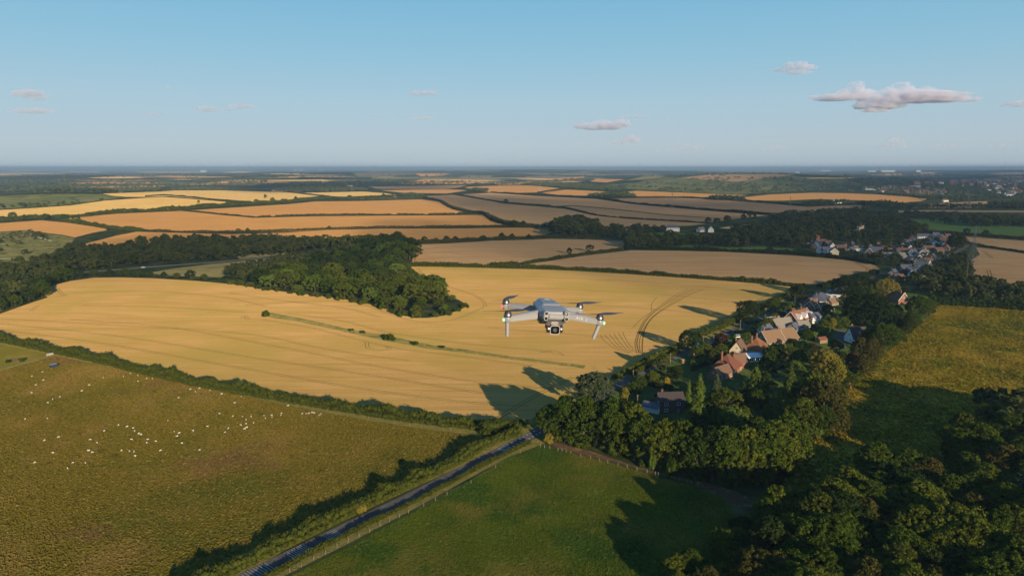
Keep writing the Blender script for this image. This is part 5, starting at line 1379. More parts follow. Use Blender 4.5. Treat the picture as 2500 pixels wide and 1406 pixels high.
# far village houses
FARV = [(2008, 619, 12, 9, 5.2, 3.6, 8, WHITE, T_SLATE, "white slate roofed house at the corner of the brown field", "gable"), (2034, 625, 9, 10, 6.0, 4.2, 82, CREAM, T_SLATE, "cream gable-ended house, closest of all to the brown field edge", "gable"),
    (2019, 620, 11, 8, 5.0, 3.4, 6, WHITE, T_SLATE, "white house between the slate roofed one and the cream gable", "gable"),
    (2052, 612, 15, 8, 3.4, 4.4, 14, DARK_BRICK, T_BROWN, "brown roofed cottages behind the cream gable", "gable"), (2095, 612, 16, 9, 3.4, 3.2, 2, WHITE, T_GREY, "pale bungalow in the middle of the far gardens", "gable"),
    (2122, 622, 12, 9, 3.4, 5.2, 60, DARK_BRICK, T_SLATE, "dark house with white edged gable standing alone in trees", "gable"), (2124, 613, 10, 8, 3.4, 5.0, 60, DARK_BRICK, T_SLATE, "second white edged gable right behind the dark house", "gable"),
    (2168, 630, 24, 10, 2.6, 4.6, 3, CREAM, T_GREY, "long low house with a large grey-tan roof", "hip"), (2206, 621, 20, 9, 3.4, 4.6, 5, WHITE, T_BROWN, "brown roofed house beside the long grey-tan roof", "gable"), (2228, 624, 12, 8, 3.4, 4.6, 40, WHITE, T_SLATE, "dark roofed house with a white gable near the road", "gable"),
    (2250, 581, 20, 9, 2.8, 3.6, 6, WHITE, T_SLATE, "long bluish slate roof at the back of the village", "gable"), (2296, 584, 16, 12, 4.0, 4.0, 30, WHITE, T_SLATE, "white house with pale hipped roof at the back of the village", "hip"), (2306, 592, 13, 9, 3.0, 4.4, -30, DARK_BRICK, T_BROWN, "brown roofed house next to the pale hipped one", "gable"),
    (2280, 602, 12, 11, 4.4, 4.4, 74, WHITE, T_SLATE, "white gable-fronted house facing the viewer", "gable"), (2266, 613, 16, 9, 3.2, 4.0, 20, WHITE, T_BROWN, "white bungalow with brown roof below the gable-fronted house", "gable"), (2290, 615, 14, 8, 2.6, 3.4, 20, DARK_BRICK, T_BROWN, "low brick house beside the far road", "gable"),
    (2236, 675, 20, 10, 3.6, 4.8, 44, WHITE, T_SLATE, "slate roofed house where the village street bends", "gable"), (2252, 656, 14, 9, 4.4, 5.6, 120, WHITE, T_GREY, "house with a bright white sloping roof edge", "gable"), (2264, 648, 8, 7, 5.0, 3.4, 10, BRICK, T_BROWN, "small house with a plain red brick gable wall", "gable"), (2282, 661, 14, 9, 3.2, 3.6, 0, WHITE, T_SLATE, "slate roofed house with pale walls beside the brick gable wall", "gable"), (2256, 690, 9, 8, 3.6, 3.0, 20, WHITE, T_GREY, "pale house below the bend of the village street", "gable"),
    (1997, 586, 12, 8, 5.6, 6.4, 10, BRICK, T_RED, "steep red roofed house among dark trees by the church", "gable"), (2004, 597, 14, 8, 4.4, 3.4, 4, WHITE, T_BROWN, "white house in front of the steep red roof", "gable"), (1972, 594, 9, 8, 4.0, 3.4, 20, WHITE, T_SLATE, "small white gable left of the steep red roof", "gable"),
    (1641, 565, 22, 11, 6.4, 4.4, 3, WHITE, T_SLATE, "large white country house with rows of windows", "hip"), (1711, 566, 12, 9, 3.6, 4.0, 30, WHITE, T_GREY, "white cottage on the far side of the green paddock", "gable"), (1735, 567, 9, 9, 4.0, 5.6, 80, WHITE, T_SLATE, "steep white gable at the end of the green paddock", "gable"), (1534, 572, 8, 7, 5.0, 3.4, 20, WHITE, T_SLATE, "white house half hidden in the copse edge", "gable"),
    (2064, 537, 18, 10, 4.0, 5.0, 10, WHITE, T_SLATE, "white roofed house behind the church trees", "gable"), (2150, 538, 14, 9, 4.0, 3.6, 10, WHITE, T_SLATE, "pale house in the trees at the back of the village", "gable"), (2032, 493, 24, 12, 4.0, 3.0, 5, METAL, T_SLATE, "long pale farm building below the orange hill field", "gable"), (2045, 497, 20, 10, 3.6, 2.6, 5, METAL, T_SLATE, "second pale farm building just in front of the first", "gable"), (2106, 500, 16, 10, 4.0, 3.0, 5, BRICK, T_TAN, "small brick barn in front of the round copse", "gable"), (2307, 493, 18, 9, 5.0, 3.4, 6, WHITE, T_TAN, "sunlit white farmhouse on the far orange field", "gable"),
    (855, 456, 26, 12, 6.0, 5.0, 8, WHITE, T_BROWN, "white farmhouse in the far wooded hollow", "gable"), (866, 461, 24, 11, 5.0, 5.0, 30, CREAM, T_TAN, "cream farmhouse beside the white one in the hollow", "gable")]
for (u, v, L, D, hw, hr, an, w, rf, lb, kd) in FARV:
    house(u, v, L, D, hw, hr, an, w, rf, lb, kd, 1, max(2, int(L / 4)), 2 if hw > 4.9 else 1, verge=PAINT if "edge" in lb or "gable" in lb else None)

# smaller roofs scattered through the far village, labelled by where they stand
objs = []
for i, (u, v) in enumerate(((2062, 605), (2076, 616), (2086, 603), (2108, 609), (2112, 620), (2140, 616), (2146, 606), (2160, 612), (2182, 608), (2188, 620), (2204, 606), (2218, 612), (2232, 604), (2240, 618), (2250, 606), (2256, 622), (2214, 598), (2238, 594), (2226, 586), (2270, 590), (2284, 580), (2312, 584), (2300, 604), (2310, 612), (2322, 606), (2200, 634), (2222, 640), (2240, 634), (2276, 634), (2210, 662), (2226, 668), (2192, 684), (2180, 676), (2242, 664), (2276, 676), (2290, 668), (2262, 682), (2030, 604), (2020, 600), (1990, 606))):
    r_, f_ = house(u, v, random.uniform(9, 14), random.uniform(7, 9), random.uniform(2.5, 4.2), random.uniform(3.2, 4.6), random.choice((5, 20, 48, 80, -15, 62)), random.choice((WHITE, DARK_BRICK, DARK_BRICK, FLINT, DARK_BRICK)), random.choice((T_SLATE, T_BROWN, T_DARK, T_BROWN, T_SLATE, T_GREY)), None, "gable", 1, 2, group="small houses of the far village")
    objs.append(r_)
label_rows(objs, 14, "small gabled house, {k} from left, {r} band of the far village roofs")
objs = []
for i, (u, v, L, a) in enumerate(((1868, 812, 9, 40), (1886, 792, 10, 20), (1900, 780, 9, 60), (1926, 772, 10, 30), (1938, 760, 9, 50), (1956, 768, 9, 20), (1966, 756, 11, 60), (1982, 744, 9, 30), (1936, 808, 8, 50), (1958, 802, 8, 10), (1974, 736, 10, 50), (2030, 744, 9, 30))):
    r_, f_ = house(u, v, L, 7, 2.5, 3.2, a, (WHITE, DARK_BRICK, T_GREY)[i % 3], (T_SLATE, T_GREY, T_BROWN, T_TAN)[i % 4], None, "gable", 0, 2, group="low outbuildings of the street row")
    objs.append(r_)
label_rows(objs, 12, "low outbuilding roof, {k} from left, {r} band of the street row")

# church
p = P(2098, 578); root = empty("church", tuple(p), R(6)); tag(root, "old stone church with a square battlemented tower and flagpole", "church")
h = 15.0
mb = MB().box((0, 0, h / 2), (7, 7, h))
for i in range(4):
    for sx, sy in ((-1, 0), (1, 0), (0, -1), (0, 1)):
        o = -2.8 + 1.87 * i
        mb.box((sx * 3.3 + (o if sx == 0 else 0), sy * 3.3 + (o if sy == 0 else 0), h + 0.55), (0.95 if sx == 0 else 0.5, 0.95 if sy == 0 else 0.5, 1.1))
mb.build("tower", STONE, root)
MB().box((2.6, -2.6, h / 2 + 1), (2.6, 2.6, h + 4)).build("turret", STONE, root)
MB().tube((1, 0, h), (1, 0, h + 8), 0.12, 0.06).build("flagpole", PAINT, root)
MB().box((-11, 0, 3), (16, 9, 7)).build("nave", FLINT, root)
o = pitched(16, 9, 6.5, 4.5).build("roof", T_BROWN, root); o.location = (-11, 0, 0)

# far town: two little houses copied over and over
def town_proto(wall, roof, L, D, hw, hr):
    root = empty("town_house", (0, 0, 0)); MB().box((0, 0, hw / 2 - 0.5), (L, D, hw + 1)).build("wall", wall, root); pitched(L, D, hw, hr).build("roof", roof, root)
    return root
protos = [town_proto(WHITE, T_BROWN, 11, 8, 5.2, 3.6), town_proto(BRICK, T_BROWN, 14, 8, 5.2, 3.6), town_proto(CREAM, T_GREY, 10, 8, 5.2, 3.4), town_proto(WHITE, T_SLATE, 16, 9, 5.2, 3.4)]
TP = [([(2112, 462), (2160, 458), (2240, 462), (2310, 468), (2306, 478), (2240, 477), (2160, 471)], 26), ([(2340, 454), (2400, 446), (2500, 447), (2600, 449), (2600, 482), (2450, 480), (2410, 464)], 52), ([(2150, 452), (2240, 449), (2330, 446), (2400, 441), (2500, 441), (2600, 442), (2500, 446), (2380, 449), (2300, 454)], 78)]
allq = []
for k, (poly, sp) in enumerate(TP):
    q = scatter(poly, sp)
    q = q[rng.uniform(size=len(q)) < 0.8]
    allq += [(x, y, k) for x, y in q]
random.shuffle(allq)
allq = [t for k_, n_ in ((0, 105), (1, 95), (2, 80)) for t in [t for t in allq if t[2] == k_][:n_]]
used = [False] * 4
for i, (x, y, k) in enumerate(allq):
    j = random.choice((0, 1, 1, 2, 3))
    o = protos[j] if not used[j] else copy_tree(protos[j]); used[j] = True
    s = random.uniform(0.9, 1.5) * (1, 1.35, 1.7)[k]
    o.location = (x, y, gz(x, y)); o.rotation_euler = (0, 0, random.uniform(-0.6, 0.6)); o.scale = (s, s, s)
    tag(o, ("small house of the far town, on the nearer estate beside the orange field", "small house of the far town, in the wide estate at the picture's edge", "small house of the far town, in the most distant streets below the wooded ridge")[k], "house", ("houses of the nearer estate", "houses of the wide estate", "houses of the distant streets")[k])
for u, v, w, hpx, lb in ((2234, 461, 22, 7, "large white block standing above the far town roofs"), (2272, 463, 30, 3, "long low white building beside the large white block"), (2120, 464, 26, 3, "long pale building at the near end of the far town"),
        (2014, 419, 24, 3, "pale warehouse on the ridge, first from the left of the skyline sheds"), (2128, 420, 18, 3, "pale warehouse on the ridge beside the water tower"), (2166, 420, 32, 4, "longest pale warehouse on the ridge skyline"), (2241, 420, 12, 4, "short bright warehouse on the ridge skyline"), (2262, 424, 36, 2, "long low white sheds just below the ridge skyline"), (1946, 422, 10, 2, "small pale shed on the ridge behind the tan hill field"),
        (497, 421, 14, 5, "bright white building far off at the left horizon"), (560, 415, 10, 2, "low white building near the left horizon"), (720, 417, 6, 4, "small white block on the horizon, first of a scattered three"), (735, 417, 8, 4, "small white block on the horizon, middle of a scattered three"), (781, 417, 6, 3, "small white block on the horizon, last of a scattered three")):
    p = P(u, v); m = mpp(u, v); L, hh = w * m, hpx * m
    root = empty("warehouse", tuple(p), R(random.uniform(-8, 8))); tag(root, lb, "warehouse")
    MB().box((0, 0, hh * 0.4), (L, L * 0.4, hh * 0.9)).build("wall", CLAD, root)
    pitched(L, L * 0.4, hh * 0.85, hh * 0.18, hh * 0.03, hh * 0.03).build("roof", CLAD, root)
p = P(2147, 419); m = mpp(2147, 419)
root = empty("water_tower", tuple(p)); tag(root, "dark water tower on the ridge skyline above the town", "tower")
MB().tube((0, 0, 0), (0, 0, 7 * m), 0.7 * m, 0.6 * m, 10).build("column", FLINT, root); MB().tube((0, 0, 7 * m), (0, 0, 10 * m), 1.6 * m, 1.9 * m, 14).build("tank", FLINT, root)

# ------------------------------------------------------------------ vehicles
def car(loc, rz, col, label, van=False):
    root = empty("parked_car", tuple(loc), rz); tag(root, label, "car")
    L, W = 4.3, 1.75
    hb = 0.95; ht = 2.0 if van else 1.5
    x0, x1, x2, x3 = (-2.1, -2.0, 1.2, 1.7) if van else (-1.75, -1.15, 0.45, 1.05)
    mb = MB()
    prof = [(-L / 2, 0.35), (-L / 2, hb - .05), (x0, hb), (x3, hb - 0.02), (L / 2 - .1, hb - 0.18), (L / 2, 0.35)]
    v = [(x, -W / 2, z) for x, z in prof] + [(x, W / 2, z) for x, z in prof]; n = len(prof)
    mb.add(v, [tuple(range(n)), tuple(reversed(range(n, 2 * n)))] + [(i, i + n, (i + 1) % n + n, (i + 1) % n) for i in range(n)])
    body = mb.build("body", col, root, bevel=0.06, smooth=True)
    rw = W / 2 - 0.16
    MB().add([(x0, -W / 2 + .03, hb), (x3, -W / 2 + .03, hb), (x3, W / 2 - .03, hb), (x0, W / 2 - .03, hb), (x1, -rw, ht - .06), (x2, -rw, ht - .06), (x2, rw, ht - .06), (x1, rw, ht - .06)], [(0, 1, 5, 4), (1, 2, 6, 5), (2, 3, 7, 6), (3, 0, 4, 7), (4, 5, 6, 7), (3, 2, 1, 0)]).build("windscreen", GLASS, root)
    MB().box(((x1 + x2) / 2, 0, ht - 0.02), (x2 - x1, 2 * rw, 0.08)).build("roof", col, root, bevel=0.03)
    for sx in (-1.35, 1.35):
        for sy in (-1, 1):
            w = MB().tube((sx, sy * (W / 2 - .16), 0.33), (sx, sy * (W / 2 + .02), 0.33), 0.33, 0.33, 14).build("wheel", RUBBER, root)
            MB().tube((sx, sy * (W / 2 + .005), 0.33), (sx, sy * (W / 2 + .03), 0.33), 0.19, 0.17, 10).build("rim", STEEL, w)
    for sy in (-1, 1):
        MB().box((L / 2 - 0.03, sy * 0.62, 0.68), (0.1, 0.32, 0.14)).build("headlight", PAINT, root)
    return root
RUBBER = simple("tyre", (0.02, 0.02, 0.02), 0.8)
CAR_WHITE = simple("white_car_paint", (0.72, 0.72, 0.72), 0.25, vary=0.03, spec=0.6)
CAR_BLUE = simple("grey_blue_car_paint", (0.20, 0.24, 0.30), 0.25, vary=0.05, spec=0.6)
CAR_DARK = simple("dark_blue_car_paint", (0.035, 0.045, 0.075), 0.25, vary=0.05, spec=0.6)
CAR_SILVER = simple("silver_car_paint", (0.42, 0.43, 0.45), 0.3, metal=0.3, vary=0.05, spec=0.6)
def on_road(s, side):
    p, t, n = road_at(s); q = p + n * side
    return Vector((q[0], q[1], gz(*q))), math.atan2(t[1], t[0])
l, a = on_road(road_s(1709, 846), 1.5); car(l, a + math.pi, CAR_WHITE, "white car on the village road beside a telegraph pole")
l, a = on_road(road_s(1781, 813), 1.0); car(l, a, CAR_DARK, "dark blue car further along the village road")
car(P(2043, 835), R(8), CAR_BLUE, "grey-blue car parked on the drive of the white cottage")
car(P(1802, 824), R(12), CAR_WHITE, "white van parked behind the lime columnar tree", True)
car(P(1829, 828), R(20), CAR_SILVER, "pale silver car parked beside the orange hipped roof")
car(P(1748, 826), R(48), CAR_SILVER, "silver car half hidden by the dark red copper tree")
car(P(350, 654), R(6), CAR_WHITE, "white vehicle driving along the distant main road")
car(P(664, 630), R(6), CAR_DARK, "dark car on the distant main road beyond the pale grass")
car(P(2241, 729), R(10), CAR_WHITE, "white vehicle among the trees behind the brick gabled house", True)
for i, (u, v) in enumerate(((2208, 664), (2222, 663), (2196, 676), (2246, 668), (2262, 666), (2236, 690), (2272, 671), (2302, 620), (2316, 620), (2218, 590))):
    car(P(u, v), R(30 * i), (CAR_WHITE, CAR_SILVER, CAR_DARK)[i % 3], ("pale car, {} from the left of those along the far village street".format(ORD[[u_ for u_, _ in sorted(((2208, 664), (2222, 663), (2196, 676), (2246, 668), (2262, 666), (2236, 690), (2272, 671), (2302, 620), (2316, 620), (2218, 590)))].index(u)])))
# dark field trailer among the sheep
p = P(131, 897); root = empty("field_trailer", tuple(p), R(60)); tag(root, "dark blue field trailer at the top of the sheep pasture", "trailer")
MB().box((0, 0, 1.2), (3.6, 2.0, 1.5)).build("body", CAR_DARK, root, bevel=0.12)
MB().box((0, 0, 2.0), (3.7, 2.1, 0.12)).build("roof", CAR_BLUE, root, bevel=0.04)
MB().tube((1.8, 0, 0.6), (3.0, 0, 0.5), 0.06).build("drawbar", STEEL, root)
for sy in (-1, 1): MB().tube((0, sy * 0.95, 0.4), (0, sy * 1.15, 0.4), 0.4, 0.4, 14).build("wheel", RUBBER, root)
shrub_px(20, 874, 886, 12, L_MID, "small thorn bush in the green paddock beside the fallen log"); shrub_px(54, 872, 882, 14, L_HEDGE, "low bush in the green paddock, on the fence side of the log")
p = P(35, 881); o = MB().tube((-2.2, 0, 0.7), (1.8, 0.9, 0.9), 0.75, 0.5, 10).build("log", BARK, None, tuple(p)); tag(o, "dark fallen log lying in the green paddock", "log")

# ------------------------------------------------------------------ poles and pylons
def pole(u, v, hpx, label, arm=True):
    p = P(u, v); h = hpx * mpp(u, v)
    root = empty("telegraph_pole", tuple(p), R(40)); tag(root, label, "pole", None)
    MB().tube((0, 0, -0.5), (0, 0, h), 0.17, 0.12, 8).build("post", TIMBER, root)
    if arm: MB().box((0, 0, h - 0.5), (1.5, 0.12, 0.12)).build("crossarm", TIMBER, root)
for (u, v, hp, lb) in ((1545, 944, 43, "tall telegraph pole at the bend of the village road, nearest of all"), (1524, 992, 30, "pole rising out of the tree belt beside the birch"), (1556, 992, 30, "pole beside the white garage roof"), (1636, 889, 28, "pole beside the olive roadside tree"), (1716, 851, 31, "pole beside the white car on the road"),
        (1604, 873, 14, "short pole on the wheat edge behind the roadside tree"), (1732, 810, 9, "short pole at the wheat edge past the dark round tree"), (1807, 802, 22, "pole between the road and the lime columnar tree"), (1869, 765, 15, "pole beside the dark tree with the longest shadow"), (1928, 733, 16, "pole on the wheat side near the long slate roof"), (1940, 742, 18, "pole just across the road from the long slate roof"), (2010, 712, 15, "pole in front of the far hedge"), (2018, 708, 18, "slightly taller pole beside the one in front of the far hedge"), (2357, 706, 66, "very tall slim pole at the corner of the far brown field")):
    pole(u, v, hp, lb)
def pylon(u, v, hpx, label, h=None, rz=0.3):
    p = P(u, v); h = h or hpx * mpp(u, v)
    root = empty("pylon", tuple(p), rz); tag(root, label, "pylon", "pylons of the power line")
    s = h / 46; t = 0.05 * s + 0.02; mb = MB()
    lv = [(0, 4.2), (8, 3.3), (15, 2.6), (21, 2.0), (26, 1.5), (34, 0.95), (41, 0.7), (46, 0.1)]
    for (z0, r0), (z1, r1) in zip(lv, lv[1:]):
        c0 = [(r0 * a, r0 * b) for a, b in ((1, 1), (-1, 1), (-1, -1), (1, -1))]; c1 = [(r1 * a, r1 * b) for a, b in ((1, 1), (-1, 1), (-1, -1), (1, -1))]
        for i in range(4):
            j = (i + 1) % 4
            for a, b in (((*c0[i], z0), (*c1[i], z1)), ((*c0[i], z0), (*c1[j], z1)), ((*c0[j], z0), (*c1[i], z1)), ((*c1[i], z1), (*c1[j], z1))):
                mb.tube(Vector(a) * s, Vector(b) * s, t, t, 4, False)
    mb.build("tower", STEEL, root)
    for z, w in ((27, 7.5), (34, 9.5), (41, 6.5)):
        a = MB()
        for sx in (-1, 1):
            for y in (-0.8, 0.8): a.tube((0, y * s, z * s), (sx * w * s, 0, (z + 0.6) * s), t, t * 0.7, 4)
            a.tube((0, 0, (z + 2.4) * s), (sx * w * s, 0, (z + 0.6) * s), t, t * 0.7, 4)
            a.tube((sx * w * s, 0, (z + 0.6) * s), (sx * w * s, 0, (z - 2.2) * s), t * 0.9, t * 0.9, 4)
        a.build("crossarm", STEEL, root)
pylon(1640, 511, 43, "lattice pylon standing in the far brown fields"); pylon(1318, 471, 18, "lattice pylon on the small orange field ridge", 38); pylon(1220, 468, 15, "faint pylon on the orange field left of the ridge pylon", 36)
pylon(1928, 517, 38, "lattice pylon behind the trees below the farm"); pylon(2363, 514, 26, "lattice pylon crossing the far orange field at the right", 44); pylon(2371, 660, 92, "large lattice pylon beside the far road and brown field", 48)

# ------------------------------------------------------------------ fences of the front field
def post_fence(px, label, h=1.3):
    xy = G(px)[:, :2]
    root = empty("fence", (xy[0, 0], xy[0, 1], gz(*xy[0]))); tag(root, label, "fence")
    o = root.location; tops = []
    for (x, y) in xy:
        z = gz(x, y)
        MB().box((x - o.x, y - o.y, z - o.z + h / 2 - 0.1), (0.15, 0.15, h + 0.2)).build("post", POST, root)
        tops.append((x - o.x, y - o.y, z - o.z))
    w = MB()
    for a, b in zip(tops, tops[1:]):
        for k in (0.45, 0.8, 1.15): w.tube((a[0], a[1], a[2] + k), (b[0], b[1], b[2] + k), 0.008, 0.008, 4, False)
    w.build("wire", STEEL, root)
POST = simple("fence_post_wood", (0.20, 0.15, 0.085), 0.9, vary=0.25)
z8 = [(420, 320), (455, 326), (500, 333), (570, 352), (605, 358), (640, 368), (680, 378), (765, 402), (850, 420), (925, 442), (997, 457), (1085, 482), (1163, 498), (1248, 520), (1335, 540), (1405, 556), (1430, 563), (1520, 583), (1545, 588), (1570, 593), (1615, 608), (1683, 625), (1713, 635), (1770, 650)]
post_fence([(1200 + x / 3.514, 1000 + y / 3.514) for x, y in z8], "post and wire fence between the front field and the dirt track")
zr = [(1080, 1392), (1180, 1347), (1285, 1288), (1390, 1238), (1487, 1184), (1583, 1134), (1675, 1093), (1765, 1052), (1855, 1002), (1938, 962), (2022, 925), (2100, 887), (2230, 830), (2330, 780), (2430, 735)]
post_fence([(560, 1470)] + [(400 + x / 3.514, 1000 + y / 3.514) for x, y in zr] + [(1150, 1180), (1210, 1142), (1270, 1106)], "post and wire fence along the road side of the green field")
post_fence([(-10, 903), (30, 897), (60, 890), (95, 881), (115, 874), (132, 868), (150, 866)], "wire fence between the sheep pasture and the green paddock")
post_fence([(150, 866), (200, 878), (260, 892), (330, 908), (410, 924), (500, 943), (600, 966), (700, 985), (800, 1004), (900, 1022), (1000, 1040), (1100, 1052)], "long wire fence beside the thick pasture hedge")
# field gate
p = P(122, 868); root = empty("gate", tuple(p), R(60)); tag(root, "pale field gate between the paddock and the sheep pasture", "gate")
mb = MB()
for z in (0.25, 0.5, 0.75, 1.0, 1.25): mb.box((0, 0, z), (3.6, 0.06, 0.1))
mb.box((0, 0.04, 0.75), (0.1, 0.06, 1.2)); mb.build("bars", METAL, root)
for sx in (-1, 1): MB().box((sx * 1.95, 0, 0.75), (0.2, 0.2, 1.7)).build("post", POST, root)

# ------------------------------------------------------------------ sheep
WOOL = simple("wool", (0.55, 0.51, 0.42), 0.95, vary=0.1, scale=6, spec=0.1)
def sheep_mesh(graze=True):
    v = [(-0.52, 0, 0.72), (-0.25, 0, 0.76), (0.1, 0, 0.76), (0.4, 0, 0.74)]
    rr = [0.22, 0.30, 0.31, 0.25]; e = [(0, 1), (1, 2), (2, 3)]
    def add(p, r, to): v.append(p); rr.append(r); e.append((to, len(v) - 1)); return len(v) - 1
    n = add((0.58, 0, 0.72 if graze else 0.95), 0.15, 3); n = add((0.74, 0, 0.40 if graze else 1.05), 0.11, n); add((0.86, 0, 0.20 if graze else 0.96), 0.07, n)
    for s in (-1, 1):
        for base, x in ((0, -0.44), (3, 0.36)):
            k = add((x, s * 0.16, 0.45), 0.09, base); k = add((x + (-0.03 if base == 0 else 0.02), s * 0.16, 0.24), 0.05, k); add((x, s * 0.16, 0.0), 0.045, k)
        add((0.70 if graze else 0.68, s * 0.15, 0.50 if graze else 1.10), 0.035, 5)
    add((-0.66, 0, 0.62), 0.07, 0)
    me = bpy.data.meshes.new("sheep"); me.from_pydata(v, e, [])
    o = bpy.data.objects.new("sheep_form", me); COL.objects.link(o)
    m = o.modifiers.new("skin", 'SKIN')
    for i, r in enumerate(rr): me.skin_vertices[0].data[i].radius = (r, r)
    me.skin_vertices[0].data[1].use_root = True
    sb = o.modifiers.new("sub", 'SUBSURF'); sb.levels = 1; sb.render_levels = 1
    bpy.context.view_layer.update()
    out = bpy.data.meshes.new_from_object(o.evaluated_get(bpy.context.evaluated_depsgraph_get()))
    bpy.data.objects.remove(o); bpy.data.meshes.remove(me)
    out.name = "sheep"; out.materials.clear(); out.materials.append(WOOL)
    out.polygons.foreach_set('use_smooth', [True] * len(out.polygons))
    return out
SHEEP = [sheep_mesh(True), sheep_mesh(False)]
Z1 = [(275, 485), (365, 450), (373, 518), (306, 562), (272, 628), (515, 663), (452, 682), (410, 713), (217, 852), (408, 847), (702, 612), (765, 562), (886, 498), (1059, 488), (1118, 460), (1182, 478), (1184, 528), (1260, 504), (1308, 506), (1634, 598), (1677, 617), (1710, 590), (1802, 606), (1903, 638), (2070, 658), (1532, 670), (2012, 714), (1883, 807), (1997, 828), (2080, 830), (2155, 830), (2265, 825), (2279, 845), (2330, 820), (2334, 836), (2415, 802), (2410, 818), (2112, 858), (2175, 884), (2112, 893), (2067, 904), (2117, 925), (2098, 938), (1957, 934), (1929, 966), (1780, 916), (1656, 952), (1441, 867), (1495, 960), (1538, 974), (1519, 1000), (1562, 1060), (1713, 1118), (1378, 1122), (1338, 1043), (1269, 1028), (1258, 1055), (1193, 977), (1210, 985), (1143, 930), (1156, 955), (1091, 917), (1017, 904), (895, 955), (1129, 1027), (773, 1030), (834, 1055), (761, 1124), (792, 1138), (1043, 1122), (1112, 1128), (1150, 1132), (1159, 1170), (503, 1008), (382, 1035), (455, 1142), (300, 1225), (625, 1228), (733, 1230), (580, 1276)]
SH = [(x / 3.514, 780 + y / 3.514 + 1.5) for x, y in Z1] + [(600 + x / 3.514, 700 + y / 3.514 + 1.5) for x, y in ((362, 1020), (484, 1088), (518, 1088), (541, 1085), (567, 1077), (586, 1080), (630, 1102), (643, 1092))]
objs = []
for i, (u, v) in enumerate(SH):
    p = P(u, v)
    o = link("sheep", SHEEP[i % 4 == 3], None, (p.x, p.y, gz(p.x, p.y) - 0.01))
    o.rotation_euler = (0, 0, random.uniform(0, 6.28)); s = random.uniform(0.60, 0.72); o.scale = (s, s, s)
    tag(o, None, "sheep", "sheep grazing in the pasture"); objs.append(o)
label_rows(objs, 18, "white sheep grazing in the pasture, {k} from left, {r} band of the flock")
# ------------------------------------------------------------------ the quadcopter
DR_GREY = simple("drone_shell", (0.225, 0.228, 0.238), 0.36, vary=0.04, scale=60, spec=0.5)
DR_DARK = simple("drone_dark_plastic", (0.035, 0.036, 0.045), 0.5, vary=0.1, scale=60)
DR_BLACK = simple("drone_black_glass", (0.008, 0.008, 0.010), 0.08, vary=0.1, spec=0.8)
DR_METAL = simple("motor_metal", (0.20, 0.19, 0.19), 0.36, metal=0.9, vary=0.06, scale=80)
DR_BLADE = simple("propeller_plastic", (0.05, 0.05, 0.062), 0.45, vary=0.1, scale=40)
DR_LIGHT = simple("pale_ring", (0.36, 0.355, 0.345), 0.4, vary=0.03)
DR_TEXT = simple("pale_lettering", (0.52, 0.51, 0.50), 0.5, vary=0.02)
LED_GREEN = simple("green_lamp", (0.32, 1.0, 0.52), 0.4, vary=0.02, emit=0.7)
LED_RED = simple("red_lamp", (1.0, 0.10, 0.14), 0.4, vary=0.02, emit=0.7)

D0 = 1.75
dx, dy = (1357 - 1250) / FPX, (703 - 768) / FPX
dpos = Vector((dx, CP + dy * SP, -SP + dy * CP)) * D0 + Vector((0, 0, CAM_Z))
drone = empty("quadcopter_drone", tuple(dpos)); drone.empty_display_size = 0.05
drone.rotation_euler = (Matrix.Rotation(R(7.5), 4, 'Z') @ Matrix.Rotation(R(3.6), 4, 'Y') @ Matrix.Rotation(R(-1.0), 4, 'X')).to_euler()
tag(drone, "pale grey camera quadcopter drone hovering in the air over the golden wheat", "drone")
mm = 0.001

def loft(sections, mat, name, parent, sub=2, crease=None):
    """Skin through cross sections: each (y, [(x, z), ...]) with equal counts, closed at both ends."""
    n = len(sections[0][1]); v = []; f = []
    for y, ring in sections: v += [(x * mm, y * mm, z * mm) for x, z in ring]
    for k in range(len(sections) - 1):
        for i in range(n):
            j = (i + 1) % n
            f.append((k * n + i, k * n + j, (k + 1) * n + j, (k + 1) * n + i))
    f += [tuple(range(n)), tuple(reversed(range((len(sections) - 1) * n, len(sections) * n)))]
    o = MB().add(v, f).build(name, mat, parent, smooth=False)
    m = o.modifiers.new("bev", 'BEVEL'); m.width = 2.2 * mm; m.segments = 3; m.limit_method = 'ANGLE'; m.angle_limit = R(18)
    o.data.polygons.foreach_set('use_smooth', [True] * len(o.data.polygons)); o.data.set_sharp_from_angle(angle=R(50))
    return o
def ring(hw, top_hw, zb, zs, zt, bhw=None):
    """Ten-sided body section: bottom, shoulder and narrower top."""
    b = bhw or hw * 0.8
    return [(-b, zb), (b, zb), (hw, zb + (zs - zb) * 0.45), (hw, zs), (top_hw + (hw - top_hw) * 0.35, zs + (zt - zs) * 0.6), (top_hw, zt), (-top_hw, zt), (-top_hw - (hw - top_hw) * 0.35, zs + (zt - zs) * 0.6), (-hw, zs), (-hw, zb + (zs - zb) * 0.45)]
body = loft([(0, ring(28, 20, -12, 1, 6, 24)), (5, ring(34, 24, -15, 3, 7.5, 28)), (22, ring(39, 28, -25, 4, 9, 30)), (52, ring(40, 28, -34, 6, 12, 30)), (66, ring(39, 27, -37, 7, 13, 29)), (110, ring(36, 23, -38, 6, 13, 27)), (158, ring(32, 19, -34, 4, 11, 24)), (178, ring(26, 16, -26, 1, 7, 20))], DR_GREY, "fuselage", drone)
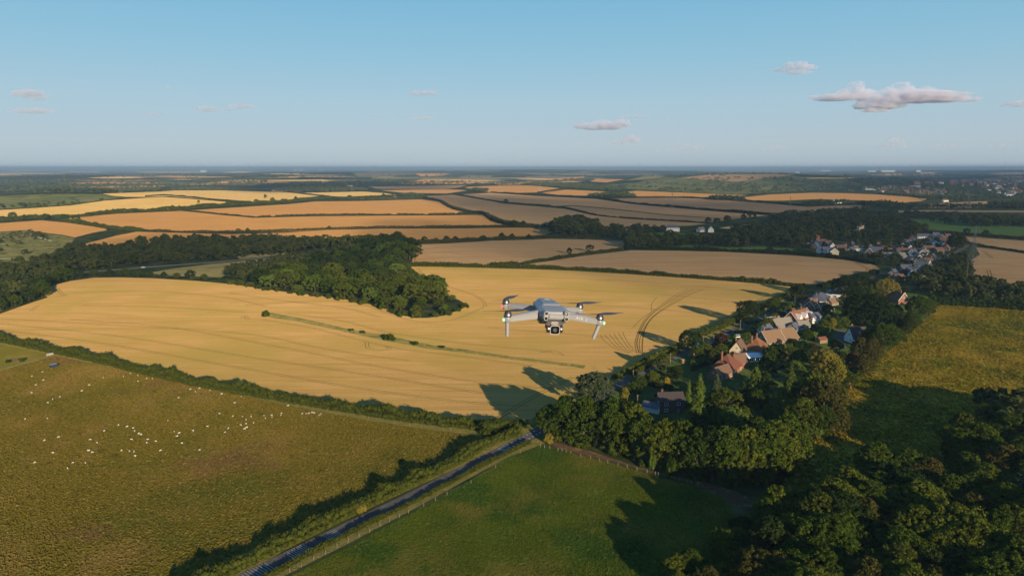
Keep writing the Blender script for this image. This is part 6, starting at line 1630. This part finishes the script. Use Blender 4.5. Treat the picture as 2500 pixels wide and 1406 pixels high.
# battery with a step and a groove across the top
bat = loft([(60, ring(25, 21, 6, 11, 13.5, 25)), (67, ring(26, 21.5, 6, 13, 16.5, 26)), (120, ring(24, 19, 4, 13, 17, 24)), (168, ring(21, 15, 0, 9, 13.5, 21)), (184, ring(17, 12, -4, 4, 9, 17))], DR_GREY, "battery", drone)
MB().box((0, 88 * mm, 16.4 * mm), (28 * mm, 5 * mm, 2.0 * mm)).build("latch", DR_DARK, bat, bevel=0.6 * mm)
MB().box((0, 134 * mm, 16.6 * mm), (16 * mm, 9 * mm, 1.0 * mm)).build("button", DR_LIGHT, bat, bevel=0.4 * mm)
# front face: four eyes on two posts
for sx in (-1, 1):
    post = loft([(-9, [(sx * 26 - 5.5, -13), (sx * 26 + 5.5, -13), (sx * 26 + 6.8, -6), (sx * 26 + 6.8, 6), (sx * 25 + 4, 10), (sx * 25 - 4, 10), (sx * 26 - 6.4, 6), (sx * 26 - 6.4, -6)]), (12, [(sx * 27 - 6.5, -16), (sx * 27 + 6.0, -16), (sx * 27 + 7.5, -5), (sx * 27 + 6.5, 5), (sx * 25 + 4, 8.5), (sx * 25 - 4, 8.5), (sx * 27 - 7, 5), (sx * 27 - 7, -5)])], DR_GREY, "sensor_post", drone)
    for z in (4.0, -9.0):
        c = Vector((sx * 26.0 * mm, -9.2 * mm, z * mm))
        o = MB().lathe([(3.2 * mm, 0), (5.4 * mm, 0), (5.2 * mm, 1.3 * mm), (4.1 * mm, 1.3 * mm), (3.8 * mm, 0.2 * mm)], 24, Matrix.Translation(c) @ Matrix.Rotation(R(90), 4, 'X')).build("sensor_ring", DR_LIGHT, post, smooth=True)
        MB().lathe([(0.3 * mm, 0.2 * mm), (3.9 * mm, 0.2 * mm), (3.2 * mm, 1.0 * mm), (0.2 * mm, 1.6 * mm)], 20, Matrix.Translation(c) @ Matrix.Rotation(R(90), 4, 'X')).build("sensor_lens", DR_BLACK, post, smooth=True)
MB().box((0, -3.5 * mm, -4.0 * mm), (42 * mm, 12 * mm, 12 * mm)).build("nose_bar", DR_GREY, drone, bevel=3 * mm, segs=3)
# arms, motors, legs, lamps
def arm(name_parent, a, b, wa, ha, wb_, hb_, mat=DR_GREY):
    """Flattened tapering beam from a to b (mm)."""
    a, b = Vector(a), Vector(b); d = (b - a).normalized(); s = d.cross(Vector((0, 0, 1))).normalized(); up = s.cross(d)
    v = []
    pr = [(-0.5, -0.5), (0.5, -0.5), (0.5, 0.22), (0.28, 0.5), (-0.28, 0.5), (-0.5, 0.22)]
    for t in (0, 0.35, 0.7, 1.0):
        p = a.lerp(b, t); w = wa + (wb_ - wa) * t; h = ha + (hb_ - ha) * t
        v += [(p + s * w * x + up * h * z) * mm for x, z in pr]
    n = 6; f = [(k * n + i, k * n + (i + 1) % n, (k + 1) * n + (i + 1) % n, (k + 1) * n + i) for k in range(3) for i in range(n)] + [tuple(reversed(range(n))), tuple(range(18, 24))]
    return MB().add(v, f).build("arm", mat, drone, bevel=1.6 * mm, segs=2, smooth=True)

MOTORS = {"fl": (-119, 18, -13), "fr": (119, 18, -13), "rl": (-105, 172, -7), "rr": (102, 172, -12)}
ROOTS = {"fl": (-29, 38, -5), "fr": (29, 38, -5), "rl": (-26, 122, -8), "rr": (26, 122, -8)}
BLADE_ANG = {"fl": 20, "fr": 196, "rl": 52, "rr": 14}
def blade_mesh():
    v, f = [], []
    N = 14
    for i in range(N + 1):
        t = i / N; r = (6 + 84 * t)
        ch = (5 + 13 * math.sin(math.pi * min(1, t * 1.15 + 0.12)) ** 0.8) * (1 if t < 0.86 else (1 - ((t - 0.86) / 0.14) ** 2 * 0.85))
        tw = R(20 - 14 * t); z = 1.5 + 3.0 * t * t
        for s, th in ((-0.42, 0.5), (0.0, 1.2), (0.58, 0.4)):
            v.append((r * mm, (s * ch * math.cos(tw) + 3 * t) * mm, (z + s * ch * math.sin(tw) + th * 0.5) * mm))
        for s, th in ((0.58, 0.4), (0.0, 0.9), (-0.42, 0.5)):
            v.append((r * mm, (s * ch * math.cos(tw) + 3 * t) * mm, (z + s * ch * math.sin(tw) - th * 0.5) * mm))
    for i in range(N):
        for k in range(6):
            f.append((i * 6 + k, i * 6 + (k + 1) % 6, (i + 1) * 6 + (k + 1) % 6, (i + 1) * 6 + k))
    f += [(5, 4, 3, 2, 1, 0), tuple(N * 6 + k for k in range(6))]
    return MB().add(v, f).mesh("blade", DR_BLADE, smooth=True)
BLADE = blade_mesh()
for key in ("fl", "fr", "rl", "rr"):
    M = Vector(MOTORS[key]); A = Vector(ROOTS[key]); front = key[0] == "f"
    tip = M + Vector((0, 0, -5 if front else -3))
    ar = arm(drone, A, tip, 26 if front else 20, 21 if front else 15, 17 if front else 16, 14 if front else 12)
    # motor pod at the arm's end
    Z = Matrix.Translation(M * mm) @ Matrix.Diagonal((0.86, 0.86, 0.72, 1))
    MB().lathe([(3 * mm, -21 * mm), (8.5 * mm, -20 * mm), (11.5 * mm, -15 * mm), (12.2 * mm, -6 * mm), (11.5 * mm, -1 * mm), (9 * mm, 0)], 28, Z).build("motor_pod", DR_GREY, ar, smooth=True)
    MB().lathe([(9 * mm, 0), (11.6 * mm, 0.4 * mm), (11.8 * mm, 2 * mm), (10.9 * mm, 2.6 * mm), (10.9 * mm, 3.6 * mm), (11.6 * mm, 4.2 * mm), (11.2 * mm, 11 * mm), (10.4 * mm, 12.5 * mm), (4 * mm, 13 * mm)], 28, Z).build("motor", DR_METAL, ar, smooth=True)
    prop = empty("propeller", tuple((M + Vector((0, 0, 9.2))) * mm), R(BLADE_ANG[key])); prop.parent = drone; prop.scale = (0.8, 0.8, 0.8); prop.empty_display_size = 0.02
    MB().lathe([(10.6 * mm, 0.2 * mm), (10.4 * mm, 2.6 * mm), (8.5 * mm, 6 * mm), (5.2 * mm, 8.4 * mm), (2 * mm, 9.6 * mm), (0.3 * mm, 9.8 * mm)], 24).build("hub", DR_DARK, prop, smooth=True)
    for k in range(2):
        b = link("blade", BLADE, prop, (0, 0, 5.5 * mm)); b.rotation_euler = (0, 0, math.pi * k)
    sx = -1 if key[1] == "l" else 1
    if front:
        lean = (6 if sx < 0 else -14)
        leg = MB().tube((M + Vector((0, 0, -12))) * mm, (M + Vector((lean * (1 if sx > 0 else 0.2), -3, -50))) * mm, 5.6 * mm, 4.7 * mm, 14).build("landing_leg", DR_GREY, ar, bevel=1.2 * mm, smooth=True)
    lamp = MB().lathe([(0.2 * mm, 0), (4.3 * mm, 0), (4.0 * mm, 1.8 * mm), (2.0 * mm, 3.0 * mm), (0.2 * mm, 3.3 * mm)], 18, Matrix.Translation((M + (Vector((0, 9, -9)) if key == 'rr' else Vector((sx * 10.2, -6 if front else -3, -7)))) * mm) @ Matrix.Rotation(R(90) * sx, 4, 'Y') @ Matrix.Rotation(R(25), 4, 'X'))
    lamp.build("status_light", LED_GREEN if front else LED_RED, ar, smooth=True)
    if key == "fr":
        cu = bpy.data.curves.new("lettering", 'FONT'); cu.body = "AIR 2"; cu.size = 10.5 * mm; cu.extrude = 0.15 * mm; cu.align_x = 'CENTER'; cu.align_y = 'CENTER'; cu.space_character = 1.25
        t = bpy.data.objects.new("lettering_form", cu); COL.objects.link(t); bpy.context.view_layer.update()
        me = bpy.data.meshes.new_from_object(t.evaluated_get(bpy.context.evaluated_depsgraph_get())); bpy.data.objects.remove(t)
        me.name = "lettering"; me.materials.clear(); me.materials.append(DR_TEXT)
        d = (tip - A).normalized(); s = Vector((0, -1, 0)); s = (s - d * s.dot(d)).normalized(); up = s.cross(d) * -1
        if up.z < 0: up = -up
        pos = A.lerp(tip, 0.50) + s * (21.8 / 2 + 0.7) + up * (-1.0)
        lt = link("lettering", me, ar)
        lt.matrix_local = Matrix.Translation(pos * mm) @ Matrix(((d.x, up.x, s.x), (d.y, up.y, s.y), (d.z, up.z, s.z))).to_4x4()
# gimbal camera under the nose
cx = Vector((-1, -2, -38))
gim = MB().box(cx * mm + Vector((0, 8 * mm, 0)), (25 * mm, 24 * mm, 23 * mm)).build("gimbal_camera", DR_DARK, drone, bevel=4 * mm, segs=3, smooth=True)
def frame_ring(c, w, h, t, d):
    mb = MB()
    n = 40; pts = []
    for k in range(n):
        a = 2 * math.pi * k / n; ca, sa = math.cos(a), math.sin(a)
        r = (abs(ca) ** 5 + abs(sa) ** 5) ** (-1 / 5)
        pts.append((ca * r, sa * r))
    v = []
    for (fx, y) in ((1.0, 0), (1.0, -d), (1 - t, -d), (1 - t, 0)):
        v += [((c.x + p[0] * w / 2 * fx) * mm, (c.y + y) * mm, (c.z + p[1] * h / 2 * fx) * mm) for p in pts]
    f = [(r * n + i, r * n + (i + 1) % n, ((r + 1) % 4) * n + (i + 1) % n, ((r + 1) % 4) * n + i) for r in range(4) for i in range(n)]
    return mb.add(v, f), pts
fc = Vector((cx.x, cx.y - 4, cx.z))
mb, pts = frame_ring(fc, 25, 22.5, 0.10, 2.6); mb.build("lens_frame", DR_LIGHT, gim, smooth=True)
MB().add([((fc.x + p[0] * 11.6) * mm, (fc.y - 1.6) * mm, (fc.z + p[1] * 10.3) * mm) for p in pts] + [((fc.x + p[0] * 11.6) * mm, (fc.y + 2) * mm, (fc.z + p[1] * 10.3) * mm) for p in pts], [tuple(range(40)), tuple(reversed(range(40, 80)))] + [(i, (i + 1) % 40, 40 + (i + 1) % 40, 40 + i) for i in range(40)]).build("lens_glass", DR_BLACK, gim)
MB().lathe([(5.0 * mm, 0), (5.0 * mm, 0.5 * mm), (4.0 * mm, 0.5 * mm), (3.6 * mm, 0.1 * mm)], 24, Matrix.Translation((fc + Vector((0, -1.7, 0))) * mm) @ Matrix.Rotation(R(90), 4, 'X')).build("lens", DR_DARK, gim, smooth=True)
for sx in (-1, 1):
    MB().lathe([(0.3 * mm, 0), (8.8 * mm, 0), (9.4 * mm, 1.5 * mm), (9.4 * mm, 6.5 * mm), (8.4 * mm, 8 * mm), (0.3 * mm, 8.2 * mm)], 26, Matrix.Translation((cx + Vector((sx * 12.5, 3, 1))) * mm) @ Matrix.Rotation(R(90) * sx, 4, 'Y')).build("gimbal_motor", DR_METAL, gim, smooth=True)
br = MB().box(((cx.x) * mm, 10 * mm, -22 * mm), (42 * mm, 16 * mm, 10 * mm)).build("gimbal_bracket", DR_DARK, drone, bevel=2 * mm)
for sx in (-1, 1):
    MB().box(((cx.x + sx * 20) * mm, 9 * mm, -28 * mm), (4 * mm, 12 * mm, 18 * mm)).build("bracket_side", DR_DARK, br, bevel=1 * mm)
MB().box((cx.x * mm, 3 * mm, -22.5 * mm), (20 * mm, 6 * mm, 8 * mm)).build("roll_motor", DR_METAL, br, bevel=1.5 * mm)
# ------------------------------------------------------------------ clouds
def cloud_mat(name, density, size=0.0):
    """White vapour; with a size, ragged: the density falls away in billows of that many metres."""
    m, n, l, out = new_mat(name)
    v = n.new('ShaderNodeVolumePrincipled')
    v.inputs['Color'].default_value = (0.83, 0.83, 0.92, 1); v.inputs['Density'].default_value = density; v.inputs['Anisotropy'].default_value = 0.0
    if size:
        tc = n.new('ShaderNodeTexCoord'); mp = n.new('ShaderNodeMapping'); mp.inputs['Scale'].default_value = (1, 1, 1.6)
        nz = n.new('ShaderNodeTexNoise'); nz.inputs['Scale'].default_value = 1.0 / size; nz.inputs['Detail'].default_value = 3; nz.inputs['Roughness'].default_value = 0.62
        mr = n.new('ShaderNodeMapRange'); mr.inputs['From Min'].default_value = 0.37; mr.inputs['From Max'].default_value = 0.66; mr.inputs['To Max'].default_value = density * 2.4
        l.new(tc.outputs['Object'], mp.inputs['Vector']); l.new(mp.outputs[0], nz.inputs['Vector']); l.new(nz.outputs['Fac'], mr.inputs['Value']); l.new(mr.outputs[0], v.inputs['Density'])
    l.new(v.outputs[0], out.inputs['Volume'])
    return m
def cloud_mesh(puffs, seed, sub=3, rough=0.22):
    """One closed surface round a chain of puffs (x, y, z, rx, ry, rz)."""
    from mathutils import noise
    mb = bmesh.new()
    me = bpy.data.meshes.new("cloud")
    for (x, y, z, a, b, c) in puffs:
        r = bmesh.ops.create_icosphere(mb, subdivisions=sub, radius=1)
        for vt in r['verts']:
            q = vt.co.copy(); k = 1 + rough * 1.6 * noise.fractal(q * 1.7 + Vector((x * .013 + seed, y * .017, z * .011)), 1.0, 2.0, 3)
            if q.z < -0.25: q.z = -0.25 + (q.z + 0.25) * 0.35
            vt.co = Vector((x + q.x * a * k, y + q.y * b * k, z + q.z * c * k))
    mb.to_mesh(me); mb.free()
    return me
def sky_point(u, v, dist):
    dx, dy = (u - 1250) / FPX, (703 - v) / FPX
    d = Vector((dx, CP + dy * SP, -SP + dy * CP))
    return d * (dist / d.y) + Vector((0, 0, CAM_Z))
def sky_cloud(label, dist, density, puffs, seed):
    """puffs: (u, v, half width px, half height px) in the photo, at the cloud's distance."""
    s = dist / FPX
    c = sky_point(puffs[0][0], puffs[0][1], dist)
    pf = []
    for i, (u, v, a, b) in enumerate(puffs):
        q = sky_point(u, v, dist) - c
        pf.append((q.x, (i % 3 - 1) * b * s * 0.6, q.z, a * s * 1.18, a * s * 0.8, b * s * 1.3))
    me = cloud_mesh(pf, seed)
    bm = bmesh.new(); bm.from_mesh(me); bm.to_mesh(me); bm.free()
    density *= 0.8 if ("faint" in label or "tiny" in label or "thin" in label) else 0.85
    o = link("cloud", me, None, tuple(c), cloud_mat("cloud_vapour", density, max(p[2] for p in puffs) * s * 0.42))
    rm = o.modifiers.new("skin", 'REMESH'); rm.mode = 'VOXEL'; rm.voxel_size = max(2.5, min(p[3] for p in puffs) * s * 0.16)
    sm = o.modifiers.new("soft", 'SMOOTH'); sm.iterations = 2
    return tag(o, label, "cloud")
sky_cloud("largest cloud, a long grey-pink bank high above the far town", 9000, 0.0065, [(2190, 243, 60, 18), (2040, 240, 50, 9), (2100, 236, 45, 13), (2086, 219, 18, 15), (2070, 228, 24, 10), (2150, 258, 55, 13), (2135, 271, 30, 5), (2200, 220, 26, 14), (2180, 226, 30, 10), (2265, 224, 20, 10), (2260, 243, 60, 12), (2320, 242, 55, 10), (2250, 236, 80, 10)], 1)
sky_cloud("small ragged cloud above and to one side of the long bank", 8500, 0.005, [(1940, 166, 30, 11), (1915, 172, 24, 5), (1968, 166, 26, 7), (1945, 178, 26, 6)], 2)
sky_cloud("bright low cumulus above the middle horizon", 12000, 0.0045, [(1465, 312, 55, 8), (1430, 310, 24, 8), (1515, 304, 22, 11), (1470, 304, 26, 8)], 3)
sky_cloud("small round cloud just under the bright low cumulus", 12500, 0.004, [(1540, 343, 18, 11), (1510, 350, 16, 5)], 4)
sky_cloud("thin flat pinkish cloud over the middle of the sky", 9500, 0.004, [(1035, 229, 32, 6), (1015, 231, 18, 4)], 5)
sky_cloud("flat cloud at the far left, upper of two", 9500, 0.004, [(74, 231, 36, 9), (90, 240, 22, 6), (55, 228, 22, 6)], 6)
sky_cloud("flat cloud at the far left, lower of two", 10500, 0.0025, [(82, 273, 38, 7), (110, 273, 20, 4)], 7)
sky_cloud("small grey cloud beside a faint wisp over the left fields", 10000, 0.0035, [(510, 269, 24, 7), (490, 266, 16, 4)], 8)
sky_cloud("faint grey wisp next to the small grey cloud over the left fields", 10200, 0.0022, [(590, 262, 32, 7), (558, 270, 16, 4)], 9)
sky_cloud("cloud cut by the right edge of the picture", 9000, 0.004, [(2490, 256, 30, 9), (2462, 258, 20, 4)], 10)
sky_cloud("tiny grey puff high over the left fields", 9500, 0.0025, [(407, 216, 13, 5)], 11)
sky_cloud("low pinkish cloud over the town, tallest of the horizon row", 16000, 0.0014, [(2182, 352, 22, 11), (2160, 358, 16, 6), (2200, 358, 18, 5)], 12)
sky_cloud("faint pinkish cloud of the horizon row over the brown fields", 16000, 0.0011, [(1684, 363, 26, 7), (1630, 367, 24, 4)], 13)
sky_cloud("faint cloud of the horizon row over the green hill", 16000, 0.001, [(1890, 363, 26, 6)], 14)
sky_cloud("faint cloud of the horizon row nearest the right edge", 16000, 0.001, [(2310, 358, 28, 6), (2440, 356, 22, 5)], 15)
sky_cloud("thin dark streak of cloud above the bright low cumulus", 11500, 0.003, [(1545, 286, 28, 3.5), (1620, 287, 12, 3)], 16)
sky_cloud("faint flat pink cloud low over the left fields", 10500, 0.002, [(372, 280, 24, 5)], 17)
sky_cloud("faint flat cloud below the thin pinkish one", 11000, 0.002, [(1028, 290, 30, 4.5), (920, 289, 14, 4)], 18)

# cloud bank behind the camera: its shadow dulls the middle distance, the village and the town
def shade_cloud(label, ground_px, height, thick, density, seed):
    xy = G(ground_px)[:, :2]
    t = height / SUN_DIR.z
    sh = np.array([SUN_DIR.x * t, SUN_DIR.y * t])
    q = xy + sh
    c = q.mean(axis=0)
    lo, hi = q.min(axis=0), q.max(axis=0)
    nx = 44; ny = 44
    xs = np.linspace(lo[0] - 60, hi[0] + 60, nx); ys = np.linspace(lo[1] - 60, hi[1] + 60, ny)
    from mathutils import noise
    idx = {}; v = []; f = []
    X, Y = np.meshgrid(xs, ys, indexing='ij')
    pts_ = np.stack([X.ravel(), Y.ravel()], 1)
    ins = inside(q, pts_).reshape(nx, ny)
    # distance to the outline, for a thin rim
    a = q; b = np.roll(q, -1, axis=0)
    dmin = np.full(len(pts_), 1e9)
    for p0, p1 in zip(a, b):
        d = p1 - p0; tt = np.clip(((pts_ - p0) @ d) / (d @ d + 1e-9), 0, 1)
        dmin = np.minimum(dmin, np.linalg.norm(pts_ - (p0 + tt[:, None] * d), axis=1))
    dmin = dmin.reshape(nx, ny)
    for i in range(nx):
        for j in range(ny):
            if ins[i, j]:
                k = min(1.0, dmin[i, j] / (thick * 1.2)) ** 0.6
                w = noise.noise(Vector((X[i, j] / 260, Y[i, j] / 260, seed)))
                h1 = thick * (0.12 + k * (0.75 + 0.5 * w)); h0 = -thick * 0.25 * k
                idx[i, j] = len(v); v += [(X[i, j] - c[0], Y[i, j] - c[1], h1), (X[i, j] - c[0], Y[i, j] - c[1], h0)]
    for i in range(nx - 1):
        for j in range(ny - 1):
            if all(z in idx for z in ((i, j), (i + 1, j), (i + 1, j + 1), (i, j + 1))):
                A, B_, Cc, D_ = idx[i, j], idx[i + 1, j], idx[i + 1, j + 1], idx[i, j + 1]
                f += [(A, B_, Cc, D_), (D_ + 1, Cc + 1, B_ + 1, A + 1)]
    # close the rim
    cnt = {}
    for q4 in f:
        if q4[0] % 2 == 0:
            for s in range(4): cnt[(q4[s], q4[(s + 1) % 4])] = 1
    for (s, e_) in list(cnt):
        if (e_, s) not in cnt: f.append((e_, s, s + 1, e_ + 1))
    me = bpy.data.meshes.new("cloud"); me.from_pydata(v, [], f); me.update()
    me.polygons.foreach_set('use_smooth', [True] * len(me.polygons))
    o = link("cloud", me, None, (c[0], c[1], height), cloud_mat("cloud_vapour", density))
    return tag(o, label, "cloud", "clouds behind the viewer")
shade_cloud("broad flat cloud overhead behind the viewer, shading the village and brown fields", [(840, 600), (900, 575), (1060, 560), (1180, 540), (1100, 510), (1040, 482), (1130, 474), (1320, 481), (1500, 488), (1820, 491), (2000, 500), (2230, 505), (2420, 502), (2800, 502), (2800, 745), (2480, 722), (2280, 706), (2150, 714), (2040, 732), (1930, 756), (1700, 768), (1480, 716), (1300, 674), (1200, 659), (1000, 650), (900, 645), (830, 625)], 650, 120, 0.0019, 3.3)
shade_cloud("long flat cloud behind the viewer, shading the far town", [(1990, 470), (2150, 470), (2320, 484), (2460, 489), (2900, 489), (2900, 432), (2300, 430), (1960, 431), (1950, 444)], 3000, 420, 0.0009, 7.7)
shade_cloud("small flat cloud behind the viewer, shading the far copse", [(540, 470), (660, 474), (860, 466), (940, 463), (1140, 465), (1150, 452), (900, 446), (640, 448)], 1500, 200, 0.0014, 5.1)
shade_cloud("small flat cloud behind the viewer, shading the valley wood", [(60, 640), (180, 606), (400, 590), (620, 588), (820, 596), (860, 612), (700, 640), (560, 664), (350, 672), (180, 676), (80, 690)], 640, 90, 0.0026, 9.1)
